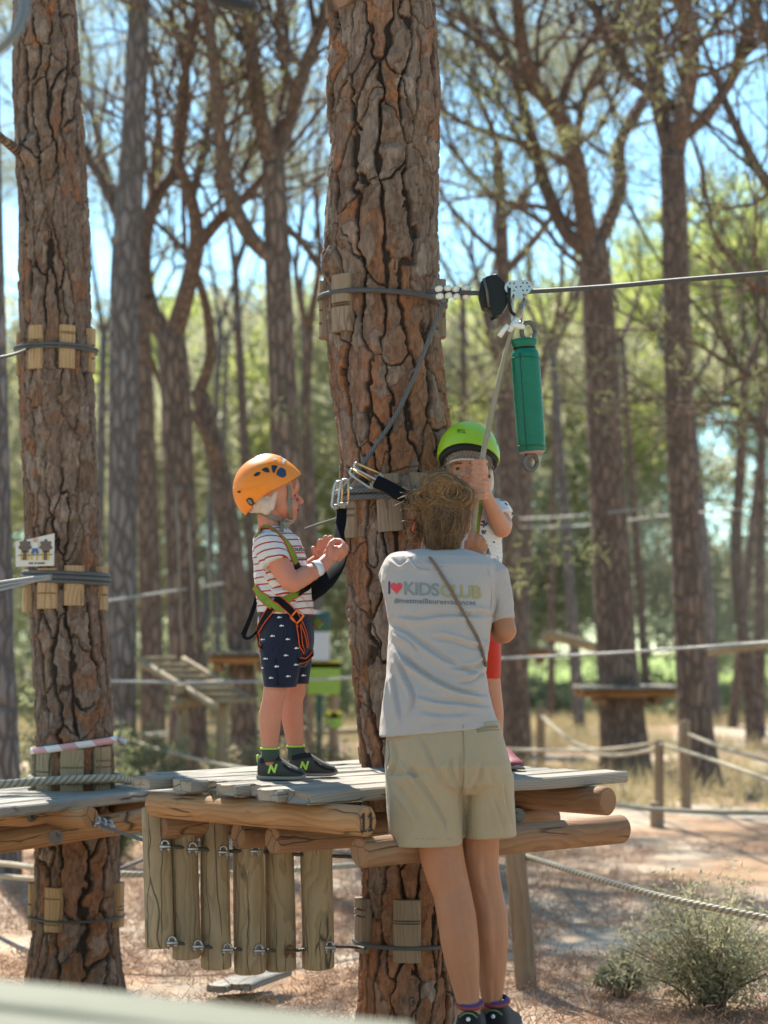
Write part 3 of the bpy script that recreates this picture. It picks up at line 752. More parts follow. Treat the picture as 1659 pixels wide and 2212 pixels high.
# the same wood goes on behind the camera and to both sides
bl = []; tk = MB()
for k in range(150):
    a = R(rs_.uniform(62, 298)); d = rs_.uniform(11, 34); x, y = math.sin(a) * d, math.cos(a) * d + 3
    if y > 6 and abs(x) < y * .30 + 2.5: continue
    h = rs_.uniform(6, 10); r = rs_.uniform(.13, .2)
    if k % 2 == 0: tk.tube([(x, y, -.05), (x + rs_.normal(0, .2), y, h * .6), (x + rs_.normal(0, .4), y, h)], [r, r * .85, r * .6], 7)
    bl.append((x + rs_.normal(0, .8), y + rs_.normal(0, .8), h + rs_.uniform(-.5, 1.5), 2.2, 2.2, 1.3))
    if k % 3 == 0: bl.append((x + rs_.normal(0, 1), y, rs_.uniform(.4, 2.5), 1.4, 1.4, .9))
for k in range(110):
    a = R(rs_.uniform(13, 64)) * rs_.choice([-1, 1]); d = rs_.uniform(20, 58); x, y = math.sin(a) * d, math.cos(a) * d
    if abs(x) < y * .235 + .9: continue
    h = rs_.uniform(7, 11); r = rs_.uniform(.13, .2)
    tk.tube([(x, y, -.05), (x + rs_.normal(0, .3), y, h * .6), (x + rs_.normal(0, .6), y, h)], [r, r * .85, r * .6], 7)
    bl.append((x + np.sign(x) * .8, y + rs_.normal(0, .8), h + rs_.uniform(-.5, 1.5), 2.2, 2.2, 1.3))
    bl.append((x + np.sign(x) * 1.2 + rs_.normal(0, .5), y, rs_.uniform(.4, 4.5), 1.5, 1.5, 1.1))
tag(tk.build('surrounding_trunks', M['bark_far']), 'pine trunks of the wood all around', 'trunks', kind='stuff')
tf = leaf_cloud(rs_, bl, 70, .3, .05)
V, F, sh = needle_mesh(tf, rs_, 8, .42, .035, .22)
tag(mesh_obj('surrounding_foliage', V, F, M['undergrowth'], None, False, attrs={'Col': np.stack([sh] * 3, 1)}), 'pine foliage of the wood all around', 'foliage', kind='stuff')

def bush(label, u, vb, y, wpx, hpx, seed, mat='bush', per=900, ln=.06, wd=.008, group=None):
    rs = np.random.default_rng(seed); c = P(u, vb, y); rx = S(wpx / 2, y); h = S(hpx, y); bx = c.x
    root = empty('scrub_bush', (bx, y, 0)); tag(root, label, 'bush', group)
    st = MB(); tf = []
    for k in range(44):
        a = rs.uniform(0, 6.28); q = rs.uniform(.1, 1) ** .6
        tip = Vector((bx + math.cos(a) * rx * q, y + math.sin(a) * rx * .8 * q, h * (1 - .55 * q * q) * rs.uniform(.65, 1.05)))
        mid = Vector((bx + (tip.x - bx) * .4, y + (tip.y - y) * .4, tip.z * .55)); 
        pts = catmull([Vector((bx + rs.normal(0, .03), y + rs.normal(0, .03), -.02)), mid, tip], 4); st.tube(pts, [.006, .0035, .0015], 4, cap=False)
        for j in range(per // 44 // 3):
            t = rs.uniform(.3, 1); i = min(len(pts) - 1, int(t * len(pts))); p = Vector(pts[i]) + Vector(rs.normal(0, rx * .13, 3)); p.z = max(p.z, .02)
            tf.append((tuple(p), tuple(rs.normal(0, .5, 3))))
    st.build('stems', M['branch'], root)
    V, F, sh = needle_mesh(tf, rs, 5, ln, wd, rx * .05)
    mesh_obj('leaves', V, F, M[mat], root, False, attrs={'Col': np.stack([sh] * 3, 1)})
bush('large pale green scrub bush in the lower right corner', 1535, 2180, 7.3, 400, 270, 1, 'bush_pale', per=5200, ln=.028, wd=.0045)
bush('small pale bush left of the corner scrub bush', 1345, 2150, 7.6, 130, 90, 2, 'bush_pale', per=1500, ln=.03, wd=.0045)
for k, (u, y, wpx, hpx, m_) in enumerate([(120, 13, 260, 420, 'bush'), (300, 14.5, 240, 250, 'bush'), (420, 13.5, 200, 190, 'bush_dry'), (540, 14, 190, 200, 'bush_dry'),
        (690, 15, 210, 210, 'bush_dry'), (600, 19, 220, 150, 'bush'), (480, 20, 260, 170, 'bush'), (250, 12, 170, 220, 'bush')]):
    lab = ['tall grey green bush behind the sign-bearing trunk', 'grey green bush below the grey straight pine', 'dry tan bush behind the rope fence, under the ramp', 'dry tan bush just left of the striped boy\'s legs',
           'dry tan bush between the striped boy and the thick trunk', 'far green bush behind the striped boy\'s shins', 'far green bush beside the wooden ramp', 'small green bush close beside the sign-bearing trunk'][k]
    bush(lab, u, 1700, y, wpx, hpx, 10 + k, m_, per=1500, ln=.07, wd=.012)
# dry grass right of the path and pine litter
def tuft_field(name, label, cat, rs, n, xr, yr, ln, wd, mat, mask, zup=.6, nper=7):
    x = rs.uniform(*xr, n); y = rs.uniform(*yr, n); k = mask(x, y, rs.random(n)); x, y = x[k], y[k]
    z = ground_z(x, y) + .005
    tf = [((a, b, c), (0, 0, zup)) for a, b, c in zip(x, y, z)]
    V, F, sh = needle_mesh(tf, rs, nper, ln, wd, .03)
    zz = np.repeat(ground_z(V[2::3, 0], V[2::3, 1]), 3) if len(V) else 0
    V[:, 2] = np.maximum(V[:, 2], ground_z(V[:, 0], V[:, 1]) + .003)
    tag(mesh_obj(name, V, F, M[mat], None, False, attrs={'Col': np.stack([sh] * 3, 1)}), label, cat, kind='stuff')
nz_ = lambda x, y, s: fbm(np.stack([x * s, y * s, x * 0], 1), 3, 3)
tuft_field('dry_grass', 'pale dry grass under the pines', 'grass', np.random.default_rng(3), 16000, (-7, 9), (16, 38), .30, .006, 'grass_dry', lambda x, y, q: (nz_(x, y, .35) > -.05))
tuft_field('pine_litter', 'brown fallen needles and twigs on the ground', 'litter', np.random.default_rng(4), 26000, (-2.2, 3.4), (6.0, 13), .07, .0022, 'litter', lambda x, y, q: (nz_(x, y, .9) > -.25), zup=-.15, nper=5)


# ================================================================ wooden pieces
def log(name, p0, p1, r0, r1, mat, parent, seed=0, n=26, spin=0.0, bev=.006):
    """round log, local X along its axis; ends slightly chamfered, skin uneven"""
    p0, p1 = Vector(p0), Vector(p1); L = (p1 - p0).length; rs = np.random.default_rng(seed)
    xs_ = [0, bev] + list(np.linspace(0, L, 14)[1:-1]) + [L - bev, L]
    V = []; ph = rs.uniform(0, 6.28, 4)
    for i, x in enumerate(xs_):
        t = x / L; r = r0 + (r1 - r0) * t
        if i in (0, len(xs_) - 1): r -= bev
        for k in range(n):
            a = 2 * math.pi * k / n + spin
            q = r * (1 + .025 * math.sin(2 * a + ph[0] + t * 1.5) + .015 * math.sin(3 * a + ph[1] - t * 2) + .012 * math.sin(7 * t + ph[2] + a))
            V.append((x, math.cos(a) * q, math.sin(a) * q))
    F = []; m = len(xs_)
    for i in range(m - 1):
        for k in range(n): F.append((i * n + k, i * n + (k + 1) % n, (i + 1) * n + (k + 1) % n, (i + 1) * n + k))
    F.append(tuple(range(n - 1, -1, -1))); F.append(tuple((m - 1) * n + k for k in range(n)))
    o = mesh_obj(name, V, F, M[mat], parent, True, place(p1 - p0, p0))
    o.data.polygons[len(F) - 1].use_smooth = False; o.data.polygons[len(F) - 2].use_smooth = False
    return o
def plank(name, p0, d, L, wdt, th, mat, parent, seed=0, up=(0, 0, 1), ends=1.0):
    """board: local X along, top at local z = 0, edges worn, ends rounded and uneven"""
    rs = np.random.default_rng(seed); m = 15; c = .006
    prof = [(-wdt / 2 + c, 0), (-wdt * .22, 0), (0, 0), (wdt * .22, 0), (wdt / 2 - c, 0), (wdt / 2, -c), (wdt / 2, -th + c), (wdt / 2 - c, -th), (-wdt / 2 + c, -th), (-wdt / 2, -th + c), (-wdt / 2, -c)]
    xs_ = np.concatenate([[0, .012], np.linspace(0, L, m)[1:-1], [L - .012, L]]); V = []; n = len(prof)
    ph = rs.uniform(0, 6.28, 3); e0, e1 = rs.uniform(-.012, .012, n) * ends, rs.uniform(-.012, .012, n) * ends
    for i, x in enumerate(xs_):
        sh = 1.0 if 0 < i < len(xs_) - 1 else .94
        bw = 1 + .02 * math.sin(x * 5 + ph[0]); dz = .0025 * math.sin(x * 7 + ph[1])
        for j, (yy, zz) in enumerate(prof):
            xx = x + (e0[j] + abs(yy / wdt) ** 2 * .05 * ends if i == 0 else 0) + (e1[j] - abs(yy / wdt) ** 2 * .05 * ends if i == len(xs_) - 1 else 0)
            cup = -.003 * math.cos(yy / wdt * 3) if zz == 0 else 0
            zc = zz if sh == 1 else (zz + th / 2) * sh - th / 2
            V.append((xx, yy * bw * (sh if sh < 1 else 1), zc + dz + cup))
    F = []; mm = len(xs_)
    for i in range(mm - 1):
        for k in range(n): F.append((i * n + k, (i + 1) * n + k, (i + 1) * n + (k + 1) % n, i * n + (k + 1) % n))
    F.append(tuple(range(n))); F.append(tuple((mm - 1) * n + k for k in range(n - 1, -1, -1)))
    me_o = mesh_obj(name, V, F, M[mat], parent, False, place(d, p0, up))
    return me_o
def bolt(p, nrm, r, parent, name='bolt'):
    mb = MB(); f = frame(nrm); p = Vector(p); x = f @ Vector((1, 0, 0))
    mb.tube([p - x * .002, p + x * .003], r, 18); mb.tube([p + x * .003, p + x * .013], r * .55, 6); mb.tube([p + x * .013, p + x * .02], r * .3, 10)
    return mb.build(name, M['steel_dull'], parent, False)
def block_at(u, v0, v1, wpx, y, parent, mat='block', dep=.035, seed=0, lean=0.0, yaw=None, axis=None, notches=2):
    """spacer block standing against a trunk: a half-round stave with saw notches"""
    rs = np.random.default_rng(seed)
    a, b = P(u, v1, y), P(u + lean, v0, y); h = (b - a).length; w2 = S(wpx / 2, y)
    if axis is not None:
        nn = Vector((a.x - axis.x, a.y - axis.y, 0)).normalized()
    else: nn = Vector((0, -1, 0))
    prof = []
    cuts = sorted(rs.uniform(.2, .85, notches)); zs = [0]
    for c_ in cuts: zs += [c_ - .012, c_ - .011, c_ + .012, c_ + .013]
    zs.append(1); V, F = [], []
    arc = [(-1, 0), (-1, .55), (-.82, .86), (-.4, 1.0), (.4, 1.0), (.82, .86), (1, .55), (1, 0)]
    n = len(arc)
    for i, z in enumerate(zs):
        deep = i > 0 and i < len(zs) - 1 and (i - 1) % 4 in (1, 2)
        for (ax_, ay_) in arc:
            dd = dep * ay_ * (.62 if deep and ay_ > .6 else 1.0)
            V.append((z * h, ax_ * w2, dd))
    for i in range(len(zs) - 1):
        for k in range(n): F.append((i * n + k, i * n + (k + 1) % n, (i + 1) * n + (k + 1) % n, (i + 1) * n + k))
    F.append(tuple(range(n - 1, -1, -1))); F.append(tuple((len(zs) - 1) * n + k for k in range(n)))
    return mesh_obj('spacer_block', V, F, M[mat], parent, False, place(b - a, a, nn))
def trunk_ring(cx, cy, z, r, a0, a1, tilt=0.0, n=40):
    return [Vector((cx + math.cos(t) * r, cy + math.sin(t) * r, z + tilt * math.cos(t))) for t in np.linspace(a0, a1, n)]
def u_clamp(p, right, parent, s=1.0, rusty=False, up=(0, 0, 1)):
    """wire-rope clip: bow, saddle and two threaded legs with nuts"""
    mb = MB(); p = Vector(p); r = Vector(right).normalized(); upv = Vector(up)
    bow = [p + r * math.cos(a) * .013 * s + upv * (math.sin(a) * .014 * s + .004 * s) for a in np.linspace(0, math.pi, 9)]
    mb.tube([p + r * .013 * s - upv * .028 * s] + bow + [p - r * .013 * s - upv * .028 * s], .0042 * s, 8)
    f = frame(r, up); mb.box(p - upv * .004 * s, (.021 * s, .010 * s, .006 * s), f, .003 * s)
    for k in (-1, 1):
        mb.tube([p + r * k * .013 * s - upv * .010 * s, p + r * k * .013 * s - upv * .018 * s], .0085 * s, 6)
    return mb.build('wire_clip', M['rust'] if rusty else M['steel'], parent, True)

# ---------------------------------------------------------------- main platform
ZT = 1.01
E1 = Vector((.77, .64, 0)).normalized(); E2 = Vector((-E1.y, E1.x, 0)); A0 = Vector((-.21, 5.11, ZT))
plat = empty('tree_platform', (.1, 5.9, .8))
tag(plat, 'grey plank platform on logs where both boys stand', 'platform')
offs = [.0, -.035, .02, -.03, .012, -.045, .02, -.055, .05, .62]
lens = [1.29, 1.24, 1.20, 1.24, 1.20, 1.27, 1.22, 1.33, 1.15, .5]
for i in range(10):
    wd_ = .099 if i else .108
    p = A0 + E2 * (i * .1035 + .05) + E1 * offs[i]
    plank('plank', p + Vector((0, 0, .0015 * ((i * 7) % 3))), E1, lens[i], wd_, .037, 'plank', plat, 40 + i)
l1 = log('upper_log', (-.70, 5.665, .928), (-.045, 5.075, .930), .038, .041, 'log', plat, 1)
log('upper_log', (.33, 6.12, .928), (.695, 5.775, .928), .042, .0445, 'log_dark', plat, 2)
log('lower_log', (-.07, 5.115, .843), (.722, 5.672, .853), .043, .044, 'log_dark', plat, 3)
log('lower_log', (-.325, 5.42, .846), (.55, 6.08, .85), .042, .042, 'log_dark', plat, 4)
log('lower_log', (-.435, 5.545, .846), (.02, 5.90, .846), .0395, .04, 'log_dark', plat, 5)
log('lower_log', (-.69, 5.77, .848), (.25, 6.50, .848), .038, .04, 'log_dark', plat, 6)
bolt(P(1118, 1762, 5.46), (0, -1, 0), .022, plat)
# the number painted on the sawn end
def text_mesh(body, size, extr=0.0, offset=0.0, spacing=1.0, shear=0.0, align='CENTER'):
    cu = bpy.data.curves.new('t', 'FONT'); cu.body = body; cu.size = size; cu.extrude = extr; cu.offset = offset; cu.space_character = spacing; cu.shear = shear
    cu.align_x = align; cu.align_y = 'CENTER'; cu.resolution_u = 3
    o = bpy.data.objects.new('t', cu); COL.objects.link(o)
    dg = bpy.context.evaluated_depsgraph_get(); dg.update()
    me = bpy.data.meshes.new_from_object(o.evaluated_get(dg)); bpy.data.objects.remove(o); bpy.data.curves.remove(cu)
    bm = bmesh.new(); bm.from_mesh(me); bmesh.ops.triangulate(bm, faces=bm.faces); bm.verts.index_update()
    V = np.array([v.co for v in bm.verts]); F = [tuple(v.index for v in f.verts) for f in bm.faces]; bm.free(); bpy.data.meshes.remove(me)
    return V, F
M['black_paint'] = simple('black_paint', (.012, .012, .013), .6)
dlog = (Vector((-.045, 5.075, .930)) - Vector((-.70, 5.665, .928))).normalized()
def rotm(side, up, nrm, loc):
    m = Matrix((Vector(side), Vector(up), Vector(nrm))).transposed().to_4x4(); m.translation = Vector(loc); return m
sd_v = Vector((0, 0, 1)).cross(dlog).normalized()
for dx_ in (-.017, .012):
    q_ = [(-.004, -.022), (.004, -.022), (.004, .024), (-.003, .024), (-.013, .013), (-.010, .009), (-.004, .014)]; b_ = [(-.012, -.027), (.011, -.027), (.011, -.0215), (-.012, -.0215)]
    V_ = [(x + dx_, y, 0) for x, y in q_ + b_]; mesh_obj('painted_digit', V_, [(0, 1, 2, 3, 4, 5, 6), (7, 8, 9, 10)], M['black_paint'], l1, False, rotm(sd_v, (0, 0, 1), dlog, Vector((-.045, 5.075, .930)) + dlog * .0028))

# collars: spacer blocks clamped to the trunk by wire rope
AX = lambda v: Vector(((P(0.5 * sum(np.interp(v, [q[0] for q in TM], [q[j] for q in TM]) for j in (1, 2)), v, 6.2)).x, 6.2, 0))
def RAD(v, T=TM, y=6.2): return S((np.interp(v, [q[0] for q in T], [q[2] for q in T]) - np.interp(v, [q[0] for q in T], [q[1] for q in T])) / 2, y)
def collar(label, ax, rad, cabz, blocks, parent_loc, mat, cab_r=.0085, tilt=0.0, loops=1, cabmat='cable', a0=-math.pi, a1=0.0, full=True):
    root = empty('cable_collar', parent_loc); tag(root, label, 'collar')
    for i, (ang, zlo, zhi, wm, dep, lean) in enumerate(blocks):
        c, s_ = math.cos(R(ang)), math.sin(R(ang)); nn = Vector((c, s_, 0)); a = Vector((ax.x, ax.y, zlo)) + nn * (rad - .010); b = Vector((ax.x, ax.y, zhi)) + nn * (rad - .010) + Vector((lean, 0, 0))
        rs = np.random.default_rng(i + int(zlo * 100)); h = (b - a).length
        cuts = sorted(rs.uniform(.18, .85, 2)); zs = [0]
        for c_ in cuts: zs += [c_ - .03, c_ - .028, c_ + .012, c_ + .014]
        zs = sorted(zs + [1]); V, F = [], []; arc = [(-1, 0), (-1, .62), (-.86, .88), (-.4, 1.0), (.4, 1.0), (.86, .88), (1, .62), (1, 0)]; n = len(arc)
        for k, z in enumerate(zs):
            deep = 0 < k < len(zs) - 1 and (k - 1) % 4 in (1, 2)
            for (ax_, ay_) in arc: V.append((z * h, ax_ * wm / 2, dep * ay_ * (.66 if deep and ay_ > .65 else 1.0)))
        for k in range(len(zs) - 1):
            for j in range(n): F.append((k * n + j, k * n + (j + 1) % n, (k + 1) * n + (j + 1) % n, (k + 1) * n + j))
        F.append(tuple(range(n - 1, -1, -1))); F.append(tuple((len(zs) - 1) * n + j for j in range(n)))
        mesh_obj('spacer_block', V, F, M[mat], root, False, place(b - a, a, nn))
    mb = MB()
    for k in range(loops):
        mb.tube(trunk_ring(ax.x, ax.y, cabz + (k - (loops - 1) / 2) * cab_r * 2.05, rad + .018 + cab_r * .8 + .004 * (k % 2), a0, a1 if not full else a0 + 2 * math.pi, tilt), cab_r, 10)
    mb.build('wire_rope', M[cabmat], root)
    return root
Z = lambda v, y: P(829, v, y).z
a1_ = AX(650); r1_ = RAD(650)
top_collar = collar('spacer blocks and wire rope round the thick trunk at zip-line height', a1_, r1_, Z(632, 6.02),
    [(-183, Z(730, 6.2), Z(610, 6.2), .085, .036, 0), (-132, Z(718, 6.07), Z(596, 6.07), .082, .038, 0), (4, Z(728, 6.2), Z(606, 6.2), .085, .036, 0), (60, 2.4, 2.6, .09, .036, 0), (120, 2.4, 2.6, .09, .036, 0)],
    (a1_.x, 6.2, 2.5), 'block', .0085, -.012)
a2_ = AX(1080); r2_ = RAD(1080)
mid_collar = collar('spacer blocks behind the snap hooks, middle of the thick trunk', a2_, r2_, Z(1064, 6.0),
    [(-168, Z(1190, 6.1), Z(1040, 6.1), .085, .036, 0), (-146, Z(1160, 6.05), Z(1036, 6.05), .075, .030, 0), (-96, Z(1146, 5.98), Z(1022, 5.98), .082, .038, -.012), (-62, Z(1120, 6.0), Z(1020, 6.0), .10, .036, 0), (-10, Z(1140, 6.1), Z(1030, 6.1), .09, .036, 0)],
    (a2_.x, 6.2, 1.85), 'block', .011, 0, 2, 'cable_grey')
a3_ = AX(2010); r3_ = RAD(2010)
low_collar = collar('spacer blocks and wire rope low on the thick trunk, under the platform', a3_, r3_, Z(2050, 6.0),
    [(-158, Z(2062, 6.08), Z(1945, 6.08), .08, .038, 0), (-96, Z(2084, 5.98), Z(1948, 5.98), .088, .036, 0), (-30, Z(2080, 6.0), Z(1950, 6.0), .088, .036, 0)],
    (a3_.x, 6.2, .5), 'block', .0075, 0)

# ---------------------------------------------------------------- logs hanging from the bridge cables
hang = [(346, 1742, 2046, 60, 5.78, -10), (403, 1760, 2070, 62, 5.82, -8), (468, 1760, 2092, 64, 5.86, -6), (540, 1770, 2102, 65, 5.90, -5), (606, 1785, 2096, 66, 5.95, -4), (688, 1785, 2092, 71, 5.97, -5)]
tops = [(357, 1826), (417, 1831), (483, 1838), (552, 1836), (590, 1842), (672, 1846)]
bots = [(372, 2034), (428, 2042), (492, 2049), (560, 2051), (627, 2053), (713, 2044)]
hlab = ['hanging half-log nearest the lower platform, its top standing free', 'second hanging log counted from the lower platform', 'third hanging log, its face figured with wavy grain',
        'fourth hanging log, with a knot and star-shaped grain', 'fifth hanging log, smooth and round with two knots', 'hanging log closest to the thick trunk, set apart from the others']
for i, (u, v0, v1, wp, y, ln_) in enumerate(hang):
    root = empty('hanging_log', P(u, v1, y)); tag(root, hlab[i], 'hanging log', 'logs hanging between the platforms')
    a, b = P(u, v1, y + .02), P(u + ln_, v0, y + .02)
    if i in (0, 3):   # sawn flat in front
        o = log('log', a, b, S(wp / 2, y) * 1.04, S(wp / 2, y), 'post', root, 70 + i, spin=.1)
        for v in o.data.vertices:
            if (o.matrix_world.to_3x3() @ v.co).y < -.02: pass
    else: log('log', a, b, S(wp / 2, y), S(wp / 2, y) * .98, 'post', root, 70 + i)
    yf = y + .02 - S(wp / 2, y) * .75
    if i < 4: u_clamp(P(*tops[i], yf - .01), (1, 0, 0), root, .82, False)
    u_clamp(P(*bots[i], yf - .012), (1, 0, 0), root, .82, i == 4)
mb = MB(); pts = [P(60, 1890, 7.05), P(250, 1700 + 95, 6.6), P(330, 1822, 5.74)] + [P(u, v + 2, y - .035) for (u, v), (_, _, _, _, y, _) in zip(tops, hang)] + [P(775, 1850, 6.08)]
mb.tube(catmull([P(205, 1778, 6.62), P(300, 1812, 5.9)] + [P(u, v + 1, h[4] + .0) for (u, v), h in zip(tops, hang)] + [P(790, 1852, 6.10)], 5), .006, 8)
tag(mb.build('bridge_cable', M['cable']), 'upper steel cable threaded through the hanging logs', 'cable')
mb = MB(); mb.tube(catmull([P(362, 2030, 5.78)] + [P(u, v + 1, h[4] + .0) for (u, v), h in zip(bots, hang)] + [P(770, 2046, 6.05), P(790, 2050, 6.0)], 5), .0055, 8)
tag(mb.build('bridge_cable', M['cable']), 'lower steel cable clipped to the feet of the hanging logs', 'cable')

# ---------------------------------------------------------------- left platform
ZL = .865
lp = empty('tree_platform', (-1.15, 7.0, .7)); tag(lp, 'lower plank platform round the sign-bearing pine at the left edge', 'platform')
B0 = Vector((-1.33, 6.26, ZL)); F1 = (Vector((-.80, 7.10, ZL)) - B0).normalized(); F2 = Vector((-F1.y, F1.x, 0))
for i in range(9):
    plank('plank', B0 - F1 * (.75 + .02 * (i % 3)) + F2 * (.05 + i * .104), F1, 1.83 + .03 * (i % 2), .1, .037, 'plank', lp, 140 + i)
def Lp(u, v, z): 
    y = (CAM.z - z) / ((v - 1400) / FPX); return Vector(((u - 829.5) / FPX * y, y, z))
a, b = Vector((-1.55, 6.45, .79)), P(190, 1766, 6.62)
log('upper_log', P(-60, 1762, 6.95), P(196, 1766, 6.55), .036, .040, 'log', lp, 11)
log('upper_log', P(250, 1752, 7.2), P(335, 1738, 7.0), .038, .038, 'log_dark', lp, 14)
log('lower_log', P(-60, 1828, 6.45), P(330, 1768, 6.95), .040, .043, 'log', lp, 12)
log('lower_log', P(-30, 1800, 7.45), P(300, 1762, 7.55), .040, .040, 'log_dark', lp, 13)
bolt(P(121, 1808, 6.60), (0, -1, 0), .026, lp); bolt(P(68, 1766, 6.66), (-.2, -1, 0), .017, lp)
for k in range(3): u_clamp(P(212 + k * 13, 1775 + k * 4, 6.53), (.6, -.6, 0), lp, .9)
AL = lambda v: Vector((P(.5 * sum(np.interp(v, [q[0] for q in TL], [q[j] for q in TL]) for j in (1, 2)), v, 7.2).x, 7.2, 0))
RL = lambda v: RAD(v, TL, 7.2)
z7 = lambda v, y=7.08: P(150, v, y).z
collar('fresh pale spacer blocks and cable high on the sign-bearing pine', AL(750), RL(750), z7(748),
    [(-178, z7(812, 7.2), z7(722, 7.2), .06, .03, 0), (-113, z7(797), z7(704), .062, .03, 0), (-62, z7(796), z7(703), .062, .03, 0), (-2, z7(806, 7.2), z7(712, 7.2), .06, .03, 0)], (AL(750).x, 7.2, 2.5), 'block_new', .0055, 0, 2, 'cable_grey')
collar('row of pale spacer blocks under a thick bundle of cable, below the sign', AL(1260), RL(1260), z7(1247),
    [(-165, z7(1322, 7.15), z7(1222, 7.15), .07, .034, 0), (-108, z7(1315), z7(1228), .082, .034, 0), (-68, z7(1308), z7(1222), .075, .034, 0), (-8, z7(1318, 7.2), z7(1225, 7.2), .075, .034, 0)], (AL(1260).x, 7.2, 1.6), 'block_new', .008, -.006, 3, 'cable_grey')
collar('spacer blocks standing on the lower platform round the sign-bearing pine', AL(1660), RL(1660), z7(1685),
    [(-130, z7(1712), z7(1620), .08, .034, 0), (-85, z7(1712), z7(1618), .088, .034, 0), (-38, z7(1712), z7(1614), .075, .034, 0), (-175, z7(1712), z7(1616), .08, .034, 0)], (AL(1660).x, 7.2, .87), 'post', .014, 0, 1, 'rope')
collar('spacer blocks and thin cable low on the sign-bearing pine, under the platform', AL(1960), RL(1960), z7(1987),
    [(-172, z7(2005, 7.2), z7(1905, 7.2), .075, .034, 0), (-112, z7(2010), z7(1915), .072, .034, 0), (-6, z7(2000, 7.2), z7(1905, 7.2), .075, .034, 0)], (AL(1960).x, 7.2, .4), 'block_new', .0055, 0)
# thick rope running over the left platform
mb = MB(); mb.tube(catmull([P(-60, 1700, 6.75), P(60, 1690, 6.85), P(160, 1684, 6.92), P(245, 1682, 7.0), P(300, 1690, 7.2)], 6), .016, 10)
tag(mb.build('rope', M['rope']), 'thick white rope lying across the lower platform', 'rope')
# striped tape
def mk_tape():
    t = NT('striped_tape'); o = t.obj(); sp = t.n('SeparateXYZ', {0: o}, out=None)
    f = t.math('FRACT', t.math('MULTIPLY', t.math('ADD', sp.outputs[0], t.math('MULTIPLY', sp.outputs[2], .8)), 7.5))
    return t.pbr(t.ramp(f, [(0, (.62, .33, .34)), (.5, (.72, .70, .69))], 'CONSTANT'), .4, t.bump(t.noise(o, 60, 3), .3, .004))
zc = z7(1612); axl = AL(1612); mb = MB()
mb.tube(trunk_ring(axl.x, 7.2, zc, RL(1612) + .022, -math.pi * 1.05, math.pi * .05, .022, 30), .0135, 8, flat=.12, up=(0, 0, 1))
e_ = trunk_ring(axl.x, 7.2, zc, RL(1612) + .022, 0, .05, .022, 2)[0]
mbt_ = MB()
tp_ = trunk_ring(axl.x, 7.2, zc, RL(1612) + .024, -math.pi * 1.02, .0, .022, 30)
V = []; 
for q in tp_: V += [q + Vector((0, 0, .013)), q - Vector((0, 0, .013))]
V += [tp_[-1] + Vector((.04, -.03, .0)), tp_[-1] + Vector((.035, -.03, -.022))]
F = [(2 * i, 2 * i + 1, 2 * i + 3, 2 * i + 2) for i in range(len(V) // 2 - 1)]
o = mesh_obj('warning_tape', V, F, mk_tape()); sm = o.modifiers.new('s', 'SOLIDIFY'); sm.thickness = .001
tag(o, 'faded pink and white striped tape tied round the sign-bearing pine', 'tape')

# ---------------------------------------------------------------- picture sign on the left pine
sg = empty('picture_sign', P(75, 1222, 6.98)); tag(sg, 'small white sign with a drawing of a child crossing between two trees', 'sign')
ys = 6.99
def flat_poly(name, pts, y, th, mat, parent):
    n = len(pts); V = [P(u, v, y) for u, v in pts] + [P(u, v, y) + Vector((0, th, 0)) for u, v in pts]
    F = [tuple(range(n)), tuple(range(2 * n - 1, n - 1, -1))] + [(i, i + n, (i + 1) % n + n, (i + 1) % n) for i in range(n)]
    o = mesh_obj(name, V, F, M[mat] if isinstance(mat, str) else mat, parent, False)
    return o
M['sign_white'] = simple('sign_white', (.66, .63, .56), .5, nscale=40, var=.1)
M['sign_brown'] = simple('sign_brown', (.14, .10, .08), .6); M['sign_blue'] = simple('sign_blue', (.06, .13, .30), .6)
M['sign_yellow'] = simple('sign_yellow', (.62, .42, .06), .6); M['sign_skin'] = simple('sign_skin', (.55, .33, .2), .6)
flat_poly('board', [(33, 1170), (70, 1163), (117, 1152), (116, 1222), (34, 1224)], ys, .012, 'sign_white', sg)
blob = lambda cu, cv, ru, rv, n=16, k=.16: [(cu + math.cos(a) * ru * (1 + k * math.sin(a * 7)), cv + math.sin(a) * rv * (1 + k * math.sin(a * 7))) for a in np.linspace(0, 2 * math.pi, n * 2, endpoint=False)]
for cu in (54, 99):
    flat_poly('drawn_tree', blob(cu, 1180, 13, 14), ys - .002, .0015, 'sign_brown', sg)
    flat_poly('drawn_trunk', [(cu - 3, 1190), (cu + 3, 1190), (cu + 6, 1210), (cu - 6, 1210)], ys - .002, .0015, 'sign_brown', sg)
flat_poly('drawn_rope', [(38, 1199), (113, 1197), (113, 1198.5), (38, 1200.5)], ys - .0045, .0015, 'sign_brown', sg)
for cu in (46, 60, 68, 80, 92, 104): flat_poly('drawn_post', [(cu - 2, 1193), (cu + 2, 1193), (cu + 2, 1210), (cu - 2, 1210)], ys - .0035, .001, 'sign_yellow', sg)
flat_poly('drawn_shirt', [(68, 1172), (84, 1172), (81, 1184), (70, 1184)], ys - .006, .001, 'sign_white', sg)
flat_poly('drawn_trousers', [(70, 1184), (81, 1184), (84, 1196), (78, 1196), (76, 1190), (73, 1196), (67, 1196)], ys - .006, .001, 'sign_blue', sg)
flat_poly('drawn_head', blob(76, 1167, 5, 5, 8, 0), ys - .006, .001, 'sign_skin', sg)
for (c0_, c1_) in ((62, 72), (74, 79), (81, 97)): flat_poly('caption_mark', [(c0_, 1215), (c1_, 1214.6), (c1_, 1218.2), (c0_, 1218.6)], ys - .002, .001, 'sign_brown', sg)

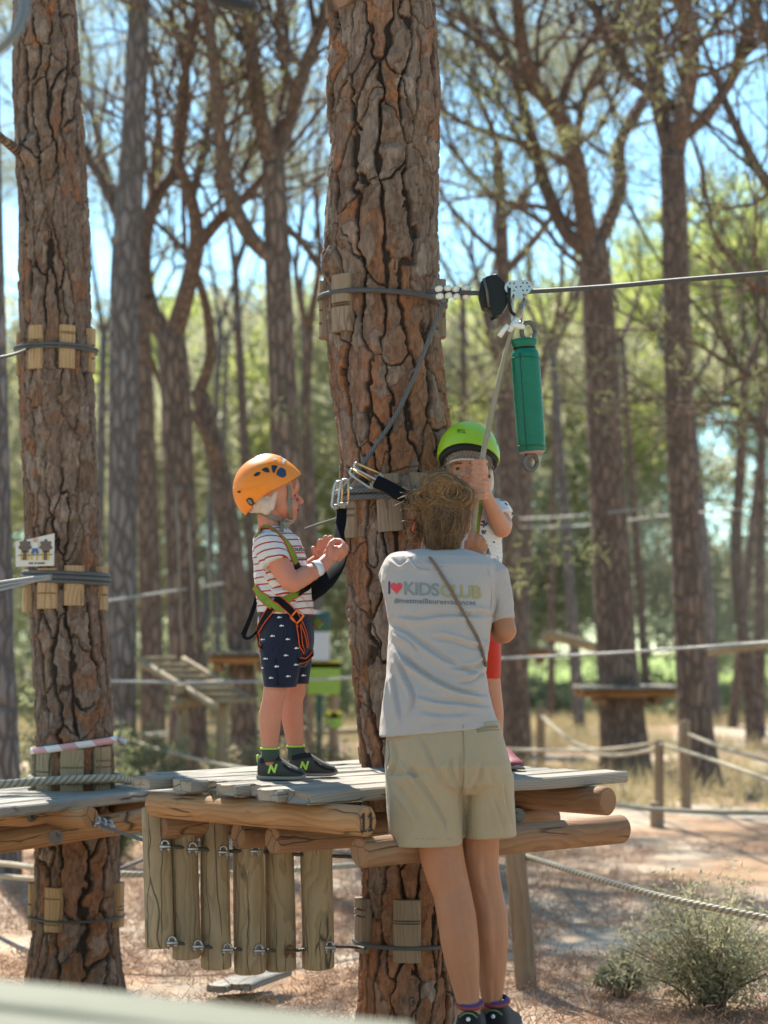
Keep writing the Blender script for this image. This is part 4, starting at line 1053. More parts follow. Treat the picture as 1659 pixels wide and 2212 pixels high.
# ---------------------------------------------------------------- platform the picture is taken from
npf = empty('tree_platform', (-.4, 1.5, .9)); tag(npf, 'pale greenish plank deck blurred in the bottom left corner', 'platform')
G1 = Vector((.9, -.43, 0)).normalized(); G2 = Vector((.43, .9, 0)).normalized()
for i in range(9):
    p = Vector((-1.4, 2.669, 1.01)) - G2 * (.065 + i * .135)
    plank('plank', p, G1, (1.60, 1.66, 1.70, 1.75, 1.75, 1.75, 1.75, 1.75, 1.75)[i], .13, .04, 'near_plank', npf, 240 + i, ends=2.2)
log('joist', Vector((-1.0, 2.3, .92)), Vector((-1.15, 1.1, .92)), .045, .045, 'log', npf, 41)
log('joist', Vector((-.38, 2.1, .92)), Vector((-.5, 1.1, .92)), .045, .045, 'log', npf, 42)
for (x, y) in ((-1.05, 1.9), (-.45, 1.6)): log('leg', (x, y, -.05), (x, y, .88), .05, .05, 'post', npf, 43)
# loose boards on the ground
lb = empty('board_stack', P(510, 2140, 7.4)); tag(lb, 'short pale boards lying on the ground below the hanging logs', 'boards')
for i in range(2):
    plank('plank', Vector((P(465 + i * 52, 2150, 7.3).x, 7.28 + .02 * i, .10)), Vector((.35, .9, 0)), .42, .085, .03, 'plank', lb, 300 + i)
log('bearer', P(450, 2172, 7.35), P(590, 2160, 7.45), .035, .035, 'post', lb, 45)

# things hanging close to the lens at the upper edge
M['rubber'] = simple('grey_rubber', (.16, .16, .14), .45, bump=.3); M['black_rubber'] = simple('black_rubber', (.012, .014, .018), .35)
mb = MB(); mb.tube(catmull([P(-30, 122, 2.7), P(15, 92, 2.7), P(45, 45, 2.72), P(52, -15, 2.75), P(40, -90, 2.8)], 7), S(13, 2.7), 14)
tag(mb.build('cable_loop', M['rope'] if False else M['rubber']), 'blurred grey cable loop in the top left corner', 'cable')
mb = MB(); mb.tube(catmull([P(380, -50, 2.6), P(450, -14, 2.6), P(510, 6, 2.6), P(548, 14, 2.6)], 6), [S(20, 2.6), S(19, 2.6), S(17, 2.6), S(10, 2.6)], 14)
mb.ell(P(548, 14, 2.6), (S(9, 2.6),) * 3)
tag(mb.build('rubber_handle', M['black_rubber']), 'blurred black rubber grip at the top edge left of the thick trunk', 'handle')

# ---------------------------------------------------------------- far platforms, ramp, notice boards
def small_platform(label, cx, y, z, half, seed, trunk_r=.25, n=8):
    root = empty('tree_platform', (cx, y, z)); tag(root, label, 'platform'); rs = np.random.default_rng(seed)
    for i in range(n):
        w_ = 2 * half / n; plank('plank', Vector((cx - half + (i + .5) * w_, y - half + rs.normal(0, .03), z)), (0, 1, 0), half * 2, w_ * .93, .04, 'plank', root, seed + i)
    for k in (-.55, .55): log('upper_log', (cx - half * .98, y + k * half, z - .085), (cx + half * .98, y + k * half, z - .085), .045, .045, 'log', root, seed)
    for k in (-1, 1): log('lower_log', (cx + k * (trunk_r + .05), y - half * .8, z - .17), (cx + k * (trunk_r + .05), y + half * .8, z - .17), .045, .045, 'log_dark', root, seed)
    return root
pp = P(1352, 1480, 20.5); small_platform('small square plank platform round the pine beyond the rope fence', pp.x, 20.5, pp.z, .54, 400)
pp = P(1118, 1398, 25.0); small_platform('far platform behind the woman\'s elbow', pp.x, 25.0, pp.z, .42, 420)
pp = P(520, 1408, 18.4); small_platform('sunlit platform behind the striped boy, left of his hips', pp.x, 18.4, pp.z + .01, .3, 440, .16)
# ramp of boards
rp = empty('plank_ramp', P(390, 1500, 15)); tag(rp, 'wooden plank ramp with rope rails rising to the left', 'ramp')
for i in range(8):
    plank('plank', P(300 + i * 21 - 12, 1418 + i * 13, 15.2 - .1 * i), (1, .15, 0), .36, .13, .035, 'post', rp, 460 + i)
log('side_beam', P(300, 1428, 15.15), P(470, 1530, 14.3), .03, .03, 'post', rp, 47); log('side_beam', P(395, 1424, 15.6), P(545, 1515, 14.9), .03, .03, 'post', rp, 48)
for u, v in ((380, 1050), (408, 1120), (445, 1080)): 
    mb = MB(); mb.tube([P(u, v, 15), P(u + 14, 1410, 15)], .006, 6, cap=True); mb.build('hanging_rope', M['rope'], rp)
for (u0, v0_, u1, v1_, zt) in ((370, 1520, 500, 1505, 0), (380, 1490, 500, 1480, 0)):
    log('support_beam', P(u0, v0_, 14.6), P(u1, v1_, 14.9), .05, .05, 'post', rp, 49)
for u in (395, 480): log('support_post', P(u, 1520, 14.7), Vector((P(u, 1520, 14.7).x, 14.7, -.05)), .05, .05, 'post', rp, 50)
M['board_white'] = simple('notice_white', (.62, .62, .66), .5); M['board_lime'] = simple('notice_lime', (.30, .45, .06), .5); M['board_yellow'] = simple('notice_yellow', (.65, .55, .05), .5); M['dark_green'] = simple('bin_green', (.02, .07, .055), .5)
M['poster_orange'] = simple('poster_orange', (.6, .25, .06), .5)
def stand_board(label, polys, y, posts, nm='notice_board'):
    root = empty(nm, (P(posts[0][0], 1600, y).x, y, 0)); tag(root, label, 'sign')
    for i, (u, v) in enumerate(posts): log('post', Vector((P(u, v, y + .06).x, y + .06, -.05)), P(u, v, y + .06), .04, .04, 'fence_wood', root, 52 + i)
    for nme, pts, m in polys: flat_poly(nme, pts, y, .02, m, root)
stand_board('lime green and white notice board behind the striped boy', [('white_sheet', [(655, 1365), (712, 1365), (712, 1430), (655, 1430)], 'board_white'), ('lime_panel', [(652, 1432), (735, 1432), (735, 1500), (652, 1500)], 'board_lime'), ('yellow_strip', [(652, 1427), (735, 1427), (735, 1443), (652, 1443)], 'board_yellow')], 16.5, [(668, 1370), (722, 1430)])
stand_board('small yellow and green plate low behind the thick trunk', [('plate', [(704, 1545), (738, 1545), (738, 1572), (704, 1572)], 'board_lime'), ('top_half', [(704, 1536), (738, 1536), (738, 1550), (704, 1550)], 'board_yellow'), ('spot', [(716, 1538), (727, 1538), (727, 1552), (716, 1552)], 'poster_orange')], 15.5, [(720, 1538)])
mb = MB(); mb.box(P(690, 1345, 17), (.10, .08, .10), None, .02); mb.tube([P(690, 1340, 17), Vector((P(690, 1340, 17).x, 17, -.02))], .03, 8)
tag(mb.build('green_box', M['dark_green']), 'dark green box on a pole behind the striped boy', 'box')

# ---------------------------------------------------------------- rope fences
FENCE = {}
def fpost(label, u, vb, vt, wpx, key, lean=0):
    y = CAM.z * FPX / (vb - 1400); b = P(u, vb, y); b.z = -.05; t_ = P(u + lean, vt, y)
    o = log('fence_post', b, t_, S(wpx / 2, y), S(wpx / 2, y) * .95, 'fence_wood', None, abs(hash(key)) % 97 if False else len(FENCE) + 500)
    tag(o, label, 'fence post', 'posts of the rope fences'); FENCE[key] = y
    return y
fpost('stout fence post standing close behind the woman\'s calves', 1140, 2122, 1790, 46, 'a', -32)
fpost('short fence post with a stub beside it', 1424, 1786, 1598, 21, 'b')
fpost('tall fence post in front of the Y-forked pine', 1482, 1746, 1556, 24, 'c', -2)
fpost('fence post right of the woman\'s waist, with a sloping rope', 1168, 1652, 1528, 20, 'd')
fpost('pale fence post beside the woman\'s hip, left of the sloping rope', 1122, 1640, 1518, 16, 'e')
fpost('fence post beside the sign-bearing pine, start of the white rope', 266, 1700, 1585, 22, 'f')
o = log('post_stub', Vector((P(1416, 1786, 14.5).x, 14.45, -.05)), P(1416, 1732, 14.45), .045, .045, 'fence_wood', None, 530); tag(o, 'squat stub leaning on the short fence post', 'post stub')
def rope(label, pts, r=.014, mat='rope', sag=0.0, name='fence_rope', cat='rope', group=None, n=8):
    mb = MB(); mb.tube(catmull([P(*p) for p in pts], 8), r, n); tag(mb.build(name, M[mat]), label, cat, group)
rope('rope sagging from the woman\'s hip to the short fence post', [(1080, 1618, 17), (1200, 1622, 16.2), (1320, 1618, 15.2), (1424, 1604, 14.5)], .015)
rope('lower sagging rope meeting the short fence post', [(1230, 1616, 19), (1320, 1632, 16.5), (1424, 1618, 14.5)], .015)
rope('rope from the short fence post down to the picture edge', [(1424, 1606, 14.5), (1540, 1642, 13), (1680, 1692, 11.5)], .014)
rope('rope from the tall fence post down to the picture edge', [(1482, 1584, 16.2), (1570, 1618, 14.5), (1700, 1656, 13)], .015)
rope('low rope running right from the platform to the picture edge', [(1250, 1722, 12), (1340, 1740, 11.5), (1480, 1752, 11), (1700, 1757, 10.5)], .0135)
rope('thick rope sloping from the stout post to the picture edge', [(1060, 1842, 8.2), (1140, 1852, 7.78), (1280, 1895, 7.3), (1450, 1942, 6.9), (1700, 1992, 6.6)], .013)
rope('rope sloping down from the post beside the waist', [(1168, 1545, 22), (1220, 1590, 20), (1270, 1616, 18.5), (1330, 1622, 17)], .017)
rope('white rope from the fence post to the main platform', [(266, 1592, 18.6), (340, 1618, 15), (470, 1650, 12), (620, 1675, 10)], .0135)
rope('level rope behind the boy in stripes, upper one', [(270, 1592, 18.5), (380, 1580, 18.8), (460, 1562, 19), (520, 1574, 19), (640, 1582, 18.5), (800, 1575, 18)], .019)
rope('level rope behind the boy in stripes, lower one', [(260, 1590, 18.6), (420, 1590, 18.6), (560, 1592, 18.6), (700, 1584, 18.4), (800, 1582, 18)], .017)
rope('upper rope left of the sign-bearing pine, below the platform', [(-40, 1862, 9.5), (30, 1868, 9), (90, 1876, 8.6), (270, 1888, 8.4), (420, 1890, 8.4), (620, 1880, 8.6), (780, 1868, 9.0)], .014)
rope('lower rope left of the sign-bearing pine, below the platform', [(-40, 1888, 9.5), (40, 1896, 9), (120, 1900, 8.7), (250, 1898, 8.6)], .012)
rope('dark cable slanting behind the hanging logs', [(250, 1880, 9.0), (330, 1850, 9.2), (480, 1800, 9.6)], .008, 'cable')
# cables of the other courses
cab = [('pale cable crossing the trees right of the woman at hip height', [(1070, 1423, 14), (1300, 1412, 13), (1480, 1400, 12), (1700, 1385, 11)], .009),
       ('pale cable behind the green-helmeted boy\'s shoulder, upper one', [(1090, 1122, 25), (1200, 1117, 23), (1310, 1108, 20.3), (1480, 1085, 19), (1560, 1078, 18)], .0095),
       ('pale cable behind the green-helmeted boy\'s shoulder, lower one', [(1090, 1140, 25), (1250, 1136, 23), (1420, 1116, 20), (1600, 1100, 18)], .0095),
       ('cable running left of the striped boy\'s chest', [(220, 1300, 14), (350, 1280, 16), (520, 1255, 19)], .0095),
       ('level cable behind the striped boy\'s shorts', [(240, 1472, 13), (420, 1474, 14), (640, 1470, 15), (800, 1462, 16)], .0095),
       ('cable from the picture edge to the pale blocks', [(-40, 778, 5.9), (20, 768, 6.6), (60, 754, 7.06)], .006),
       ('cable slanting left behind the striped boy\'s chin', [(660, 1142, 6.6), (690, 1132, 6.45), (735, 1118, 6.22)], .005)]
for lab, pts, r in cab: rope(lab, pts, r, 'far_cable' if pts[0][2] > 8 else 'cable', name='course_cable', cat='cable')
for k, (v0, v1_, v2) in enumerate([(1262, 1252, 1243), (1272, 1258, 1250), (1282, 1264, 1246)]):
    rope(['upper', 'middle', 'lowest'][k] + ' of the three white strands leaving the cable bundle to the left', [(-40, v0 + 2, 6.3), (40, v1_, 6.75), (110, v2, 6.99)], .0055, 'far_cable', name='course_cable', cat='cable')
# rope net bridge, right
def net(label, u0, u1, v0, v1, y, nu, nv):
    mb = MB()
    for i in range(nv):
        v = v0 + (v1 - v0) * i / (nv - 1); mb.tube([P(u0, v, y), P((u0 + u1) / 2, v + 6, y), P(u1, v, y)], .0045, 4)
    for j in range(nu):
        u = u0 + (u1 - u0) * j / (nu - 1); mb.tube([P(u, v0, y), P(u, v1, y)], .0045, 4)
    tag(mb.build('rope_net', M['cable_grey']), label, 'net')
net('fine rope net hung between the two right-hand pines', 1392, 1455, 1100, 1400, 21, 3, 26)
net('fine rope net at the picture edge, right of the Y-forked pine', 1508, 1700, 1120, 1380, 22, 6, 24)
for lab, a, b, yy in (('dark slanting beam behind the far platform', (1175, 1368), (1302, 1402), 22), ('dark level beam at the right edge above the meadow', (1500, 1412), (1700, 1385), 24)):
    o = log('course_beam', P(*a, yy), P(*b, yy + .5), .06, .06, 'post', None, 560); tag(o, lab, 'beam')

# ================================================================ decals, straps: laid on the real surface they belong to
def UVpx(co):
    """world -> picture coordinates (vectorised)"""
    co = np.asarray(co, float) - np.array(CAM); fw = co[:, 1] * _c + co[:, 2] * _s; upc = -co[:, 1] * _s + co[:, 2] * _c
    return CW / 2 + co[:, 0] / fw * FPX, CH / 2 - upc / fw * FPX
def bvh_of(*objs):
    V, F = [], []
    for o in objs:
        b = len(V); m = PM(o); V += [m @ v.co for v in o.data.vertices]; F += [tuple(b + i for i in p.vertices) for p in o.data.polygons]
    return BVHTree.FromPolygons(V, F)
def onto(bv, u, v, lift, default_y=None):
    d = (P(u, v, 5.0) - CAM).normalized(); h = bv.ray_cast(CAM, d, 60)
    if h[0] is None:
        if default_y is None:
            q = bv.find_nearest(P(u, v, 5.5)); return (q[0] + q[1] * lift, q[1])
        return (P(u, v, default_y), Vector((0, -1, 0)))
    n = h[1]
    if n.dot(d) > 0: n = -n
    return (h[0] + n * lift, n)
def subdiv(V, F, maxlen):
    bm = bmesh.new(); vs = [bm.verts.new((p[0], p[1], 0)) for p in V]
    for f in F:
        try: bm.faces.new([vs[i] for i in f])
        except ValueError: pass
    for _ in range(5):
        es = [e for e in bm.edges if e.calc_length() > maxlen]
        if not es: break
        bmesh.ops.subdivide_edges(bm, edges=es, cuts=1); bmesh.ops.triangulate(bm, faces=bm.faces)
    bm.verts.index_update(); bm.faces.ensure_lookup_table()
    Vo = [(v.co.x, v.co.y) for v in bm.verts]; Fo = [tuple(v.index for v in f.verts) for f in bm.faces]; bm.free(); return Vo, Fo
def islands(V, F):
    par = list(range(len(V)))
    def fd(i):
        while par[i] != i: par[i] = par[par[i]]; i = par[i]
        return i
    for f in F:
        for j in f[1:]: par[fd(f[0])] = fd(j)
    out = {}
    for f in F: out.setdefault(fd(f[0]), []).append(f)
    res = []
    for fs in out.values():
        ids = sorted({i for f in fs for i in f}); mp = {i: k for k, i in enumerate(ids)}; res.append(([V[i] for i in ids], [tuple(mp[i] for i in f) for f in fs]))
    return res
def decal(name, V, F, bv, lift, mat, parent, maxlen=4.0):
    """V in picture coordinates"""
    V, F = subdiv(V, F, maxlen); W = [onto(bv, u, v, lift)[0] for u, v in V]
    # drop faces that would bridge a fold edge
    F = [f for f in F if max((W[f[i]] - W[f[i - 1]]).length for i in range(3)) < .03]
    if not F: return None
    o = mesh_obj(name, W, F, mat, parent, False)
    return o
def print_text(name, body, box, bv, lift, mat, parent, slope=0.0, spacing=1.0, offset=0.0, shear=0.0, split=True):
    """box (u0, u1, vcentre, height)"""
    V, F = text_mesh(body, 1.0, 0, offset, spacing, shear)
    mn, mx = V.min(0), V.max(0); u0, u1, vc, hh = box
    Q = [(u0 + (p[0] - mn[0]) / (mx[0] - mn[0]) * (u1 - u0), 0, p) for p in V]
    Q = [(u, vc + slope * (u - (u0 + u1) / 2) - (p[1] - (mn[1] + mx[1]) / 2) / (mx[1] - mn[1]) * hh) for u, _, p in Q]
    for (v_, f_) in (islands(Q, F) if split else [(Q, F)]): decal(name, v_, f_, bv, lift, mat, parent)
def strap(name, pts, wpx, bv, mat, parent, lift=.004, th=.0016, pipe=None, y=5.5, n=5, dy=None):
    """webbing on a surface; pts in picture coordinates (u, v[, y to leave the surface])"""
    c = catmull([(p[0], p[1], 0) for p in pts], n)
    ctr = []
    free = {i: p[2] for i, p in enumerate(pts) if len(p) > 2}
    for i, q in enumerate(c):
        t = i / (len(c) - 1) * (len(pts) - 1); k = int(min(t, len(pts) - 2)); f = t - k
        if k in free or (k + 1) in free:
            ya = free.get(k); yb = free.get(k + 1)
            if ya is None: ya = onto(bv, pts[k][0], pts[k][1], lift)[0].y
            if yb is None: yb = onto(bv, pts[k + 1][0], pts[k + 1][1], lift)[0].y
            ctr.append((P(q[0], q[1], ya + (yb - ya) * f), Vector((0, -1, 0))))
        else: ctr.append(onto(bv, q[0], q[1], lift))
    # smooth depth and normal along the strap
    pos = [p for p, _ in ctr]; nor = [n_ for _, n_ in ctr]
    for _ in range(3):
        pos = [pos[0]] + [(pos[i - 1] + pos[i] * 2 + pos[i + 1]) / 4 for i in range(1, len(pos) - 1)] + [pos[-1]]
        nor = [((nor[max(i - 1, 0)] + nor[i] + nor[min(i + 1, len(nor) - 1)])).normalized() for i in range(len(nor))]
    ws = wpx if hasattr(wpx, '__len__') else [wpx, wpx]
    V, F, ed = [], [], [[], []]
    for i, p in enumerate(pos):
        t = (pos[min(i + 1, len(pos) - 1)] - pos[max(i - 1, 0)]).normalized(); b = t.cross(nor[i])
        b = b.normalized() if b.length > 1e-6 else Vector((0, 0, 1)); nn = b.cross(t).normalized()
        hw = S(np.interp(i / (len(pos) - 1), np.linspace(0, 1, len(ws)), ws) / 2, p.y)
        V += [p - b * hw + nn * th, p + b * hw + nn * th, p + b * hw - nn * th, p - b * hw - nn * th]
        ed[0].append(p - b * hw + nn * th * .5); ed[1].append(p + b * hw + nn * th * .5)
    for i in range(len(pos) - 1):
        for k in range(4): F.append((i * 4 + k, i * 4 + (k + 1) % 4, i * 4 + 4 + (k + 1) % 4, i * 4 + 4 + k))
    m = len(pos) - 1; F += [(3, 2, 1, 0), (m * 4, m * 4 + 1, m * 4 + 2, m * 4 + 3)]
    o = mesh_obj(name, V, F, mat, parent, False)
    if pipe is not None:
        for e in ed:
            mb = MB(); mb.tube(e, .0019, 6); mb.build('edge_piping', pipe, o)
    return o

def mk_web(name, col, spec=.12):
    t = NT(name); o = t.obj(); w_ = t.n('TexWave', {'Vector': o, 'Scale': 260.0, 'Distortion': .5}, out=1)
    c = t.mix(t.noise(o, 70, 3), tuple(x * .75 for x in col), tuple(x * 1.2 for x in col))
    return t.pbr(c, .75, t.bump(w_, .25, .001), spec=spec)
M['web_green'] = mk_web('green_webbing', (.17, .27, .035)); M['web_black'] = mk_web('black_webbing', (.007, .007, .008)); M['web_red'] = mk_web('red_piping', (.55, .09, .03))
M['web_taupe'] = mk_web('taupe_webbing', (.22, .19, .14)); M['orange_buckle'] = simple('orange_buckle', (.75, .16, .03), .35)
M['gold'] = simple('gold_gate', (.72, .48, .20), .35, .8); M['alu'] = simple('polished_aluminium', (.40, .41, .42), .34, .95, var=.15)
M['taupe_plastic'] = simple('taupe_plastic', (.28, .26, .20), .45)
M['white_cap'] = simple('white_cap', (.75, .73, .66), .4, var=.12, nscale=60); M['black_plastic'] = simple('black_plastic', (.008, .008, .009), .4, spec=.25)

# ================================================================ zip line
zl = empty('zip_line', P(945, 632, 5.98)); tag(zl, 'steel zip-line cable leaving the trunk to the right, with white-capped clamps', 'cable')
mb = MB(); mb.tube(catmull([P(700, 640, 6.1), P(760, 625, 6.01)] and [P(925, 630, 6.0), P(1020, 633, 5.92), P(1115, 631, 5.84), P(1300, 620, 5.70), P(1480, 604, 5.55), P(1720, 585, 5.35)], 8), .0078, 10)
mb.build('wire_rope', M['cable'], zl)
for i, u in enumerate((948, 966, 985, 1005)):
    for k, dv in enumerate((-8, 8)):
        mb = MB(); c = P(u + (1.5 if k else 0) + (0, 1, -1, 1)[i], 632 + dv + (0, -2, 1, 0)[i] * .7, 5.94); mb.cap(c + Vector((-.003, .004, 0)), c + Vector((.003, -.004, 0)), .0098, .0104, 12); mb.build('clamp_cap', M['white_cap'], zl)
    mb = MB(); mb.box(P(u + 9, 632, 5.955), (.004, .012, .016), None, .003); mb.build('clamp', M['steel_dull'], zl)
mb = MB(); mb.tube([P(957 + 9 * math.cos(a), 648 + 12 * math.sin(a), 5.955 + .006 * math.sin(2 * a)) for a in np.linspace(0, 2 * math.pi, 18)], .004, 8); mb.build('thimble', M['steel_dull'], zl)
# second cable, slanting down across the bark
mb = MB(); mb.tube(catmull([P(957, 655, 5.955), P(944, 690, 5.965), P(920, 750, 5.975), P(888, 830, 5.985), P(850, 905, 5.99), P(812, 962, 5.99), P(775, 1015, 5.985), P(748, 1050, 5.985), P(722, 1076, 6.03)], 6), .0074, 10)
tag(mb.build('safety_cable', M['cable_grey']), 'dark grey cable slanting across the bark from the clamps to the snap hooks', 'cable')
# stop buffer
pts = [(1035, 635), (1038, 609), (1051, 596), (1071, 591), (1091, 609), (1098, 655), (1084, 678), (1066, 684), (1058, 667), (1043, 663)]
mb = MB(); n = len(pts); V = [P(u, v, 5.82) for u, v in pts] + [P(u, v, 5.82) + Vector((0, .075, 0)) for u, v in pts]
mb.add(V, [tuple(range(n)), tuple(range(2 * n - 1, n - 1, -1))] + [(i, i + n, (i + 1) % n + n, (i + 1) % n) for i in range(n)])
so = remesh('stop_buffer', mb, .004, 3, M['black_plastic']); tag(so, 'black rubber stop buffer on the zip line beside the pulley', 'buffer')
mb = MB(); mb.tube([P(1045, 602, 5.815), P(1052, 630, 5.805), P(1056, 664, 5.815)], .0045, 6); mb.build('seam', M['steel_dull'], so)
mb = MB(); mb.tube([P(1085, 676, 5.85), P(1070, 684, 5.84), P(1060, 690, 5.84)], .006, 6); mb.build('tab', M['black_plastic'], so)

# pulley with snap hook
pu = empty('zip_pulley', P(1120, 640, 5.83)); tag(pu, 'silver twin-wheel pulley riding on the zip line', 'pulley')
for dy in (-.022, .022):
    mb = MB(); out = []
    for a in np.linspace(math.pi * .5, math.pi * 1.6, 12): out.append((1106 + 16 * math.cos(a), 621 - 15 * math.sin(a)))
    out += [(1112, 645), (1130, 645)]
    for a in np.linspace(-math.pi * .6, math.pi * .5, 12): out.append((1134 + 16 * math.cos(a), 620 - 15 * math.sin(a)))
    n = len(out); V = [P(u, v, 5.83 + dy) for u, v in out] + [P(u, v, 5.83 + dy) + Vector((0, .004, 0)) for u, v in out]
    mb.add(V, [tuple(range(n)), tuple(range(2 * n - 1, n - 1, -1))] + [(i, i + n, (i + 1) % n + n, (i + 1) % n) for i in range(n)])
    ck = mb.build('cheek_plate', M['alu'], pu, False)
    if dy < 0:
        for (cu, cv) in ((1106, 620), (1134, 619)):
            for a in np.linspace(0, 2 * math.pi, 6, endpoint=False):
                hb = MB(); hb.tube([P(cu + 9 * math.cos(a), cv + 9 * math.sin(a), 5.8075), P(cu + 9 * math.cos(a), cv + 9 * math.sin(a), 5.8065)], .0026, 8); hb.build('drilled_hole', M['black_plastic'], ck)
for u in (1106, 1134):
    mb = MB(); mb.tube([P(u, 620, 5.815), P(u, 620, 5.85)], .017, 16); mb.build('wheel', M['steel_dull'], pu)
def hook(name_parent, c, d, side, L, Wd, r, gate=True, mat='alu'):
    """snap hook: rounded ring along d, gate on one long side"""
    d = Vector(d).normalized(); sdv = Vector(side).normalized(); c = Vector(c); pts = []
    for a in np.linspace(0, 2 * math.pi, 36, endpoint=False):
        ca, sa = math.cos(a), math.sin(a); q = .45
        pts.append(c + d * math.copysign(abs(ca) ** q, ca) * L / 2 + sdv * math.copysign(abs(sa) ** q, sa) * Wd / 2 * (1 + .18 * ca))
    i0, i1 = 5, 14      # gate span, on +side
    fr = [pts[i % 36] for i in range(i1, 36 + i0 + 1)]
    mb = MB(); mb.tube(fr, r, 10); mb.build('hook_body', M[mat], name_parent)
    mb = MB(); mb.tube([pts[i0], pts[i1]], r * .8, 10); mb.build('gate', M['gold' if gate else mat], name_parent)
hook(pu, P(1119, 668, 5.83), (.08, 0, 1), (1, .2, 0), S(62, 5.83), S(26, 5.83), .0052, False, 'steel')
hb = MB(); hb.tube(catmull([P(1100, 622, 5.80), P(1100, 650, 5.80), P(1104, 672, 5.81), P(1112, 680, 5.82)], 5), .0055, 8); hb.build('side_lever', M['black_plastic'], pu)
# green weight bag
gb = empty('weight_bag', P(1149, 980, 5.82)); tag(gb, 'long green padded tube bag hanging from the pulley', 'bag')
def mk_bag():
    t = NT('green_vinyl'); o = t.obj(); nz = t.noise(t.scale(o, (1, 1, 1)), 9, 4, .6); n2 = t.noise(t.scale(o, (1, 1, 3)), 26, 3)
    c = t.mix(nz, (.0, .115, .062), (.004, .16, .09))
    return t.pbr(c, .42, t.bump(t.math('ADD', nz, t.math('MULTIPLY', n2, .35)), .45, .012), spec=.35)
M['bag'] = mk_bag(); M['bag_rim'] = simple('faded_pink_rim', (.40, .22, .22), .7)
bt, bb = P(1134, 762, 5.82), P(1149, 978, 5.82); ax_ = (bb - bt)
mb = MB(); rr, pp_ = [], []
for t_, r_ in ((-.135, 26), (-.13, 28.5), (-.10, 28.5), (-.07, 26.5), (-.045, 23.5), (-.035, 24), (-.01, 28.5), (.03, 30.5), (.1, 31), (.3, 31.3), (.6, 31), (.9, 30.2), (.985, 30), (.992, 29)):
    pp_.append(bt + ax_ * t_); rr.append(S(r_, 5.82))
mb.tube(pp_, rr, 28); mb.build('padded_tube', M['bag'], gb)
for t_ in (.06, .94):
    mb = MB(); mb.tube([bt + ax_ * t_ + Vector((math.cos(a) * S(31.3, 5.82), math.sin(a) * S(31.3, 5.82), 0)) for a in np.linspace(0, 2 * math.pi, 40)], .0012, 5); mb.build('stitched_seam', simple('dark_green_thread', (.002, .06, .035), .6), gb)
mb = MB(); mb.tube([bt + ax_ * t_ + Vector((-S(14, 5.82), -S(28.4, 5.82), 0)) for t_ in np.linspace(.02, .98, 12)], .0013, 5); mb.build('stitched_seam', simple('dark_green_thread', (.002, .06, .035), .6), gb)
mb = MB(); mb.tube([bt + ax_ * -.05, bt + ax_ * -.032], S(25, 5.82), 24); mb.build('tie_band', M['black_plastic'], gb)
mb = MB(); mb.tube([bt + ax_ * .992, bt + ax_ * 1.008], [S(29, 5.82), S(25, 5.82)], 24); mb.build('bottom_rim', M['bag_rim'], gb)
for nm, cu, cv, ru, rv in (('top_eye', 1141, 716, 14, 20), ('bottom_eye', 1146, 998, 14, 17)):
    mb = MB(); mb.tube([P(cu + ru * math.cos(a), cv + rv * math.sin(a), 5.82 + .006 * math.cos(a)) for a in np.linspace(0, 2 * math.pi, 22)], .0075, 10); mb.build(nm, M['steel_dull'], gb)
# rope the boy holds
hr = empty('pull_rope', P(1036, 1080, 5.78)); tag(hr, 'beige rope from the pulley down into the hands of the green-helmeted boy', 'rope')
M['cord'] = mk_rope('beige_cord', (.40, .345, .24), (.16, .13, .085), 120., 4., .8, 0, .0012)
mb = MB(); mb.tube(catmull([P(1112, 694, 5.82), P(1098, 742, 5.81), P(1076, 830, 5.80), P(1054, 930, 5.785), P(1040, 1000, 5.77), P(1032, 1060, 5.78), P(1024, 1130, 5.80), P(1018, 1200, 5.84)], 6), [.0075, .008, .0085, .0088, .0088, .0088, .009, .009], 10); mb.build('cord', M['cord'], hr)
mb = MB(); mb.tube([P(1118, 688, 5.815), P(1108, 704, 5.812), P(1100, 716, 5.81)], [.010, .0105, .009], 10); mb.build('knot_wrap', M['white_cap'], hr)
mb = MB(); mb.tube([P(1097, 702, 5.80), P(1086, 716, 5.80), P(1079, 727, 5.80)], [.0075, .008, .0085], 8); mb.build('taped_end', M['white_cap'], hr)
mb = MB(); mb.cap(P(1112, 702, 5.80), P(1128, 706, 5.80), .009, .009); mb.build('knot', M['white_cap'], hr)

# snap hooks on the collar, with black slings
for k, (c0, c1, sdv, W_, lab) in enumerate([((757, 1017), (806, 1049), (.5, 0, 1), 15, 'lower snap hook of the pair on the slanting cable'), ((766, 1004), (822, 1032), (.5, 0, 1), 15, 'upper snap hook of the pair on the slanting cable'),
        ((733, 1040), (727, 1096), (1, 0, .1), 21, 'outer snap hook of the hanging pair, left on the collar'), ((746, 1036), (741, 1092), (1, 0, .1), 22, 'inner snap hook of the hanging pair, left on the collar')]):
    yy = 5.93 - .012 * k; root = empty('snap_hook', P(*c1, yy)); tag(root, lab, 'snap hook', 'snap hooks on the thick trunk')
    a, b = P(*c0, yy), P(*c1, yy); hook(root, (a + b) / 2, b - a, sdv, (b - a).length, S(W_, yy), .0042)
    mb = MB(); mb.box(b, (.011, .009, .010), None, .004); mb.build('swivel_block', M['taupe_plastic'], root)
mb = MB(); mb.tube(catmull([P(812, 1040, 5.91), P(835, 1050, 5.90), P(858, 1064, 5.885), P(885, 1076, 5.86), P(915, 1088, 5.82)], 6), [.021, .020, .022, .019, .018], 14, flat=.5, up=(0, -1, .2))
tag(mb.build('sling', M['web_black']), 'black webbing sling running from the upper snap hooks behind the woman\'s hair', 'sling')
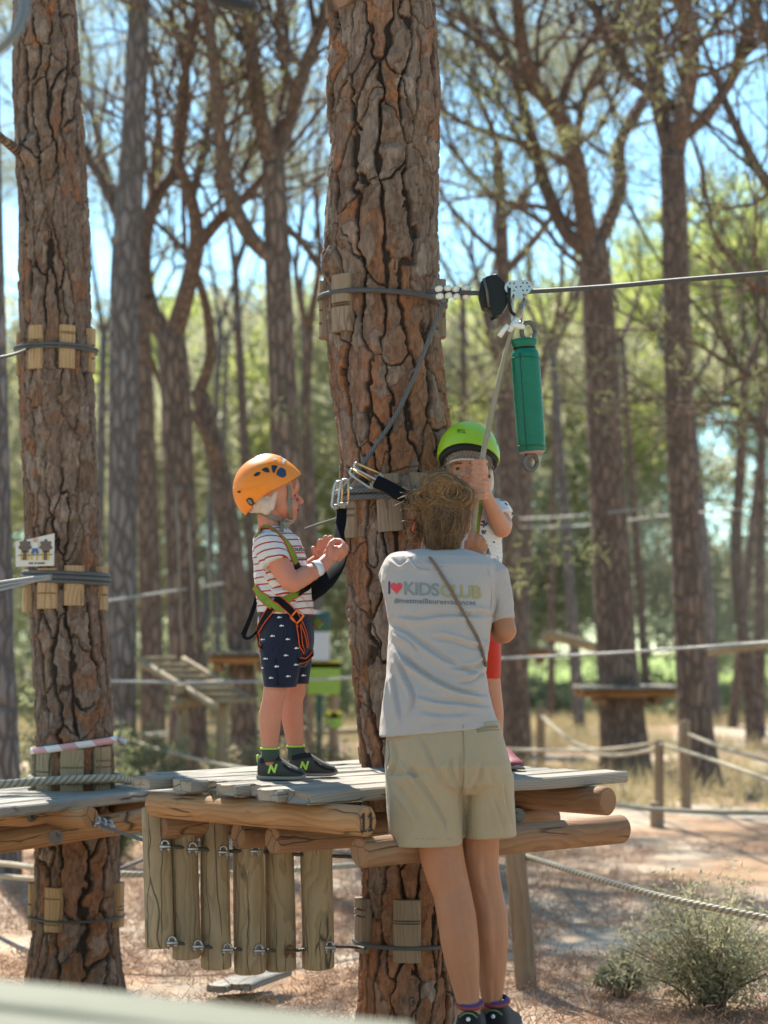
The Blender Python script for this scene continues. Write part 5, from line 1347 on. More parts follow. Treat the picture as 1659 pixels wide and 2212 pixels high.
mb = MB(); mb.tube(catmull([P(738, 1098, 5.91), P(737, 1125, 5.88), P(733, 1150, 5.84), P(736, 1178, 5.80), P(738, 1200, 5.76), P(728, 1226, 5.70), P(708, 1252, 5.64), P(690, 1268, 5.60), P(668, 1290, 5.585)], 6), [.0165, .0165, .016, .017, .018, .020, .024, .026, .018], 14, flat=.55, up=(0, -1, .15))
tag(mb.build('sling', M['web_black']), 'thick black sling hanging from the collar hooks to the striped boy\'s harness', 'sling')

# ================================================================ people
def mk_skin(name, col, red, rough=.52):
    t = NT(name); o = t.obj(); f = t.noise(o, 14, 4); g = t.noise(o, 160, 3)
    c = t.mix(t.ramp(f, [(.35, (0, 0, 0)), (.7, (1, 1, 1))]), col, red)
    c = t.mix(.12, c, t.mix(g, tuple(x * .6 for x in col), tuple(min(1, x * 1.3) for x in col)))
    return t.pbr(c, rough, t.bump(t.math('ADD', g, t.math('MULTIPLY', t.noise(o, 45, 3), 1.5)), .22, .0018), spec=.3, sss=.10)
def mk_cloth(name, col, scale=900, var=.12, rough=.85, b=.25):
    t = NT(name); o = t.obj(); f = t.noise(o, 22, 4); g = t.noise(t.scale(o, (1, 1, 1)), scale, 2)
    c = t.mix(f, tuple(x * (1 - var) for x in col), tuple(min(1, x * (1 + var)) for x in col))
    c = t.mix(.25, c, t.mix(g, tuple(x * .7 for x in col), tuple(min(1, x * 1.25) for x in col)))
    return t.pbr(c, rough, t.bump(g, b, .0015), spec=.2, sheen=.15)
M['skin_child'] = mk_skin('child_skin', (.54, .235, .15), (.54, .185, .12)); M['skin_pale'] = mk_skin('child_skin_b', (.50, .25, .155), (.50, .21, .13)); M['skin_tan'] = mk_skin('tanned_skin', (.40, .18, .095), (.37, .155, .08))
M['eye'] = simple('dark_iris', (.025, .016, .012), .15); M['lip'] = simple('lip', (.42, .12, .10), .45); M['mouth'] = simple('mouth_shadow', (.08, .02, .02), .6)
M['navy'] = mk_cloth('navy_cotton', (.013, .016, .034)); M['khaki'] = mk_cloth('khaki_cotton', (.37, .29, .185), 1300, .06); M['tee_grey'] = mk_cloth('grey_white_cotton', (.40, .35, .32), 1300, .05)
M['red_cloth'] = mk_cloth('red_cotton', (.50, .035, .015)); M['sock'] = mk_cloth('dark_sock', (.05, .07, .05), 500); M['shoe_grey'] = mk_cloth('grey_suede', (.062, .06, .056), 700); M['shoe_black'] = mk_cloth('black_mesh', (.015, .016, .02), 500)
M['sole'] = simple('taupe_sole', (.26, .22, .18), .7); M['lime'] = simple('lime_print', (.45, .70, .06), .5); M['lime_trim'] = simple('lime_trim', (.40, .55, .06), .6)
M['white_net'] = mk_cloth('white_hairnet', (.60, .47, .40), 260, .22, .9, .9); M['print_white'] = simple('white_print', (.62, .64, .66), .7)
M['strip_red'] = simple('maroon_shoe', (.20, .03, .04), .6)
def chain(mb, pts):
    """pts: (Vector, radius) list of tapered, rounded segments"""
    for (a, ra), (b, rb) in zip(pts[:-1], pts[1:]): mb.cap(a, b, ra, rb, 16)
def chain_px(mb, y0, pts):
    """pts: (u, v, dy, radius px)"""
    chain(mb, [(P(u, v, y0 + dy), S(r, y0 + dy)) for u, v, dy, r in pts])
def ring_px(uL, uR, v, y, hd, tz=0.0, ty=0.0):
    a, b = P(uL, v, y), P(uR, v, y); return ((a.x + b.x) / 2, y, a.z, (b.x - a.x) / 2, hd, tz, ty)
def folds(co, no, lst, facing=-1):
    """creases: (points px, width px, amplitude m[, one-sided])"""
    u, v = UVpx(co); out = np.zeros(len(co)); front = smooth(-no[:, 1], .0, .45)
    for pts, wd, amp in lst:
        pts = np.array(catmull([(a, b, 0) for a, b in pts], 6))[:, :2]; best = np.full(len(co), 1e9); sg = np.zeros(len(co)); tt = np.zeros(len(co))
        for i in range(len(pts) - 1):
            a, b = pts[i], pts[i + 1]; d = b - a; L2 = d @ d + 1e-9; t = np.clip(((u - a[0]) * d[0] + (v - a[1]) * d[1]) / L2, 0, 1)
            ex, ey = u - (a[0] + t * d[0]), v - (a[1] + t * d[1]); dist = np.hypot(ex, ey); s_ = np.sign(ex * -d[1] + ey * d[0])
            k = dist < best; best = np.where(k, dist, best); sg = np.where(k, s_, sg); tt = np.where(k, (i + t) / (len(pts) - 1), tt)
        x = sg * best / wd; fade = np.clip(np.minimum(tt, 1 - tt) * 5 + .15, 0, 1)
        out += amp * fade * (np.exp(-(x - .5) ** 2 * 1.6) - 1.1 * np.exp(-(x + .55) ** 2 * 3.2))
    return out * front

def shoe(parent, heel, toe_dir, L, zb, up_mat, sole_mat, seed=0, wk=1.0, hk=1.0):
    """trainer: upper (lofted) with sole, strap and toe cap as parts"""
    f = frame(toe_dir); h0 = Vector((heel.x, heel.y, zb))
    def body(prof, zoff):
        V, F = [], []; n = 18
        for (t, w_, zt, zl) in prof:
            zt = zl + (zt - zl) * hk
            for k in range(n):
                a = 2 * math.pi * k / n; ca, sa = math.cos(a), math.sin(a)
                yy = math.copysign(abs(ca) ** .75, ca) * w_; zz = (zl + (zt - zl) * (abs(sa) ** .8)) if sa > 0 else zl
                V.append(h0 + f @ Vector((t * L, yy, zz + zoff)))
        m = len(prof)
        for i in range(m - 1):
            for k in range(n): F.append((i * n + k, (i + 1) * n + k, (i + 1) * n + (k + 1) % n, i * n + (k + 1) % n))
        F += [tuple(range(n)), tuple((m - 1) * n + k for k in range(n - 1, -1, -1))]
        return V, F
    k = L / .148 * wk
    up = [(.0, .012 * k, .05 * k, .012 * k), (.03, .022 * k, .060 * k, .011 * k), (.14, .027 * k, .066 * k, .010 * k), (.28, .028 * k, .064 * k, .010 * k), (.42, .029 * k, .060 * k, .010 * k), (.55, .031 * k, .050 * k, .010 * k), (.68, .033 * k, .040 * k, .011 * k), (.82, .033 * k, .033 * k, .011 * k), (.93, .027 * k, .028 * k, .012 * k), (.985, .015 * k, .020 * k, .013 * k), (1.0, .004 * k, .016 * k, .013 * k)]
    so = [(-.02, .013 * k, .016 * k, .002 * k), (.02, .025 * k, .017 * k, 0), (.15, .030 * k, .0165 * k, 0), (.4, .031 * k, .015 * k, 0), (.68, .036 * k, .0135 * k, 0), (.85, .036 * k, .013 * k, .001 * k), (.96, .028 * k, .014 * k, .004 * k), (1.015, .010 * k, .016 * k, .008 * k)]
    V, F = body(up, 0); u_ = mesh_obj('shoe', V, F, up_mat, parent, True)
    V, F = body(so, 0); mesh_obj('sole', V, F, sole_mat, u_, True)
    return u_, f, h0, k

def helmet_shell(name, C, F, Rt, U, a, b, c, low, mat, parent=None, brim=0.0, nu=56, nv=22, thick=.006, bulge=None):
    """shell: polar grid round U; low(phi) is the polar angle of the lower edge; phi 0 is forward"""
    V, Fc = [], []
    for i in range(nv + 1):
        for k in range(nu):
            ph = 2 * math.pi * k / nu; th = low(ph) * i / nv
            x, y, z = math.sin(th) * math.cos(ph), math.sin(th) * math.sin(ph), math.cos(th)
            r = 1.0 + (brim * max(0, math.cos(ph)) ** 3 * max(0, (i / nv - .55) / .45) ** 2)
            if bulge: r += bulge(ph, th)
            V.append(C + (F * x * a + Rt * y * b + U * z * c) * r)
    for i in range(nv):
        for k in range(nu): Fc.append((i * nu + k, (i + 1) * nu + k, (i + 1) * nu + (k + 1) % nu, i * nu + (k + 1) % nu))
    cc_ = (V[Fc[-1][0]] + V[Fc[-1][2]]) / 2 - C; f0_ = Fc[-1]; nn_ = (V[f0_[1]] - V[f0_[0]]).cross(V[f0_[2]] - V[f0_[0]])
    if nn_.dot(cc_) < 0: Fc = [tuple(reversed(f)) for f in Fc]
    o = mesh_obj(name, V, Fc, mat, parent, True); md = o.modifiers.new('thick', 'SOLIDIFY'); md.thickness = thick; md.offset = -1
    md2 = o.modifiers.new('edge', 'BEVEL'); md2.width = .0025; md2.segments = 2; md2.limit_method = 'ANGLE'
    return o
def mk_shell(name, col, scuff):
    t = NT(name); o = t.obj(); f = t.noise(o, 18, 5, .65); s_ = t.ramp(t.noise(o, 40, 6, .7), [(.63, (0, 0, 0)), (.70, (1, 1, 1))])
    c = t.mix(f, tuple(x * .9 for x in col), tuple(min(1, x * 1.06) for x in col)); c = t.mix(t.math('MULTIPLY', s_, .35), c, scuff)
    return t.pbr(c, t.math('MULTIPLY_ADD', f, .25, .28), t.bump(t.noise(o, 500, 2), .06, .001), spec=.45)
M['helm_orange'] = mk_shell('orange_shell', (.82, .225, .006), (.75, .4, .18)); M['helm_lime'] = mk_shell('lime_shell', (.32, .50, .010), (.45, .6, .2))
M['vent_dark'] = simple('vent_dark', (.012, .014, .022), .5); M['vent_grey'] = simple('vent_grey', (.16, .15, .13), .6); M['blue_clip'] = simple('blue_clip', (.03, .22, .42), .35); M['scuff'] = simple('worn_silver', (.42, .42, .40), .5, var=.4, nscale=200)

# ---------------------------------------------------------------- boy in stripes
Y1 = 5.60
q1 = lambda u, v, dy=0.0: P(u, v, Y1 + dy)
mb = MB()
C1 = q1(590, 1058); F1h = Vector((math.cos(R(13)), math.sin(R(13)), -.02)).normalized(); R1h = Vector((F1h.y, -F1h.x, 0)).normalized(); U1h = R1h.cross(F1h) * -1
U1h = Vector((0, 0, 1))
H1 = lambda f, r, z: C1 + F1h * f + R1h * r + U1h * z
rot1 = Matrix((F1h, R1h, U1h)).transposed()
mb.ell(H1(-.004, 0, .012), (.080, .066, .083), rot1, 24, 16)                       # skull
mb.ell(H1(.028, 0, -.045), (.044, .052, .046), rot1, 20, 12)                      # face
mb.ell(H1(.055, 0, -.076), (.019, .026, .017), rot1)                              # chin
mb.ell(H1(.044, .029, -.050), (.028, .026, .028), rot1); mb.ell(H1(.044, -.028, -.048), (.026, .023, .026), rot1)   # cheeks
mb.ell(H1(.062, 0, .012), (.018, .045, .03), rot1)                                # forehead
mb.cap(H1(.070, 0, -.012), H1(.0865, 0, -.032), .0055, .0085); mb.ell(H1(.079, .008, -.036), (.008, .006, .006), rot1); mb.ell(H1(.079, -.008, -.036), (.008, .006, .006), rot1)
mb.ell(H1(.068, 0, -.054), (.010, .017, .006), rot1); mb.ell(H1(.066, 0, -.065), (.009, .015, .006), rot1)   # lips
mb.cap(H1(-.012, 0, -.06), q1(588, 1152), .036, .043)                             # neck
mb.loft([ring_px(565, 630, 1160, Y1, .07), ring_px(562, 642, 1200, Y1, .075), ring_px(570, 650, 1270, Y1, .07), ring_px(575, 655, 1330, Y1, .07), ring_px(578, 652, 1400, Y1, .065)], 22)
chain_px(mb, Y1, [(585, 1178, -.085, 27), (600, 1214, -.105, 25), (624, 1252, -.115, 22), (634, 1258, -.112, 22), (660, 1243, -.09, 21), (690, 1227, -.062, 15.5), (705, 1212, -.048, 15)])
chain_px(mb, Y1, [(600, 1178, .085, 25), (640, 1240, .10, 22), (668, 1228, .085, 19), (690, 1208, .055, 14)])
# right hand: palm and five fingers
mb.ell(q1(716, 1198, -.04), (.026, .016, .024)); mb.ell(q1(726, 1192, -.035), (.020, .016, .020))
for (pts) in ([(736, 1188, -.045, 7.5), (742, 1178, -.032, 7), (735, 1169, -.02, 6.5), (725, 1168, -.012, 6)], [(740, 1194, -.035, 7.5), (747, 1185, -.02, 7), (741, 1176, -.008, 6.5), (731, 1174, .0, 6)],
              [(738, 1201, -.027, 7.2), (745, 1194, -.012, 6.8), (740, 1186, .0, 6.2)], [(732, 1207, -.02, 6.6), (738, 1202, -.008, 6), (735, 1195, .0, 5.6)], [(712, 1198, -.055, 8), (711, 1184, -.058, 7.2), (716, 1173, -.05, 6.6), (723, 1168, -.042, 6)]): chain_px(mb, Y1, pts)
# left hand: fingers raised
mb.ell(q1(699, 1196, .03), (.020, .014, .022))
for pts in ([(690, 1192, .03, 6.6), (689, 1180, .028, 6), (691, 1169, .022, 5.6)], [(697, 1186, .03, 6.6), (699, 1173, .028, 6.2), (704, 1161, .022, 5.8)], [(704, 1186, .028, 6.4), (710, 1172, .025, 6), (715, 1161, .018, 5.6)], [(709, 1190, .025, 6), (718, 1176, .02, 5.6), (721, 1166, .014, 5.2)],
            [(690, 1203, .02, 7), (680, 1194, .012, 6.4), (677, 1185, .008, 6)]): chain_px(mb, Y1, pts)
# legs
chain_px(mb, Y1, [(605, 1390, -.045, 28), (600, 1450, -.065, 25), (594, 1492, -.075, 25.5), (590, 1512, -.075, 23.5), (584, 1545, -.072, 25), (583, 1575, -.072, 22.5), (583, 1612, -.072, 18), (584, 1645, -.072, 18)])
chain_px(mb, Y1, [(632, 1390, .045, 28), (638, 1450, .065, 25), (637, 1492, .07, 24.5), (632, 1512, .07, 22.5), (631, 1545, .07, 24), (634, 1575, .07, 21.5), (638, 1608, .07, 17.5), (640, 1640, .07, 17)])
boy1 = remesh('person', mb, .0028, 3, M['skin_child'], None, .5)
tag(boy1, 'small boy in red-striped shirt and navy shorts standing in profile', 'person')
# eye, mouth
mb = MB(); mb.ell(H1(.0605, .027, -.017), (.0045, .006, .0042), rot1); mb.build('eye', M['eye'], boy1)
mb = MB(); mb.ell(H1(.0605, -.027, -.017), (.0045, .006, .0042), rot1); mb.build('eye', M['eye'], boy1)
mb = MB(); mb.ell(H1(.0735, .004, -.0595), (.006, .014, .0028), rot1); mb.build('mouth', M['mouth'], boy1)
mb = MB(); mb.cap(H1(.063, .012, -.004), H1(.054, .036, -.006), .0025, .0018); mb.build('eyebrow', simple('light_brow', (.22, .13, .07), .8), boy1)
# shirt
def mk_stripes():
    t = NT('striped_cotton'); o = t.obj(); a = t.n('Attribute', attribute_name='sc', out=2)
    w_ = t.math('ADD', a, t.math('MULTIPLY', t.math('SUBTRACT', t.noise(o, 9, 2), .5), .006))
    f = t.math('FRACT', t.math('MULTIPLY', w_, 1 / .0208)); s_ = t.math('COMPARE', f, .5, .105)
    g = t.noise(o, 900, 2)
    c = t.mix(s_, t.mix(g, (.54, .50, .46), (.66, .62, .585)), t.mix(g, (.30, .03, .04), (.42, .05, .06)))
    return t.pbr(c, .85, t.bump(g, .25, .0015), spec=.15, sheen=.1)
M['stripes'] = mk_stripes()
mb = MB()
mb.loft([ring_px(573, 617, 1139, Y1, .047), ring_px(563, 628, 1146, Y1, .068), ring_px(549, 645, 1160, Y1, .098), ring_px(545, 658, 1186, Y1, .108), ring_px(547, 667, 1225, Y1, .104), ring_px(551, 674, 1265, Y1, .102), ring_px(555, 678, 1300, Y1, .104), ring_px(557, 677, 1326, Y1, .106, -.004)], 32, 2.2)
sa, sb = q1(577, 1170, -.088), q1(597, 1217, -.112)
mb.tube([sa + (sa - sb) * .25, sa, (sa + sb) / 2, sb], [.030, .046, .0475, .0445], 20)
ta, tb_ = q1(606, 1172, .09), q1(634, 1212, .105); mb.tube([ta + (ta - tb_) * .2, ta, tb_], [.03, .045, .042], 18)
def sfold(co, no):
    r = .0035 * fbm(co * np.array([16, 16, 26]), 4, 3) + .002 * fbm(co * 55, 5, 2)
    return r + folds(co, no, [([(560, 1290), (600, 1300), (640, 1290)], 9, .005), ([(556, 1262), (600, 1275), (650, 1262)], 8, .004), ([(553, 1235), (590, 1250), (620, 1252)], 8, .0045), ([(560, 1200), (575, 1230), (600, 1245)], 7, .004), ([(640, 1280), (660, 1300), (675, 1320)], 7, .004)])
dsl = (sb - sa).normalized()
def scoord(co):
    z = co[:, 2].copy(); rel = co - np.array(sa); t = rel @ np.array(dsl); rad = np.linalg.norm(rel - t[:, None] * np.array(dsl), axis=1)
    on = smooth(-co[:, 1] + (Y1 - .085), 0, .008) * (t > -.05) * (rad < .056)
    return np.where(on > .5, sa.z - t * 1.0 + .25 * (co[:, 0] - sa.x), z - .10 * (co[:, 0] - sa.x))
tee1 = remesh('t_shirt', mb, .0034, 5, M['stripes'], boy1, .5, sfold, {'sc': scoord})
# shorts
mb = MB(); mb.loft([ring_px(560, 674, 1318, Y1, .098), ring_px(556, 678, 1345, Y1, .108), ring_px(557, 679, 1385, Y1, .112), ring_px(560, 674, 1420, Y1, .10), ring_px(575, 660, 1440, Y1, .07)], 28, 2.2)
mb.loft([ring_px(559, 652, 1385, Y1 - .05, .058), ring_px(562, 648, 1430, Y1 - .062, .058), ring_px(569, 641, 1484, Y1 - .072, .052)], 24, 2.2)
mb.loft([ring_px(598, 677, 1385, Y1 + .05, .058), ring_px(605, 672, 1430, Y1 + .062, .055), ring_px(612, 667, 1477, Y1 + .07, .05)], 24, 2.2)
shorts1 = remesh('shorts', mb, .0036, 4, M['navy'], boy1, .5, lambda co, no: .003 * fbm(co * np.array([20, 20, 14]), 8, 3) + folds(co, no, [([(565, 1408), (590, 1415), (600, 1400)], 7, .003), ([(640, 1380), (650, 1420), (642, 1470)], 7, .004), ([(565, 1440), (600, 1436), (635, 1446)], 9, .002)]))
bv1 = bvh_of(tee1, shorts1, boy1)
mbp = catmull([(612, 1346, 0), (617, 1365, 0), (612, 1388, 0), (592, 1408, 0)], 6)
strap('pocket_seam', [(612, 1346), (617, 1366), (611, 1390), (592, 1408)], 1.6, bv1, mk_web('navy_seam', (.03, .035, .06)), shorts1, .0015, .0006)
strap('side_seam', [(594, 1410), (598, 1445), (601, 1482)], 1.4, bv1, M['web_black'], shorts1, .0012, .0005)
strap('hem', [(570, 1476), (605, 1478), (640, 1476)], 1.2, bv1, M['web_black'], shorts1, .0012, .0005)
for (u, v) in ((608, 1352), (588.6, 1374), (621, 1381), (567, 1382), (617, 1416), (573.7, 1423), (597, 1440), (638.6, 1436), (564.6, 1443), (621.7, 1461), (585.4, 1464.5), (655, 1459), (603, 1334), (640, 1400)):
    fish = [(u - 5, v + .4), (u - 2, v - 1.7), (u + .2, v - 3.0), (u + 1.2, v - 1.5), (u + 3.4, v - .6), (u + 5.4, v - 2.0), (u + 5.0, v + 1.6), (u + 3.2, v + .7), (u - 1.5, v + 1.9)]
    decal('printed_fish', fish, [(0, 1, 8), (1, 2, 3), (1, 3, 8), (3, 4, 8), (4, 7, 8), (4, 5, 7), (5, 6, 7)], bv1, .0015, M['print_white'], shorts1)
print_text('printed_word', 'outin', (632, 663, 1186, 11), bv1, .0018, M['black_paint'], tee1, .02, 1.0, .012, .25, False)
print_text('printed_word', 'coquin', (640, 667, 1207, 10), bv1, .0018, M['black_paint'], tee1, .02, 1.0, .012, .25, False)
# socks and shoes
for (u, v, dy, r, vv) in ((583.5, 1616, -.072, 20, 1645), (639, 1611, .07, 19.5, 1640)):
    mb = MB(); mb.tube([q1(u, v, dy), q1(u + .5, (v + vv) / 2, dy), q1(u + 1, vv, dy)], [S(r, Y1), S(r * .98, Y1), S(r * 1.02, Y1)], 18); sk = mb.build('sock', M['sock'], boy1)
    mb = MB(); mb.tube([q1(u, v - 1.5, dy), q1(u, v + 2.5, dy)], S(r * 1.05, Y1), 18); mb.build('sock_trim', M['lime_trim'], sk)
for (heel, td, L, sd) in ((P(557, 1680, 5.535), (1, -.10, 0), .143, 0), (P(625, 1672, 5.665), (1, .02, 0), .146, 1)):
    s_, f_, h_, k_ = shoe(boy1, heel, td, L, ZT + .003, M['shoe_grey'], M['sole'], hk=1.22)
    bs = bvh_of(s_); hu, hv = UVpx(np.array([h_]))
    hu, hv = hu[0], hv[0]
    print_text('emblem', 'N', (hu + 21, hu + 43, hv - 22, 19), bs, .0012, M['lime'], s_, -.05, 1.0, .05, .3)
    strap('velcro_strap', [(hu + 7, hv - 38), (hu + 26, hv - 42), (hu + 46, hv - 44)], 11, bs, M['shoe_black'], s_, .003, .0022)
    strap('toe_overlay', [(hu + 55, hv - 30), (hu + 72, hv - 17), (hu + 96, hv - 12)], 5, bs, M['shoe_black'], s_, .0015, .001)
    mb = MB(); mb.cap(h_ + f_ @ Vector((.004, 0, .05)), h_ + f_ @ Vector((.0, 0, .066)), .007, .006); mb.build('heel_tab', M['lime_trim'], s_)
    for j in range(3): strap('lace', [(hu + 52 + j * 6, hv - 37 + j * 5), (hu + 58 + j * 6, hv - 33 + j * 5)], 2.4, bs, M['sole'], s_, .003, .001)
# wristband, harness
bvb = bvh_of(boy1)
mb = MB(); wb0, wb1 = q1(677, 1231.5, -.074), q1(690.5, 1226, -.062); mb.tube([wb0, wb1], [S(18.6, Y1), S(17.4, Y1)], 24, cap=False)
o = mb.build('wristband', M['board_white'], boy1); sm = o.modifiers.new('s', 'SOLIDIFY'); sm.thickness = .001
HB = {'bv': bv1}
har = empty('climbing_harness', q1(612, 1310)); har.parent = boy1; har.matrix_parent_inverse = PM(boy1).inverted()
strap('shoulder_strap', [(554, 1150), (571, 1140), (588, 1144), (605, 1158), (620, 1176), (631, 1198), (639, 1219)], [13, 9, 6, 7, 11, 13, 12], bv1, M['web_green'], har, .004, .0016, M['web_red'])
strap('chest_buckle', [(638, 1218), (642, 1228)], 13, bv1, M['black_plastic'], har, .005, .004)
strap('waist_strap', [(553, 1266), (566, 1288), (588, 1306), (616, 1316)], [15, 17, 18, 16], bv1, M['web_green'], har, .005, .0018, M['web_red'])
strap('waist_strap', [(618, 1300), (632, 1287), (648, 1275)], 17, bv1, M['web_green'], har, .0055, .0018, M['web_red'])
strap('waist_strap', [(646, 1276), (660, 1268), (674, 1258)], 17, bv1, M['web_black'], har, .006, .0018)
strap('leg_strap', [(589, 1312), (578, 1330), (566, 1350), (557, 1372), (558, 1398)], [17, 17, 16, 14, 8], bv1, M['web_black'], har, .005, .0018, M['web_red'])
strap('leg_strap', [(594, 1296), (612, 1304), (628, 1320), (639, 1336), (646, 1352)], [18, 17, 16, 15, 14], bv1, M['web_black'], har, .0075, .0018, M['web_red'])
strap('loose_strap', [(642, 1350), (645, 1375), (649, 1398), (651, 1412)], [9, 8, 7, 6], bv1, M['web_black'], har, .008, .0016, M['web_red'])
strap('loose_strap', [(648, 1346), (656, 1370), (661, 1398)], [6, 6, 4], bv1, M['web_black'], har, .008, .0016, M['web_red'])
strap('leg_strap', [(644, 1427), (660, 1423), (673, 1410)], 12, bv1, M['web_black'], har, .005, .0018, M['web_red'])
strap('back_strap', [(556, 1282, 5.60), (549, 1312, 5.58), (537, 1344, 5.57), (525, 1373, 5.57)], [8, 9, 9, 11], bv1, M['web_black'], har, .004, .0016)
strap('back_strap', [(525, 1373, 5.57), (535, 1380, 5.56), (549, 1371, 5.55), (556, 1362, 5.56)], [9, 6, 5, 5], bv1, M['web_black'], har, .004, .0016)
strap('front_strap', [(674, 1335, 5.60), (684, 1344, 5.58), (694, 1352, 5.57)], [12, 14, 12], bv1, M['web_green'], har, .004, .002, M['web_red'])
bk = onto(bv1, 639, 1334, .012)[0]
mb = MB(); e1_, e2_ = Vector((.75, 0, -.66)), Vector((.66, 0, .75))
rc = [bk + e1_ * a * .013 + e2_ * b * .0145 for a, b in ((-1, -1), (0, -1.05), (1, -1), (1.05, 0), (1, 1), (0, 1.05), (-1, 1), (-1.05, 0), (-1, -1))]
mb.tube(rc, .0034, 8); mb.build('buckle', M['orange_buckle'], har)
# orange helmet
tl = R(23); FO = Vector((math.cos(tl) * .985, .17, math.sin(tl))).normalized(); RO = Vector((.17, -.985, 0)).normalized(); UO = FO.cross(RO) * -1
if UO.z < 0: UO = -UO
hc = q1(577, 1056)
def lowO(ph):
    c = math.cos(ph); return R(99) + R(20) * (max(0, -c)) ** 1.5 - R(10) * max(0, c) ** 2 - R(2) * math.sin(ph) ** 2
def bulO(ph, th): return .05 * math.exp(-((ph if ph < math.pi else ph - 2 * math.pi) / .9) ** 2) * math.exp(-((th - .45) / .5) ** 2) + .012 * math.sin(2 * ph) ** 2 * math.exp(-((th - 1.2) / .25) ** 2)
ho = empty('climbing_helmet', hc); tag(ho, 'scuffed orange climbing helmet on the striped boy', 'helmet')
so_ = helmet_shell('shell', hc, FO, RO, UO, .105, .092, .102, lowO, M['helm_orange'], ho, .09, bulge=bulO)
bo = bvh_of(so_)
def hole(pts, mat, nm='vent', lift=.0016): 
    n = len(pts); cu, cv = sum(p[0] for p in pts) / n, sum(p[1] for p in pts) / n
    sp_ = [(p[0], p[1]) for p in catmull([(a, b, 0) for a, b in pts + [pts[0]]], 4)][:-1]
    Vd = sp_ + [(cu, cv)]; decal(nm, Vd, [(i, (i + 1) % len(sp_), len(sp_)) for i in range(len(sp_))], bo, lift, mat, so_, 3)
c1 = lambda x, y: (466.3 + x * .1984, 932.5 + y * .1984)
hole([c1(658, 465), c1(672, 420), c1(712, 392), c1(750, 420), c1(765, 470), c1(735, 500), c1(690, 490)], simple('vent_navy', (.02, .035, .07), .4))
hole([c1(605, 372), c1(640, 366), c1(670, 376), c1(650, 420), c1(630, 455), c1(612, 420)], M['vent_dark'])
hole([c1(500, 415), c1(530, 395), c1(562, 393), c1(583, 430), c1(575, 446), c1(530, 438)], M['vent_dark'])
hole([c1(412, 475), c1(440, 448), c1(475, 442), c1(486, 455), c1(460, 480), c1(425, 487)], M['vent_dark'])
hole([c1(328, 745), c1(360, 718), c1(400, 730), c1(422, 790), c1(405, 808), c1(365, 795)], M['vent_dark']); hole([c1(345, 748), c1(365, 736), c1(388, 746), c1(402, 785), c1(370, 780)], M['vent_grey'], 'vent_mesh', .0028)
hole([c1(238, 645), c1(270, 642), c1(270, 665), c1(242, 665)], M['vent_dark'])
hole([c1(816, 310), c1(838, 325), c1(842, 350), c1(822, 338)], M['vent_dark'])
hole([c1(668, 258), c1(720, 252), c1(770, 290), c1(755, 330), c1(732, 362), c1(722, 330), c1(738, 300), c1(700, 278)], M['scuff'], 'scuff')
hole([c1(612, 300), c1(640, 290), c1(665, 300), c1(640, 316)], M['scuff'], 'scuff')
strap('ridge', [c1(560, 352), c1(600, 338), c1(650, 340), c1(700, 356)], 2.2, bo, M['helm_orange'], so_, .001, .0018)
strap('rim_line', [c1(192, 615), c1(260, 632), c1(350, 625), c1(480, 600)], 2.0, bo, M['helm_orange'], so_, .0008, .0014)
rv = onto(bo, *c1(785, 553), .002); mb = MB(); mb.tube([rv[0], rv[0] + rv[1] * .003], .0052, 14); mb.build('rivet', M['vent_grey'], so_)
bvh1 = bvh_of(boy1, tee1)
strap('chin_strap', [(623, 1048), (624, 1070), (626, 1095), (628, 1119)], 10, bvh1, M['web_taupe'], ho, .005, .0014)
strap('chin_strap', [(560, 1104), (575, 1112), (595, 1121), (614, 1125)], 10, bvh1, M['web_taupe'], ho, .006, .0014)
strap('chin_buckle', [(611, 1124), (632, 1122)], 13, bvh1, M['taupe_plastic'], ho, .008, .003)
# hairnet below the helmet
mb = MB(); mb.ell(H1(-.026, .044, -.046), (.020, .016, .034), rot1); mb.cap(H1(-.060, .02, -.062), H1(-.030, .044, -.066), .012, .011); mb.cap(H1(-.064, .0, -.063), H1(-.060, .02, -.062), .012, .012); mb.ell(H1(-.05, .02, -.04), (.03, .04, .035), rot1); mb.cap(H1(-.004, .056, -.012), H1(-.014, .052, -.06), .008, .010)
remesh('hairnet', mb, .0034, 3, M['white_net'], boy1, .5, lambda co, no: .0022 * fbm(co * 130, 3, 2) + .002 * fbm(co * 45, 6, 2))
mb = MB(); rs = np.random.default_rng(2)
for k in range(26):
    a = H1(.052 + rs.uniform(-.01, .012), rs.uniform(-.04, .05), .045); mb.tube([a, a + F1h * .006 + Vector((0, 0, -.02)), a + F1h * .004 + Vector(rs.normal(0, .005, 3)) + Vector((0, 0, -.042))], [.0016, .0014, .0005], 4)
mb.build('fringe', simple('fair_hair', (.30, .20, .11), .6), boy1)

# ---------------------------------------------------------------- woman, back to the camera
def w_(u, v, y): return P(u, v, y)
mb = MB()
mb.ell(P(955, 1100, 5.43), (.072, .090, .098), None, 24, 16); mb.ell(P(957, 1140, 5.46), (.058, .06, .05))
mb.cap(P(952, 1150, 5.43), P(943, 1215, 5.40), .050, .056)
mb.ell(P(899, 1130, 5.44), (.009, .020, .030), Matrix.Rotation(R(12), 3, 'Y')); mb.ell(P(1011, 1130, 5.44), (.009, .02, .03))
mb.loft([ring_px(870, 1030, 1215, 5.39, .05), ring_px(870, 1030, 1300, 5.37, .06), ring_px(870, 1022, 1400, 5.33, .06), ring_px(868, 1035, 1520, 5.28, .065), ring_px(870, 1060, 1640, 5.25, .07)], 24)
chain(mb, [(P(1052, 1240, 5.41), .036), (P(1078, 1310, 5.378), .032), (P(1091, 1362, 5.36), .0335), (P(1086, 1366, 5.39), .034), (P(1062, 1290, 5.56), .033), (P(1036, 1212, 5.72), .024), (P(1032, 1196, 5.745), .022)])
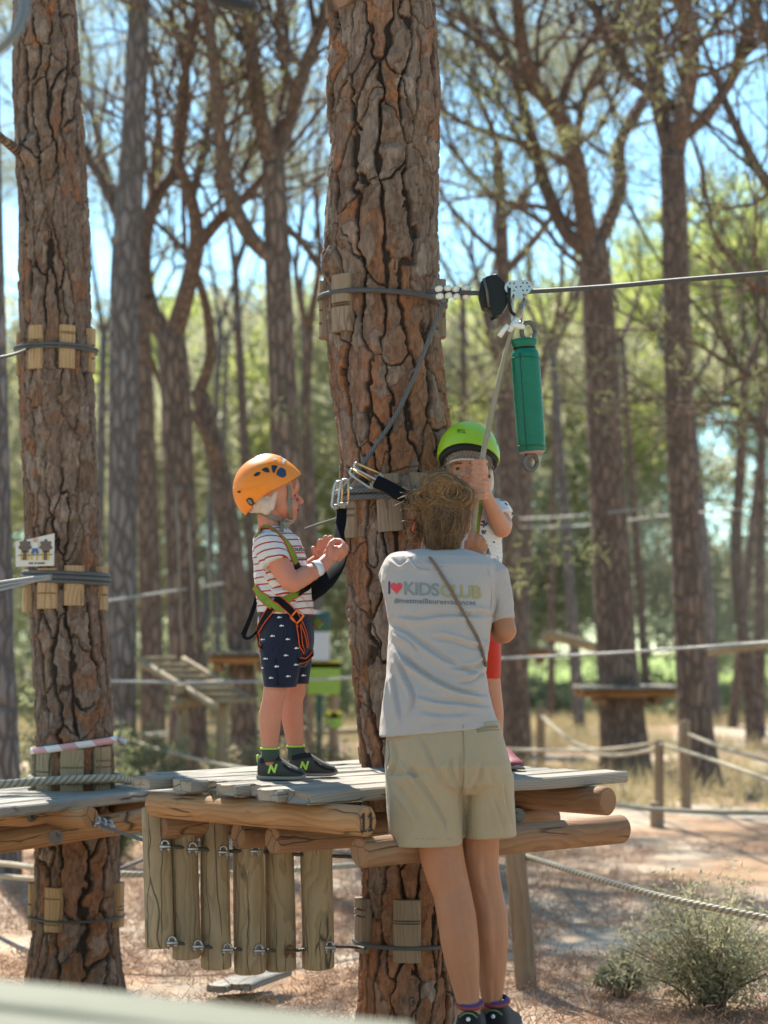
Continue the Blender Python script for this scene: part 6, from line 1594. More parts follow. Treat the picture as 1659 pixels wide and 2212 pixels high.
chain(mb, [(P(866, 1240, 5.43), .034), (P(868, 1285, 5.58), .034), (P(880, 1278, 5.70), .033), (P(930, 1250, 5.84), .023)])
# her hand at the boy's rope: palm, four fingers, thumb
mb.ell(P(1030, 1187, 5.75), (.024, .018, .027))
for pts in ([(1017, 1180, 5.735, 8.5), (1016, 1164, 5.73, 7.8), (1019, 1152, 5.735, 7)], [(1030, 1176, 5.73, 8.5), (1033, 1163, 5.73, 8), (1027, 1156, 5.745, 7.4)], [(1039, 1180, 5.735, 8.3), (1043, 1169, 5.735, 7.8), (1036, 1162, 5.75, 7)], [(1045, 1188, 5.74, 7.6), (1049, 1180, 5.745, 7), (1044, 1173, 5.757, 6.4)],
            [(1018, 1194, 5.755, 9), (1009, 1184, 5.765, 8), (1008, 1172, 5.775, 7)]): chain(mb, [(P(u, v, y), S(r, y)) for u, v, y, r in pts])
mb.ell(P(935, 1250, 5.86), (.022, .02, .028))
for k in range(4): chain(mb, [(P(930 + k * 8, 1238, 5.875), .009), (P(932 + k * 8, 1222, 5.89), .008), (P(934 + k * 8, 1212, 5.88), .007)])
chain(mb, [(P(950, 1256, 5.86), .010), (P(958, 1244, 5.87), .009)])
L_ = lambda u, v, y, r: (P(u, v, y), S(r, y))
chain(mb, [L_(925, 1650, 5.25, 55), L_(940, 1760, 5.225, 50), L_(949.5, 1826, 5.20, 49), L_(961, 1875, 5.19, 46), L_(977, 1930, 5.18, 41), L_(985, 1975, 5.165, 42), L_(992, 2025, 5.155, 42), L_(999, 2075, 5.15, 37), L_(1004, 2112, 5.148, 31.5), L_(1010, 2155, 5.145, 25.5), L_(1013, 2180, 5.14, 24.5), L_(1014, 2225, 5.14, 26)])
chain(mb, [L_(1035, 1650, 5.27, 50), L_(1036, 1760, 5.27, 44), L_(1036, 1820, 5.27, 42), L_(1037, 1880, 5.265, 40), L_(1049, 1940, 5.26, 39), L_(1056, 1985, 5.25, 40.5), L_(1058, 2025, 5.245, 39.5), L_(1061, 2080, 5.24, 33), L_(1062, 2118, 5.24, 28), L_(1062, 2160, 5.24, 22.5), L_(1062, 2185, 5.24, 22), L_(1062, 2225, 5.235, 25)])
LF = [([(925, 1890), (950, 1897), (985, 1893), (1005, 1886)], 14, .0008), ([(958, 1850), (962, 1880), (970, 1915)], 11, -.003), ([(990, 1850), (994, 1880), (1002, 1912)], 11, .003), ([(978, 1950), (990, 2010), (1002, 2080)], 15, .0028), ([(1020, 1894), (1045, 1899), (1068, 1893)], 13, .0008), ([(1040, 1850), (1043, 1900), (1052, 1930)], 10, .003), ([(1060, 1950), (1064, 2010), (1066, 2080)], 14, .0028), ([(1008, 2110), (1012, 2150), (1013, 2175)], 8, .0025), ([(1062, 2110), (1063, 2150), (1063, 2175)], 8, .0025)]
woman = remesh('person', mb, .0042, 4, M['skin_tan'], None, .5, lambda co, no: .0016 * fbm(co * 18, 3, 2) + folds(co, no, LF))
tag(woman, 'woman in grey T-shirt and khaki shorts seen from behind, reaching up', 'person')
mb = MB()
mb.loft([ring_px(898, 992, 1186, 5.415, .058), ring_px(862, 1030, 1192, 5.41, .075), ring_px(834, 1058, 1203, 5.40, .092), ring_px(824, 1074, 1222, 5.395, .108), ring_px(823, 1076, 1255, 5.385, .115), ring_px(832, 1066, 1300, 5.365, .118), ring_px(841, 1061, 1350, 5.345, .115), ring_px(838, 1055, 1400, 5.325, .112), ring_px(834, 1049, 1455, 5.305, .115), ring_px(828, 1057, 1500, 5.285, .122), ring_px(823, 1070, 1545, 5.27, .130), ring_px(819, 1080, 1579, 5.262, .134, .0155)], 44, 2.35)
mb.tube([P(1046, 1222, 5.395), P(1062, 1245, 5.39), P(1078, 1300, 5.375), P(1087, 1341, 5.365)], [.040, .052, .044, .0355], 22)
mb.tube([P(866, 1222, 5.395), P(858, 1242, 5.44), P(878, 1266, 5.56)], [.050, .056, .044], 22)
WF = [([(846, 1352), (880, 1372), (930, 1408), (985, 1442), (1046, 1462)], 15, .0085), ([(848, 1395), (880, 1432), (925, 1465), (970, 1488), (1010, 1500), (1054, 1504)], 13, .012),
      ([(850, 1330), (905, 1338), (960, 1330), (1058, 1335)], 12, .006), ([(1060, 1396), (1020, 1392), (975, 1378), (930, 1370)], 12, .006), ([(1052, 1420), (1010, 1440), (960, 1436)], 10, .006), ([(1050, 1440), (1020, 1465), (985, 1470)], 9, .006),
      ([(852, 1410), (868, 1455), (888, 1500), (880, 1540)], 11, .008), ([(846, 1450), (852, 1500), (862, 1560)], 10, .007), ([(893, 1502), (940, 1516), (1000, 1522), (1060, 1530)], 12, .006), ([(850, 1368), (880, 1385), (905, 1412)], 10, .006), ([(1056, 1380), (1050, 1400), (1044, 1425)], 8, .006),
      ([(1064, 1328), (1040, 1318), (1000, 1322)], 9, .005), ([(1070, 1290), (1068, 1310), (1062, 1330)], 8, .006), ([(840, 1205), (862, 1222), (880, 1212)], 8, .006), ([(880, 1198), (895, 1225), (930, 1232)], 8, .005), ([(905, 1540), (960, 1548), (1020, 1545)], 14, .004)]
tee2 = remesh('t_shirt', mb, .0037, 3, M['tee_grey'], woman, .5, lambda co, no: folds(co, no, [(a_, b_ * .72, c_ * .95) for a_, b_, c_ in WF]) + .0030 * fbm(co * np.array([14, 14, 22]), 6, 3) + .0007 * fbm(co * 70, 9, 2))
mb = MB()
mb.loft([ring_px(836, 1078, 1556, 5.262, .118), ring_px(834, 1090, 1600, 5.255, .130), ring_px(831, 1103, 1650, 5.245, .137), ring_px(833, 1107, 1690, 5.245, .125), ring_px(850, 1095, 1712, 5.245, .09)], 40, 2.4)
mb.loft([ring_px(831, 1003, 1670, 5.235, .120), ring_px(834, 1003, 1730, 5.23, .112), ring_px(837, 1001, 1785, 5.222, .106), ring_px(839, 1000, 1823, 5.22, .104, .002)], 30, 2.4)
mb.loft([ring_px(996, 1108, 1670, 5.262, .115), ring_px(1000, 1111, 1730, 5.262, .105), ring_px(1002, 1114, 1785, 5.26, .100), ring_px(1003, 1116, 1806, 5.26, .098, .004)], 30, 2.4)
SF = [([(1000, 1620), (1001, 1660), (1001, 1720), (1001, 1790)], 9, -.006), ([(905, 1590), (930, 1650), (955, 1700)], 12, .005), ([(860, 1640), (900, 1690), (945, 1760), (960, 1800)], 13, .007), ([(850, 1700), (880, 1740), (910, 1790)], 12, .005), ([(970, 1630), (968, 1668), (990, 1705)], 12, .006), ([(1035, 1640), (1030, 1680), (1008, 1712)], 12, .006),
      ([(1085, 1690), (1092, 1740), (1104, 1790)], 9, .005), ([(1060, 1720), (1075, 1760), (1085, 1800)], 10, .004), ([(1020, 1620), (1050, 1660), (1060, 1700)], 14, .004), ([(845, 1600), (852, 1640), (838, 1680)], 9, .006)]
shorts2 = remesh('shorts', mb, .0037, 3, M['khaki'], woman, .5, lambda co, no: folds(co, no, [(a_, b_ * .75, c_) for a_, b_, c_ in SF]) + .0028 * fbm(co * np.array([14, 14, 9]), 16, 3) + .0006 * fbm(co * 60, 19, 2))
bv2 = bvh_of(tee2, shorts2)
M['khaki_seam'] = mk_web('khaki_seam', (.25, .20, .13)); M['tee_seam'] = mk_web('grey_seam', (.42, .385, .37))
strap('back_seam', [(1000, 1566), (1001, 1600), (1003, 1640), (1002, 1680), (1000, 1705)], 1.6, bv2, M['khaki_seam'], shorts2, .001, .0006)
strap('pocket_welt', [(1029, 1577), (1050, 1571), (1074, 1570)], 4, bv2, M['khaki_seam'], shorts2, .0015, .0014); strap('pocket_welt', [(1031, 1582), (1052, 1577), (1078, 1577)], 2.2, bv2, M['khaki_seam'], shorts2, .0012, .0008)
strap('hem_stitch', [(841, 1810), (900, 1812), (960, 1812), (996, 1811)], 1.3, bv2, M['khaki_seam'], shorts2, .0009, .0005); strap('hem_stitch', [(1006, 1797), (1050, 1796), (1112, 1790)], 1.3, bv2, M['khaki_seam'], shorts2, .0009, .0005)
strap('pocket_seam', [(838, 1600), (842, 1630), (836, 1655)], 1.8, bv2, M['khaki_seam'], shorts2, .001, .0006)
strap('hem_stitch', [(822, 1582), (860, 1577), (930, 1569), (1000, 1562), (1074, 1560)], 1.4, bv2, M['tee_seam'], tee2, .0009, .0005)
strap('sleeve_seam', [(1048, 1214), (1058, 1245), (1062, 1290), (1060, 1325)], 1.4, bv2, M['tee_seam'], tee2, .0009, .0005); strap('sleeve_hem', [(1064, 1326), (1085, 1338), (1106, 1340)], 1.4, bv2, M['tee_seam'], tee2, .0009, .0005)
strap('neck_rib', [(905, 1212), (930, 1222), (960, 1221), (985, 1210)], 4, bv2, M['tee_seam'], tee2, .0012, .0012)
# print on the back
def mk_print(name, col):
    t = NT(name); o = t.obj(); g = t.noise(o, 300, 3); return t.pbr(t.mix(g, tuple(x * .8 for x in col), tuple(min(1, x * 1.15) for x in col)), .8, spec=.15)
P_gr, P_ye, P_re, P_pu, P_dk = mk_print('print_grey', (.22, .235, .225)), mk_print('print_mustard', (.36, .29, .13)), mk_print('print_red', (.60, .07, .08)), mk_print('print_purple', (.09, .045, .14)), mk_print('print_dark', (.17, .18, .19))
decal('letter', [(839.7, 1256), (843.5, 1256.4), (843.2, 1283), (839.4, 1282.6)], [(0, 1, 2), (0, 2, 3)], bv2, .0016, P_pu, tee2)
ht = [(857 + 12.5 * (math.sin(t) ** 3), 1269.5 - 13.2 * (13 * math.cos(t) - 5 * math.cos(2 * t) - 2 * math.cos(3 * t) - math.cos(4 * t)) / 15 + .02 * 0) for t in np.linspace(0, 2 * math.pi, 40, endpoint=False)]
decal('heart', ht + [(857, 1270)], [(i, (i + 1) % 40, 40) for i in range(40)], bv2, .0016, P_re, tee2)
print_text('letter', 'KIDS', (873, 949, 1272.5, 28), bv2, .0016, P_gr, tee2, .045, .92, .022)
print_text('letter', 'CLUB', (951, 1040, 1277.5, 28.5), bv2, .0016, P_ye, tee2, .045, .92, .022)
print_text('letter', '#mesmeilleuresvacances', (852, 1027, 1300, 12.5), bv2, .0016, P_dk, tee2, .028, 1.02, .017)
M['braid'] = mk_rope('brown_braid', (.24, .16, .11), (.10, .06, .04), 160., 4., .8, 0, .001)
pts = [onto(bv2, u, v, .0045)[0] for u, v in [(p[0], p[1]) for p in catmull([(928, 1206, 0), (942, 1224, 0), (962, 1256, 0), (985, 1296, 0), (1008, 1338, 0), (1028, 1374, 0), (1039, 1402, 0), (1044, 1424, 0), (1047, 1440, 0)], 6)]]
for _ in range(3): pts = [pts[0]] + [(pts[i - 1] + pts[i] * 2 + pts[i + 1]) / 4 for i in range(1, len(pts) - 1)] + [pts[-1]]
mb = MB(); mb.tube(pts, .0042, 8); mb.build('bag_cord', M['braid'], woman)
# shoes
for (heel, td, sd) in ((P(1012, 2232, 5.10), (.12, 1, 0), 0), (P(1066, 2225, 5.20), (.25, 1, 0), 1)):
    s_, f_, h_, k_ = shoe(woman, heel, td, .235, heel.z - .028, M['shoe_black'], M['sole'], wk=.9)
    c_ = h_ + f_ @ Vector((.045, 0, .098))
    mb = MB(); mb.tube([c_ + f_ @ Vector((.042 * math.cos(a), .033 * math.sin(a), .006 * math.cos(a))) for a in np.linspace(0, 2 * math.pi, 26)], .0065, 8); mb.build('collar', M['strip_red'], s_)
    mb = MB(); mb.tube([c_ + f_ @ Vector((.036 * math.cos(a), .028 * math.sin(a), .006 + .006 * math.cos(a))) for a in np.linspace(0, 2 * math.pi, 26)], .0045, 8); mb.build('sock', simple('blue_sock', (.04, .05, .22), .8), s_)
    mb = MB(); mb.tube(catmull([h_ + f_ @ Vector((.0, -.024, .07)), h_ + f_ @ Vector((-.008, -.010, .082)), h_ + f_ @ Vector((-.008, .010, .082)), h_ + f_ @ Vector((0, .024, .07))], 5), .0025, 6); mb.build('elastic_lace', simple('green_lace', (.10, .18, .08), .6), s_)
    mb = MB(); mb.ell(h_ + f_ @ Vector((-.006, 0, .066)), (.006, .006, .006)); mb.build('lace_toggle', M['print_white'], s_)
# hair
mb = MB()
mb.ell(P(955, 1106, 5.425), (.082, .092, .088), None, 24, 16); mb.ell(P(953, 1056, 5.39), (.058, .052, .044), Matrix.Rotation(R(-8), 3, 'Y')); mb.ell(P(1000, 1076, 5.375), (.028, .036, .030)); mb.ell(P(908, 1080, 5.385), (.026, .036, .028)); mb.ell(P(935, 1044, 5.39), (.026, .03, .022))
mb.cap(P(962, 1110, 5.39), P(957, 1160, 5.378), .066, .050); mb.cap(P(958, 1158, 5.378), P(942, 1198, 5.370), .044, .026)
rsH = np.random.default_rng(8)
def mk_hair(name, a, b):
    t = NT(name); o = t.obj(); at = t.n('Attribute', attribute_name='Col', out=2)
    return t.pbr(t.mix(at, a, b), .42, spec=.45)
M['hair_base'] = simple('brown_hair_mass', (.04, .021, .011), .55, nscale=60, var=.5, bump=.8, bscale=120); M['hair'] = mk_hair('brown_blonde_hair', (.050, .025, .012), (.47, .26, .105))
hairb = remesh('hair', mb, .0045, 3, M['hair_base'], woman, .5, lambda co, no: .006 * fbm(co * np.array([40, 40, 14]), 3, 3))
bvh = bvh_of(hairb); bun = P(952, 1058, 5.36)
SV, SF_, SC = [], [], []
mbs = MB(); n_ok = 0
hv = hairb.data.vertices; idx = rsH.permutation(len(hv))[:7000]
vax = Vector((.1, -1, .25)).normalized(); knots_ = [bun, P(985, 1068, 5.36), P(915, 1070, 5.36), P(940, 1048, 5.38)]
for i in idx:
    p = Vector(hv[i].co)
    if p.y > 5.46: continue
    L = rsH.uniform(.05, .12); nst = 9; pts = [p]; lift = rsH.uniform(.0005, .004) + (.008 if rsH.random() < .10 else 0)
    up = p.z > P(955, 1098, 5.4).z + rsH.normal(0, .012); kc = min(knots_, key=lambda q: (q - p).length); sg = 1 if kc is not knots_[2] else -1
    jit = Vector(rsH.normal(0, .22, 3)); lean = rsH.normal(0, .18)
    for s_i in range(nst):
        q = pts[-1]
        if up: d = vax.cross(q - kc).normalized() * sg + (q - kc).normalized() * .25 + jit
        else: d = Vector((lean + (.0 if q.z > 1.75 else -.15) + .35 * math.sin(q.z * 60 + lean * 9), 0, -1)) + jit * .5
        q = q + d.normalized() * L / nst; nr = bvh.find_nearest(q); q2 = nr[0] + nr[1] * lift * (.5 + .6 * math.sin(s_i * .9 + lean * 20)); pts.append(q.lerp(q2, .8 if lift < .006 else .5))
    base_c = fbm(np.array([tuple(p * 38)]), 4, 2)[0] * .35; c_ = float(np.clip(.16 + rsH.normal(0, .10) + base_c * 1.7 + (.20 if up else .03), 0, 1)); mbs.tube(pts, np.linspace(.0009, .0004, len(pts)) * rsH.uniform(.7, 1.3), 3, False, c=(c_, c_, c_))
for k in range(520):   # loose locks looping round the bun
    kc = knots_[k % 4]; a0 = rsH.uniform(0, 6.28); r0 = rsH.uniform(.012, .045); sg = rsH.choice([-1, 1]); turn = rsH.uniform(1.2, 3.2); pts = []; rl_ = rsH.uniform(.001, .010)
    for s_i in range(12):
        t = s_i / 11; a = a0 + sg * turn * t; q = kc + Vector((math.cos(a) * r0 * 1.25, -.02, math.sin(a) * r0 * (.8 + .4 * t))); nr = bvh.find_nearest(q); pts.append(nr[0] + nr[1] * (.001 + rl_ * math.sin(t * 3.1)))
    c_ = float(np.clip(rsH.normal(.48, .24), 0, 1)); mbs.tube(pts, [.0004, .0008, .0009, .0007, .0003], 4, False, c=(c_,) * 3)
for k in range(320):   # locks falling to the nape
    p = P(rsH.uniform(900, 1012), rsH.uniform(1085, 1130), 5.36); pts = []; ph = rsH.uniform(0, 6.28); Lk = rsH.uniform(.06, .11); dx = (P(948, 1190, 5.36).x - p.x) * .55
    for s_i in range(12):
        t = s_i / 11; q = p + Vector((dx * t + .006 * math.sin(ph + t * 5), 0, -Lk * t)); nr = bvh.find_nearest(q); pts.append(nr[0] + nr[1] * (.002 + .004 * t * rsH.random()))
    c_ = float(np.clip(rsH.normal(.22, .12), 0, 1)); mbs.tube(pts, [.0005, .0008, .0008, .0003], 4, False, c=(c_,) * 3)
for k in range(280):   # flyaways
    a = rsH.uniform(0, 2 * math.pi); p = P(955 + 66 * math.cos(a), 1062 + 38 * math.sin(a), 5.39); nr = bvh.find_nearest(p); p = nr[0]; d = (nr[1] + Vector(rsH.normal(0, .6, 3))).normalized(); sw = Vector(rsH.normal(0, .8, 3)); pts = [p]
    for s_i in range(8): d = (d + sw * .25 + Vector((0, 0, -.05))).normalized(); pts.append(pts[-1] + d * rsH.uniform(.003, .0088))
    c_ = float(rsH.uniform(.35, 1)); mbs.tube(pts, np.linspace(.00065, .0003, len(pts)), 3, False, c=(c_,) * 3)
for k in range(26):
    p = P(rsH.uniform(888, 908), rsH.uniform(1095, 1185), 5.40); pts = [p]; d = Vector((-1, rsH.normal(0, .3), rsH.normal(-.2, .5))).normalized()
    for s_i in range(7): d = (d + Vector(rsH.normal(0, .25, 3)) + Vector((0, 0, -.08))).normalized(); pts.append(pts[-1] + d * rsH.uniform(.002, .0065))
    mbs.tube(pts, np.linspace(.0008, .0003, len(pts)), 3, False, c=(.7,) * 3)
o = mbs.build('hair_strands', M['hair'], hairb, True, None, True); o['kind'] = 'stuff'
mb = MB(); mb.ell(P(897, 1130, 5.425), (.007, .014, .027), Matrix.Rotation(R(14), 3, 'Y')); mb.ell(P(895, 1116, 5.425), (.007, .012, .012)); 
remesh('ear', mb, .003, 2, mk_skin('backlit_ear_skin', (.55, .14, .09), (.6, .1, .07)), woman)  # red glow of light shining through the ear is put into its colour

# ---------------------------------------------------------------- boy in the green helmet
Y2 = 5.95
q2 = lambda u, v, dy=0.0: P(u, v, Y2 + dy)
F2h = Vector((-.22, -.975, -.02)).normalized(); R2h = Vector((-F2h.y * -1, F2h.x * -1, 0)); R2h = Vector((.975, -.22, 0)).normalized(); U2h = Vector((0, 0, 1)); rot2 = Matrix((F2h, R2h, U2h)).transposed()
C2 = q2(1014, 1012); H2 = lambda f, r, z: C2 + F2h * f + R2h * r + U2h * z
mb = MB()
mb.ell(H2(-.01, 0, .025), (.078, .068, .083), rot2, 24, 16); mb.ell(H2(.022, 0, -.035), (.048, .055, .052), rot2, 20, 12); mb.ell(H2(.045, 0, -.075), (.02, .026, .017), rot2)
mb.ell(H2(.042, .028, -.035), (.024, .022, .024), rot2); mb.ell(H2(.042, -.028, -.035), (.024, .022, .024), rot2); mb.cap(H2(.066, 0, -.005), H2(.080, 0, -.026), .006, .009); mb.ell(H2(.075, .008, -.029), (.007, .006, .006), rot2); mb.ell(H2(.075, -.008, -.029), (.007, .006, .006), rot2)
mb.ell(H2(.062, 0, -.05), (.010, .017, .006), rot2); mb.ell(H2(.060, 0, -.060), (.009, .015, .006), rot2)
mb.ell(H2(-.005, .068, -.02), (.016, .008, .022), rot2); mb.ell(H2(-.005, -.068, -.02), (.016, .008, .022), rot2)
mb.cap(H2(-.01, 0, -.06), q2(1018, 1105), .038, .044)
mb.loft([ring_px(965, 1070, 1108, Y2, .07), ring_px(962, 1076, 1180, Y2, .072), ring_px(962, 1072, 1330, Y2, .075), ring_px(960, 1074, 1400, Y2, .075)], 22)
chain(mb, [(q2(1072, 1105, -.01), S(23, Y2)), (q2(1086, 1132, -.05), S(21, Y2)), (q2(1085, 1142, -.075), S(19.5, Y2)), (q2(1068, 1110, -.12), S(18, Y2)), (q2(1052, 1076, -.155), S(14, Y2)), (q2(1046, 1064, -.165), S(13.5, Y2))])
chain(mb, [(q2(968, 1108, -.02), S(23, Y2)), (q2(975, 1140, -.10), S(20, Y2)), (q2(1000, 1110, -.15), S(17, Y2)), (q2(1022, 1066, -.165), S(13, Y2))])
# upper hand (fingers wrap the rope from the right), lower hand below it
yr = Y2 - .172
mb.ell(P(1046, 1020, yr + .014), (.014, .018, .028)); mb.ell(P(1043, 1060, yr + .02), (.018, .016, .022)); mb.cap(P(1048, 1050, yr + .022), P(1046, 1025, yr + .018), .014, .014)
for k in range(4):
    v = 996 + k * 11.2; chain(mb, [(P(1048, v + 1, yr - .002), S(5.6, yr)), (P(1041, v - .5, yr - .025), S(5.3, yr)), (P(1029, v + 1.2, yr - .023), S(5.0, yr)), (P(1022, v + 4, yr - .004), S(4.6, yr))])
chain(mb, [(P(1044, 1036, yr - .005), S(7, yr)), (P(1034, 1033, yr - .024), S(6.6, yr)), (P(1027, 1028, yr - .022), S(6, yr))])
for k in range(4):
    v = 1042 + k * 11.2; chain(mb, [(P(1021 + k, v + 3, yr + .004), S(5.8, yr)), (P(1030, v, yr - .025), S(5.4, yr)), (P(1045, v - 1, yr - .027), S(5.1, yr)), (P(1054 - k * 1.5, v - .5, yr - .010), S(4.7, yr))])
mb.ell(P(1018, 1060, yr + .014), (.014, .016, .028))
chain(mb, [(q2(1045, 1440, -.02), S(34, Y2)), (q2(1056, 1470, -.02), S(25, Y2)), (q2(1063, 1500, -.02), S(21, Y2)), (q2(1066, 1540, -.01), S(22, Y2)), (q2(1070, 1590, 0), S(17, Y2)), (q2(1074, 1640, .02), S(15, Y2))])
chain(mb, [(q2(990, 1440, -.02), S(34, Y2)), (q2(985, 1500, -.02), S(21, Y2)), (q2(985, 1540, -.01), S(22, Y2)), (q2(988, 1590, 0), S(17, Y2)), (q2(990, 1640, .02), S(15, Y2))])
boy2 = remesh('person', mb, .0026, 2, M['skin_pale'], None, .5)
tag(boy2, 'boy in printed white shirt and red shorts gripping the rope, facing the woman', 'person')
for s_ in (-1, 1):
    mb = MB(); mb.ell(H2(.0645, s_ * .0265, -.005), (.0035, .0075, .0052), rot2); e_ = mb.build('eye', M['eye'], boy2)
    mb = MB(); mb.cap(H2(.0655, s_ * .014, .012), H2(.060, s_ * .039, .011), .0022, .0018); mb.build('eyebrow', simple('dark_brow', (.10, .06, .04), .8), boy2)
mb = MB(); mb.ell(H2(.0685, 0, -.0555), (.004, .015, .0022), rot2); mb.build('mouth', M['lip'], boy2)
def mk_motif():
    t = NT('pirate_print_cotton'); o = t.obj(); vs = t.vmath('ADD', o, t.n('VectorMath', {0: t.noise(o, 60, 2, out=1), 'Scale': .018}, operation='SCALE'))
    vo = t.n('TexVoronoi', {'Vector': vs, 'Scale': 34.0, 'Randomness': .8}, out=None)
    d, cc = vo.outputs[0], vo.outputs[1]; sp = t.n('SeparateColor', {0: cc}, out=None)
    size = t.math('MULTIPLY_ADD', sp.outputs[1], .22, .17); m = t.math('LESS_THAN', d, size); m = t.math('MULTIPLY', m, t.math('GREATER_THAN', t.noise(vs, 150, 2), .40)); m = t.math('MULTIPLY', m, t.math('GREATER_THAN', sp.outputs[2], .22))
    ink = t.ramp(sp.outputs[0], [(0, (.02, .035, .09)), (.35, (.10, .22, .26)), (.55, (.03, .04, .07)), (.72, (.45, .05, .05)), (.85, (.20, .30, .28))], 'CONSTANT')
    wv = t.n('TexWave', {'Vector': o, 'Scale': 20.0, 'Distortion': 9.0, 'Detail': 1.0}, out=1, bands_direction='Z'); ln = t.math('GREATER_THAN', wv, .985)
    g = t.noise(o, 800, 2); base = t.mix(g, (.56, .54, .54), (.68, .66, .65))
    c = t.mix(t.math('MULTIPLY', ln, .55), base, (.25, .32, .33)); c = t.mix(t.math('MULTIPLY', m, .88), c, ink)
    return t.pbr(c, .85, t.bump(g, .25, .0015), spec=.15)
mb = MB(); mb.loft([ring_px(992, 1046, 1082, Y2, .052), ring_px(972, 1066, 1090, Y2, .075), ring_px(957, 1080, 1108, Y2, .088), ring_px(953, 1086, 1150, Y2, .092), ring_px(952, 1085, 1200, Y2, .09), ring_px(951, 1081, 1260, Y2, .09), ring_px(950, 1079, 1330, Y2, .092)], 32, 2.3)
mb.tube([q2(1062, 1096, -.0), q2(1076, 1104, -.012), q2(1088, 1120, -.034)], [.034, .040, .0385], 20); mb.tube([q2(972, 1096, 0), q2(966, 1106, -.02), q2(968, 1124, -.06)], [.034, .041, .039], 20)
tee3 = remesh('t_shirt', mb, .0036, 4, mk_motif(), boy2, .5, lambda co, no: .003 * fbm(co * np.array([18, 18, 22]), 14, 3) + .0015 * fbm(co * 60, 15, 2))
mb = MB(); mb.loft([ring_px(953, 1077, 1315, Y2, .088), ring_px(947, 1081, 1350, Y2, .094), ring_px(945, 1083, 1400, Y2, .095), ring_px(960, 1070, 1432, Y2, .075)], 28, 2.3)
mb.loft([ring_px(1012, 1083, 1390, Y2, .085), ring_px(1020, 1082, 1430, Y2, .078), ring_px(1026, 1080, 1466, Y2, .072)], 22); mb.loft([ring_px(945, 1012, 1390, Y2, .085), ring_px(948, 1008, 1466, Y2, .072)], 22)
shorts3 = remesh('shorts', mb, .0038, 4, M['red_cloth'], boy2, .5, lambda co, no: .003 * fbm(co * np.array([16, 16, 9]), 24, 3))
bv3 = bvh_of(tee3, boy2)
print_text('printed_word', 'KING', (1043, 1060, 1196, 6), bv3, .0016, M['black_paint'], tee3, .05, 1.1, .02)
print_text('printed_word', 'OF', (1052, 1058, 1204, 5), bv3, .0016, M['black_paint'], tee3, .05, 1.1, .02); print_text('printed_word', 'PIRATES', (1046, 1070, 1212, 6), bv3, .0016, M['black_paint'], tee3, .05, 1.1, .02)
strap('shoulder_strap', [(1038, 1083), (1032, 1110), (1028, 1140), (1026, 1172)], [15, 14, 13, 12], bv3, M['web_green'], boy2, .008, .002, M['web_red'])
mb = MB(); mb.tube(catmull([P(1010, 1172, 5.80), P(1022, 1160, 5.79), P(1036, 1160, 5.79), P(1046, 1172, 5.80)], 5), .008, 8); mb.build('harness_loop', M['web_black'], boy2)
for hu in (1074, 990):
    s_, f_, h_, k_ = shoe(boy2, P(hu + (2 if hu > 1000 else 0), 1655, 6.06), (.32, -.95, 0) if hu > 1000 else (-.2, -.98, 0), .16, ZT + .003, M['strip_red'], M['sole'])
# hair under a net
mb = MB(); rs = np.random.default_rng(12)
for k in range(420):
    r_ = rs.uniform(-.068, .072); z0 = .062 - abs(r_) * .25 + rs.uniform(0, .02); ln_ = rs.uniform(.022, .040) + max(0, abs(r_) - .03) * .55
    f0 = math.sqrt(max(0, 1 - (r_ / .082) ** 2)) * .083 - .004; pts = []
    for t in np.linspace(0, 1, 6):
        zz = z0 - ln_ * t; rr = r_ + .012 * t * rs.normal(0, .6) + .006 * t; pts.append(H2(f0 + .004 * math.sin(t * 3) - .006 * t * abs(r_) / .07 + rs.normal(0, .0015), rr, zz))
    c_ = float(rs.beta(1.5, 2)); mb.tube(pts, np.linspace(.0015, .0006, 6), 4, False, c=(c_,) * 3)
o = mb.build('hair', mk_hair('ash_brown_hair', (.15, .115, .095), (.44, .39, .34)), boy2, True, None, True); o['kind'] = 'stuff'
mb = MB(); mb.tube(catmull([H2(.045, -.062, .014), H2(.070, -.042, .020), H2(.082, -.018, .023), H2(.084, .006, .023), H2(.078, .032, .022)], 6), .0034, 8); mb.build('net_elastic', M['white_net'], boy2)
mb = MB(); mb.ell(H2(.0, .066, -.035), (.018, .014, .032), rot2); mb.ell(H2(-.02, .06, -.045), (.022, .018, .03), rot2); remesh('hairnet', mb, .0036, 2, M['white_net'], boy2, .5, lambda co, no: .003 * fbm(co * 90, 3, 2))
mb = MB()   # sheer net over the fringe: fine crossing threads
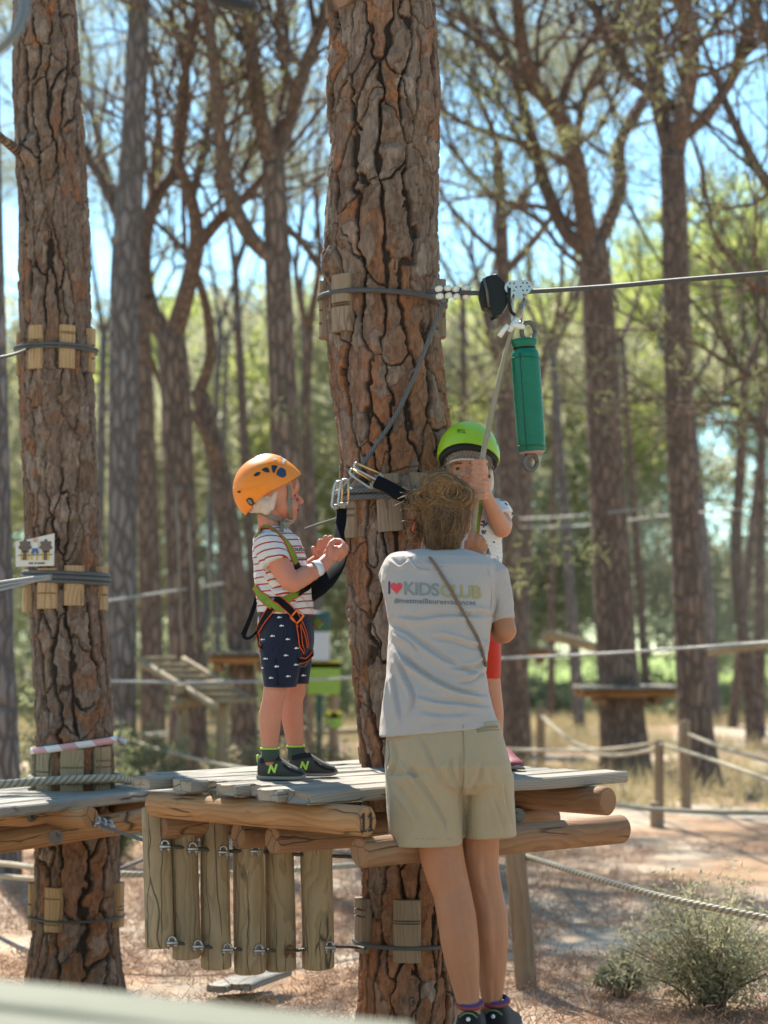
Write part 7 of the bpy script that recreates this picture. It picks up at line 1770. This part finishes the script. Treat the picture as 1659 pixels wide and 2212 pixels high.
for k in range(13):
    r_ = -.066 + k * .0108
    for sl in (-1, 1):
        pts = []
        for t in np.linspace(0, 1, 7):
            rr = r_ + sl * .022 * t; rr = max(-.07, min(.072, rr)); zz = .072 - abs(rr) * .2 - .050 * t; f0 = math.sqrt(max(.05, 1 - (rr / .086) ** 2)) * .088 - .002; pts.append(H2(f0, rr, zz))
        mb.tube(pts, .0004, 3, False)
o = mb.build('net_threads', M['white_net'], boy2); o['kind'] = 'stuff'
# green helmet
tl = R(8); FG = Vector((-.20, -.97, .05)).normalized(); RG = Vector((.975, -.20, .05)).normalized(); UG = Vector((-.04, .02, 1)); UG = (UG - FG * UG.dot(FG)).normalized(); RG = FG.cross(UG).normalized()
if RG.x < 0: RG = -RG
hg = q2(1012, 985, .01)
def lowG(ph):
    c, s_ = math.cos(ph), math.sin(ph); return R(78) + R(30) * (.5 - .5 * c) ** 1.1 + R(7) * abs(s_) ** 2
hgo = empty('climbing_helmet', hg); tag(hgo, 'lime green climbing helmet on the boy behind the woman', 'helmet')
sg_ = helmet_shell('shell', hg, FG, RG, UG, .116, .101, .112, lowG, M['helm_lime'], hgo, .06, thick=.004)
pad = helmet_shell('padding', hg, FG, RG, UG, .110, .096, .104, lambda p: lowG(p) + R(9), simple('black_foam', (.012, .012, .013), .85), hgo, .03, thick=.016)
bo = bvh_of(sg_)
bo_keep = bo
def hole2(pts, mat, nm):
    global bo, so_
    so_, k = sg_, so_; hole(pts, mat, nm); so_ = k
c3 = lambda x, y: (795.4 + x * .2315, 877.7 + y * .2315)
hole2([c3(1105, 240), c3(1125, 232), c3(1142, 262), c3(1130, 292), c3(1108, 298), c3(1100, 270)], M['blue_clip'], 'side_clip')
hole2([c3(672, 285), c3(682, 258), c3(712, 232), c3(706, 262), c3(690, 290), c3(674, 300)], M['blue_clip'], 'side_clip')
hole2([c3(1192, 318), c3(1206, 322), c3(1212, 360), c3(1202, 352)], M['vent_dark'], 'vent')
print_text('letter', 'PETZL', (*[c3(833, 0)[0], c3(912, 0)[0]], c3(0, 235)[1], 7.0), bo, .0014, M['black_paint'], sg_, .06, 1.0, .012)
strap('chin_strap', [(1056, 1000), (1057, 1014), (1054, 1030)], 7, bvh_of(boy2), M['web_taupe'], hgo, .008, .0014)
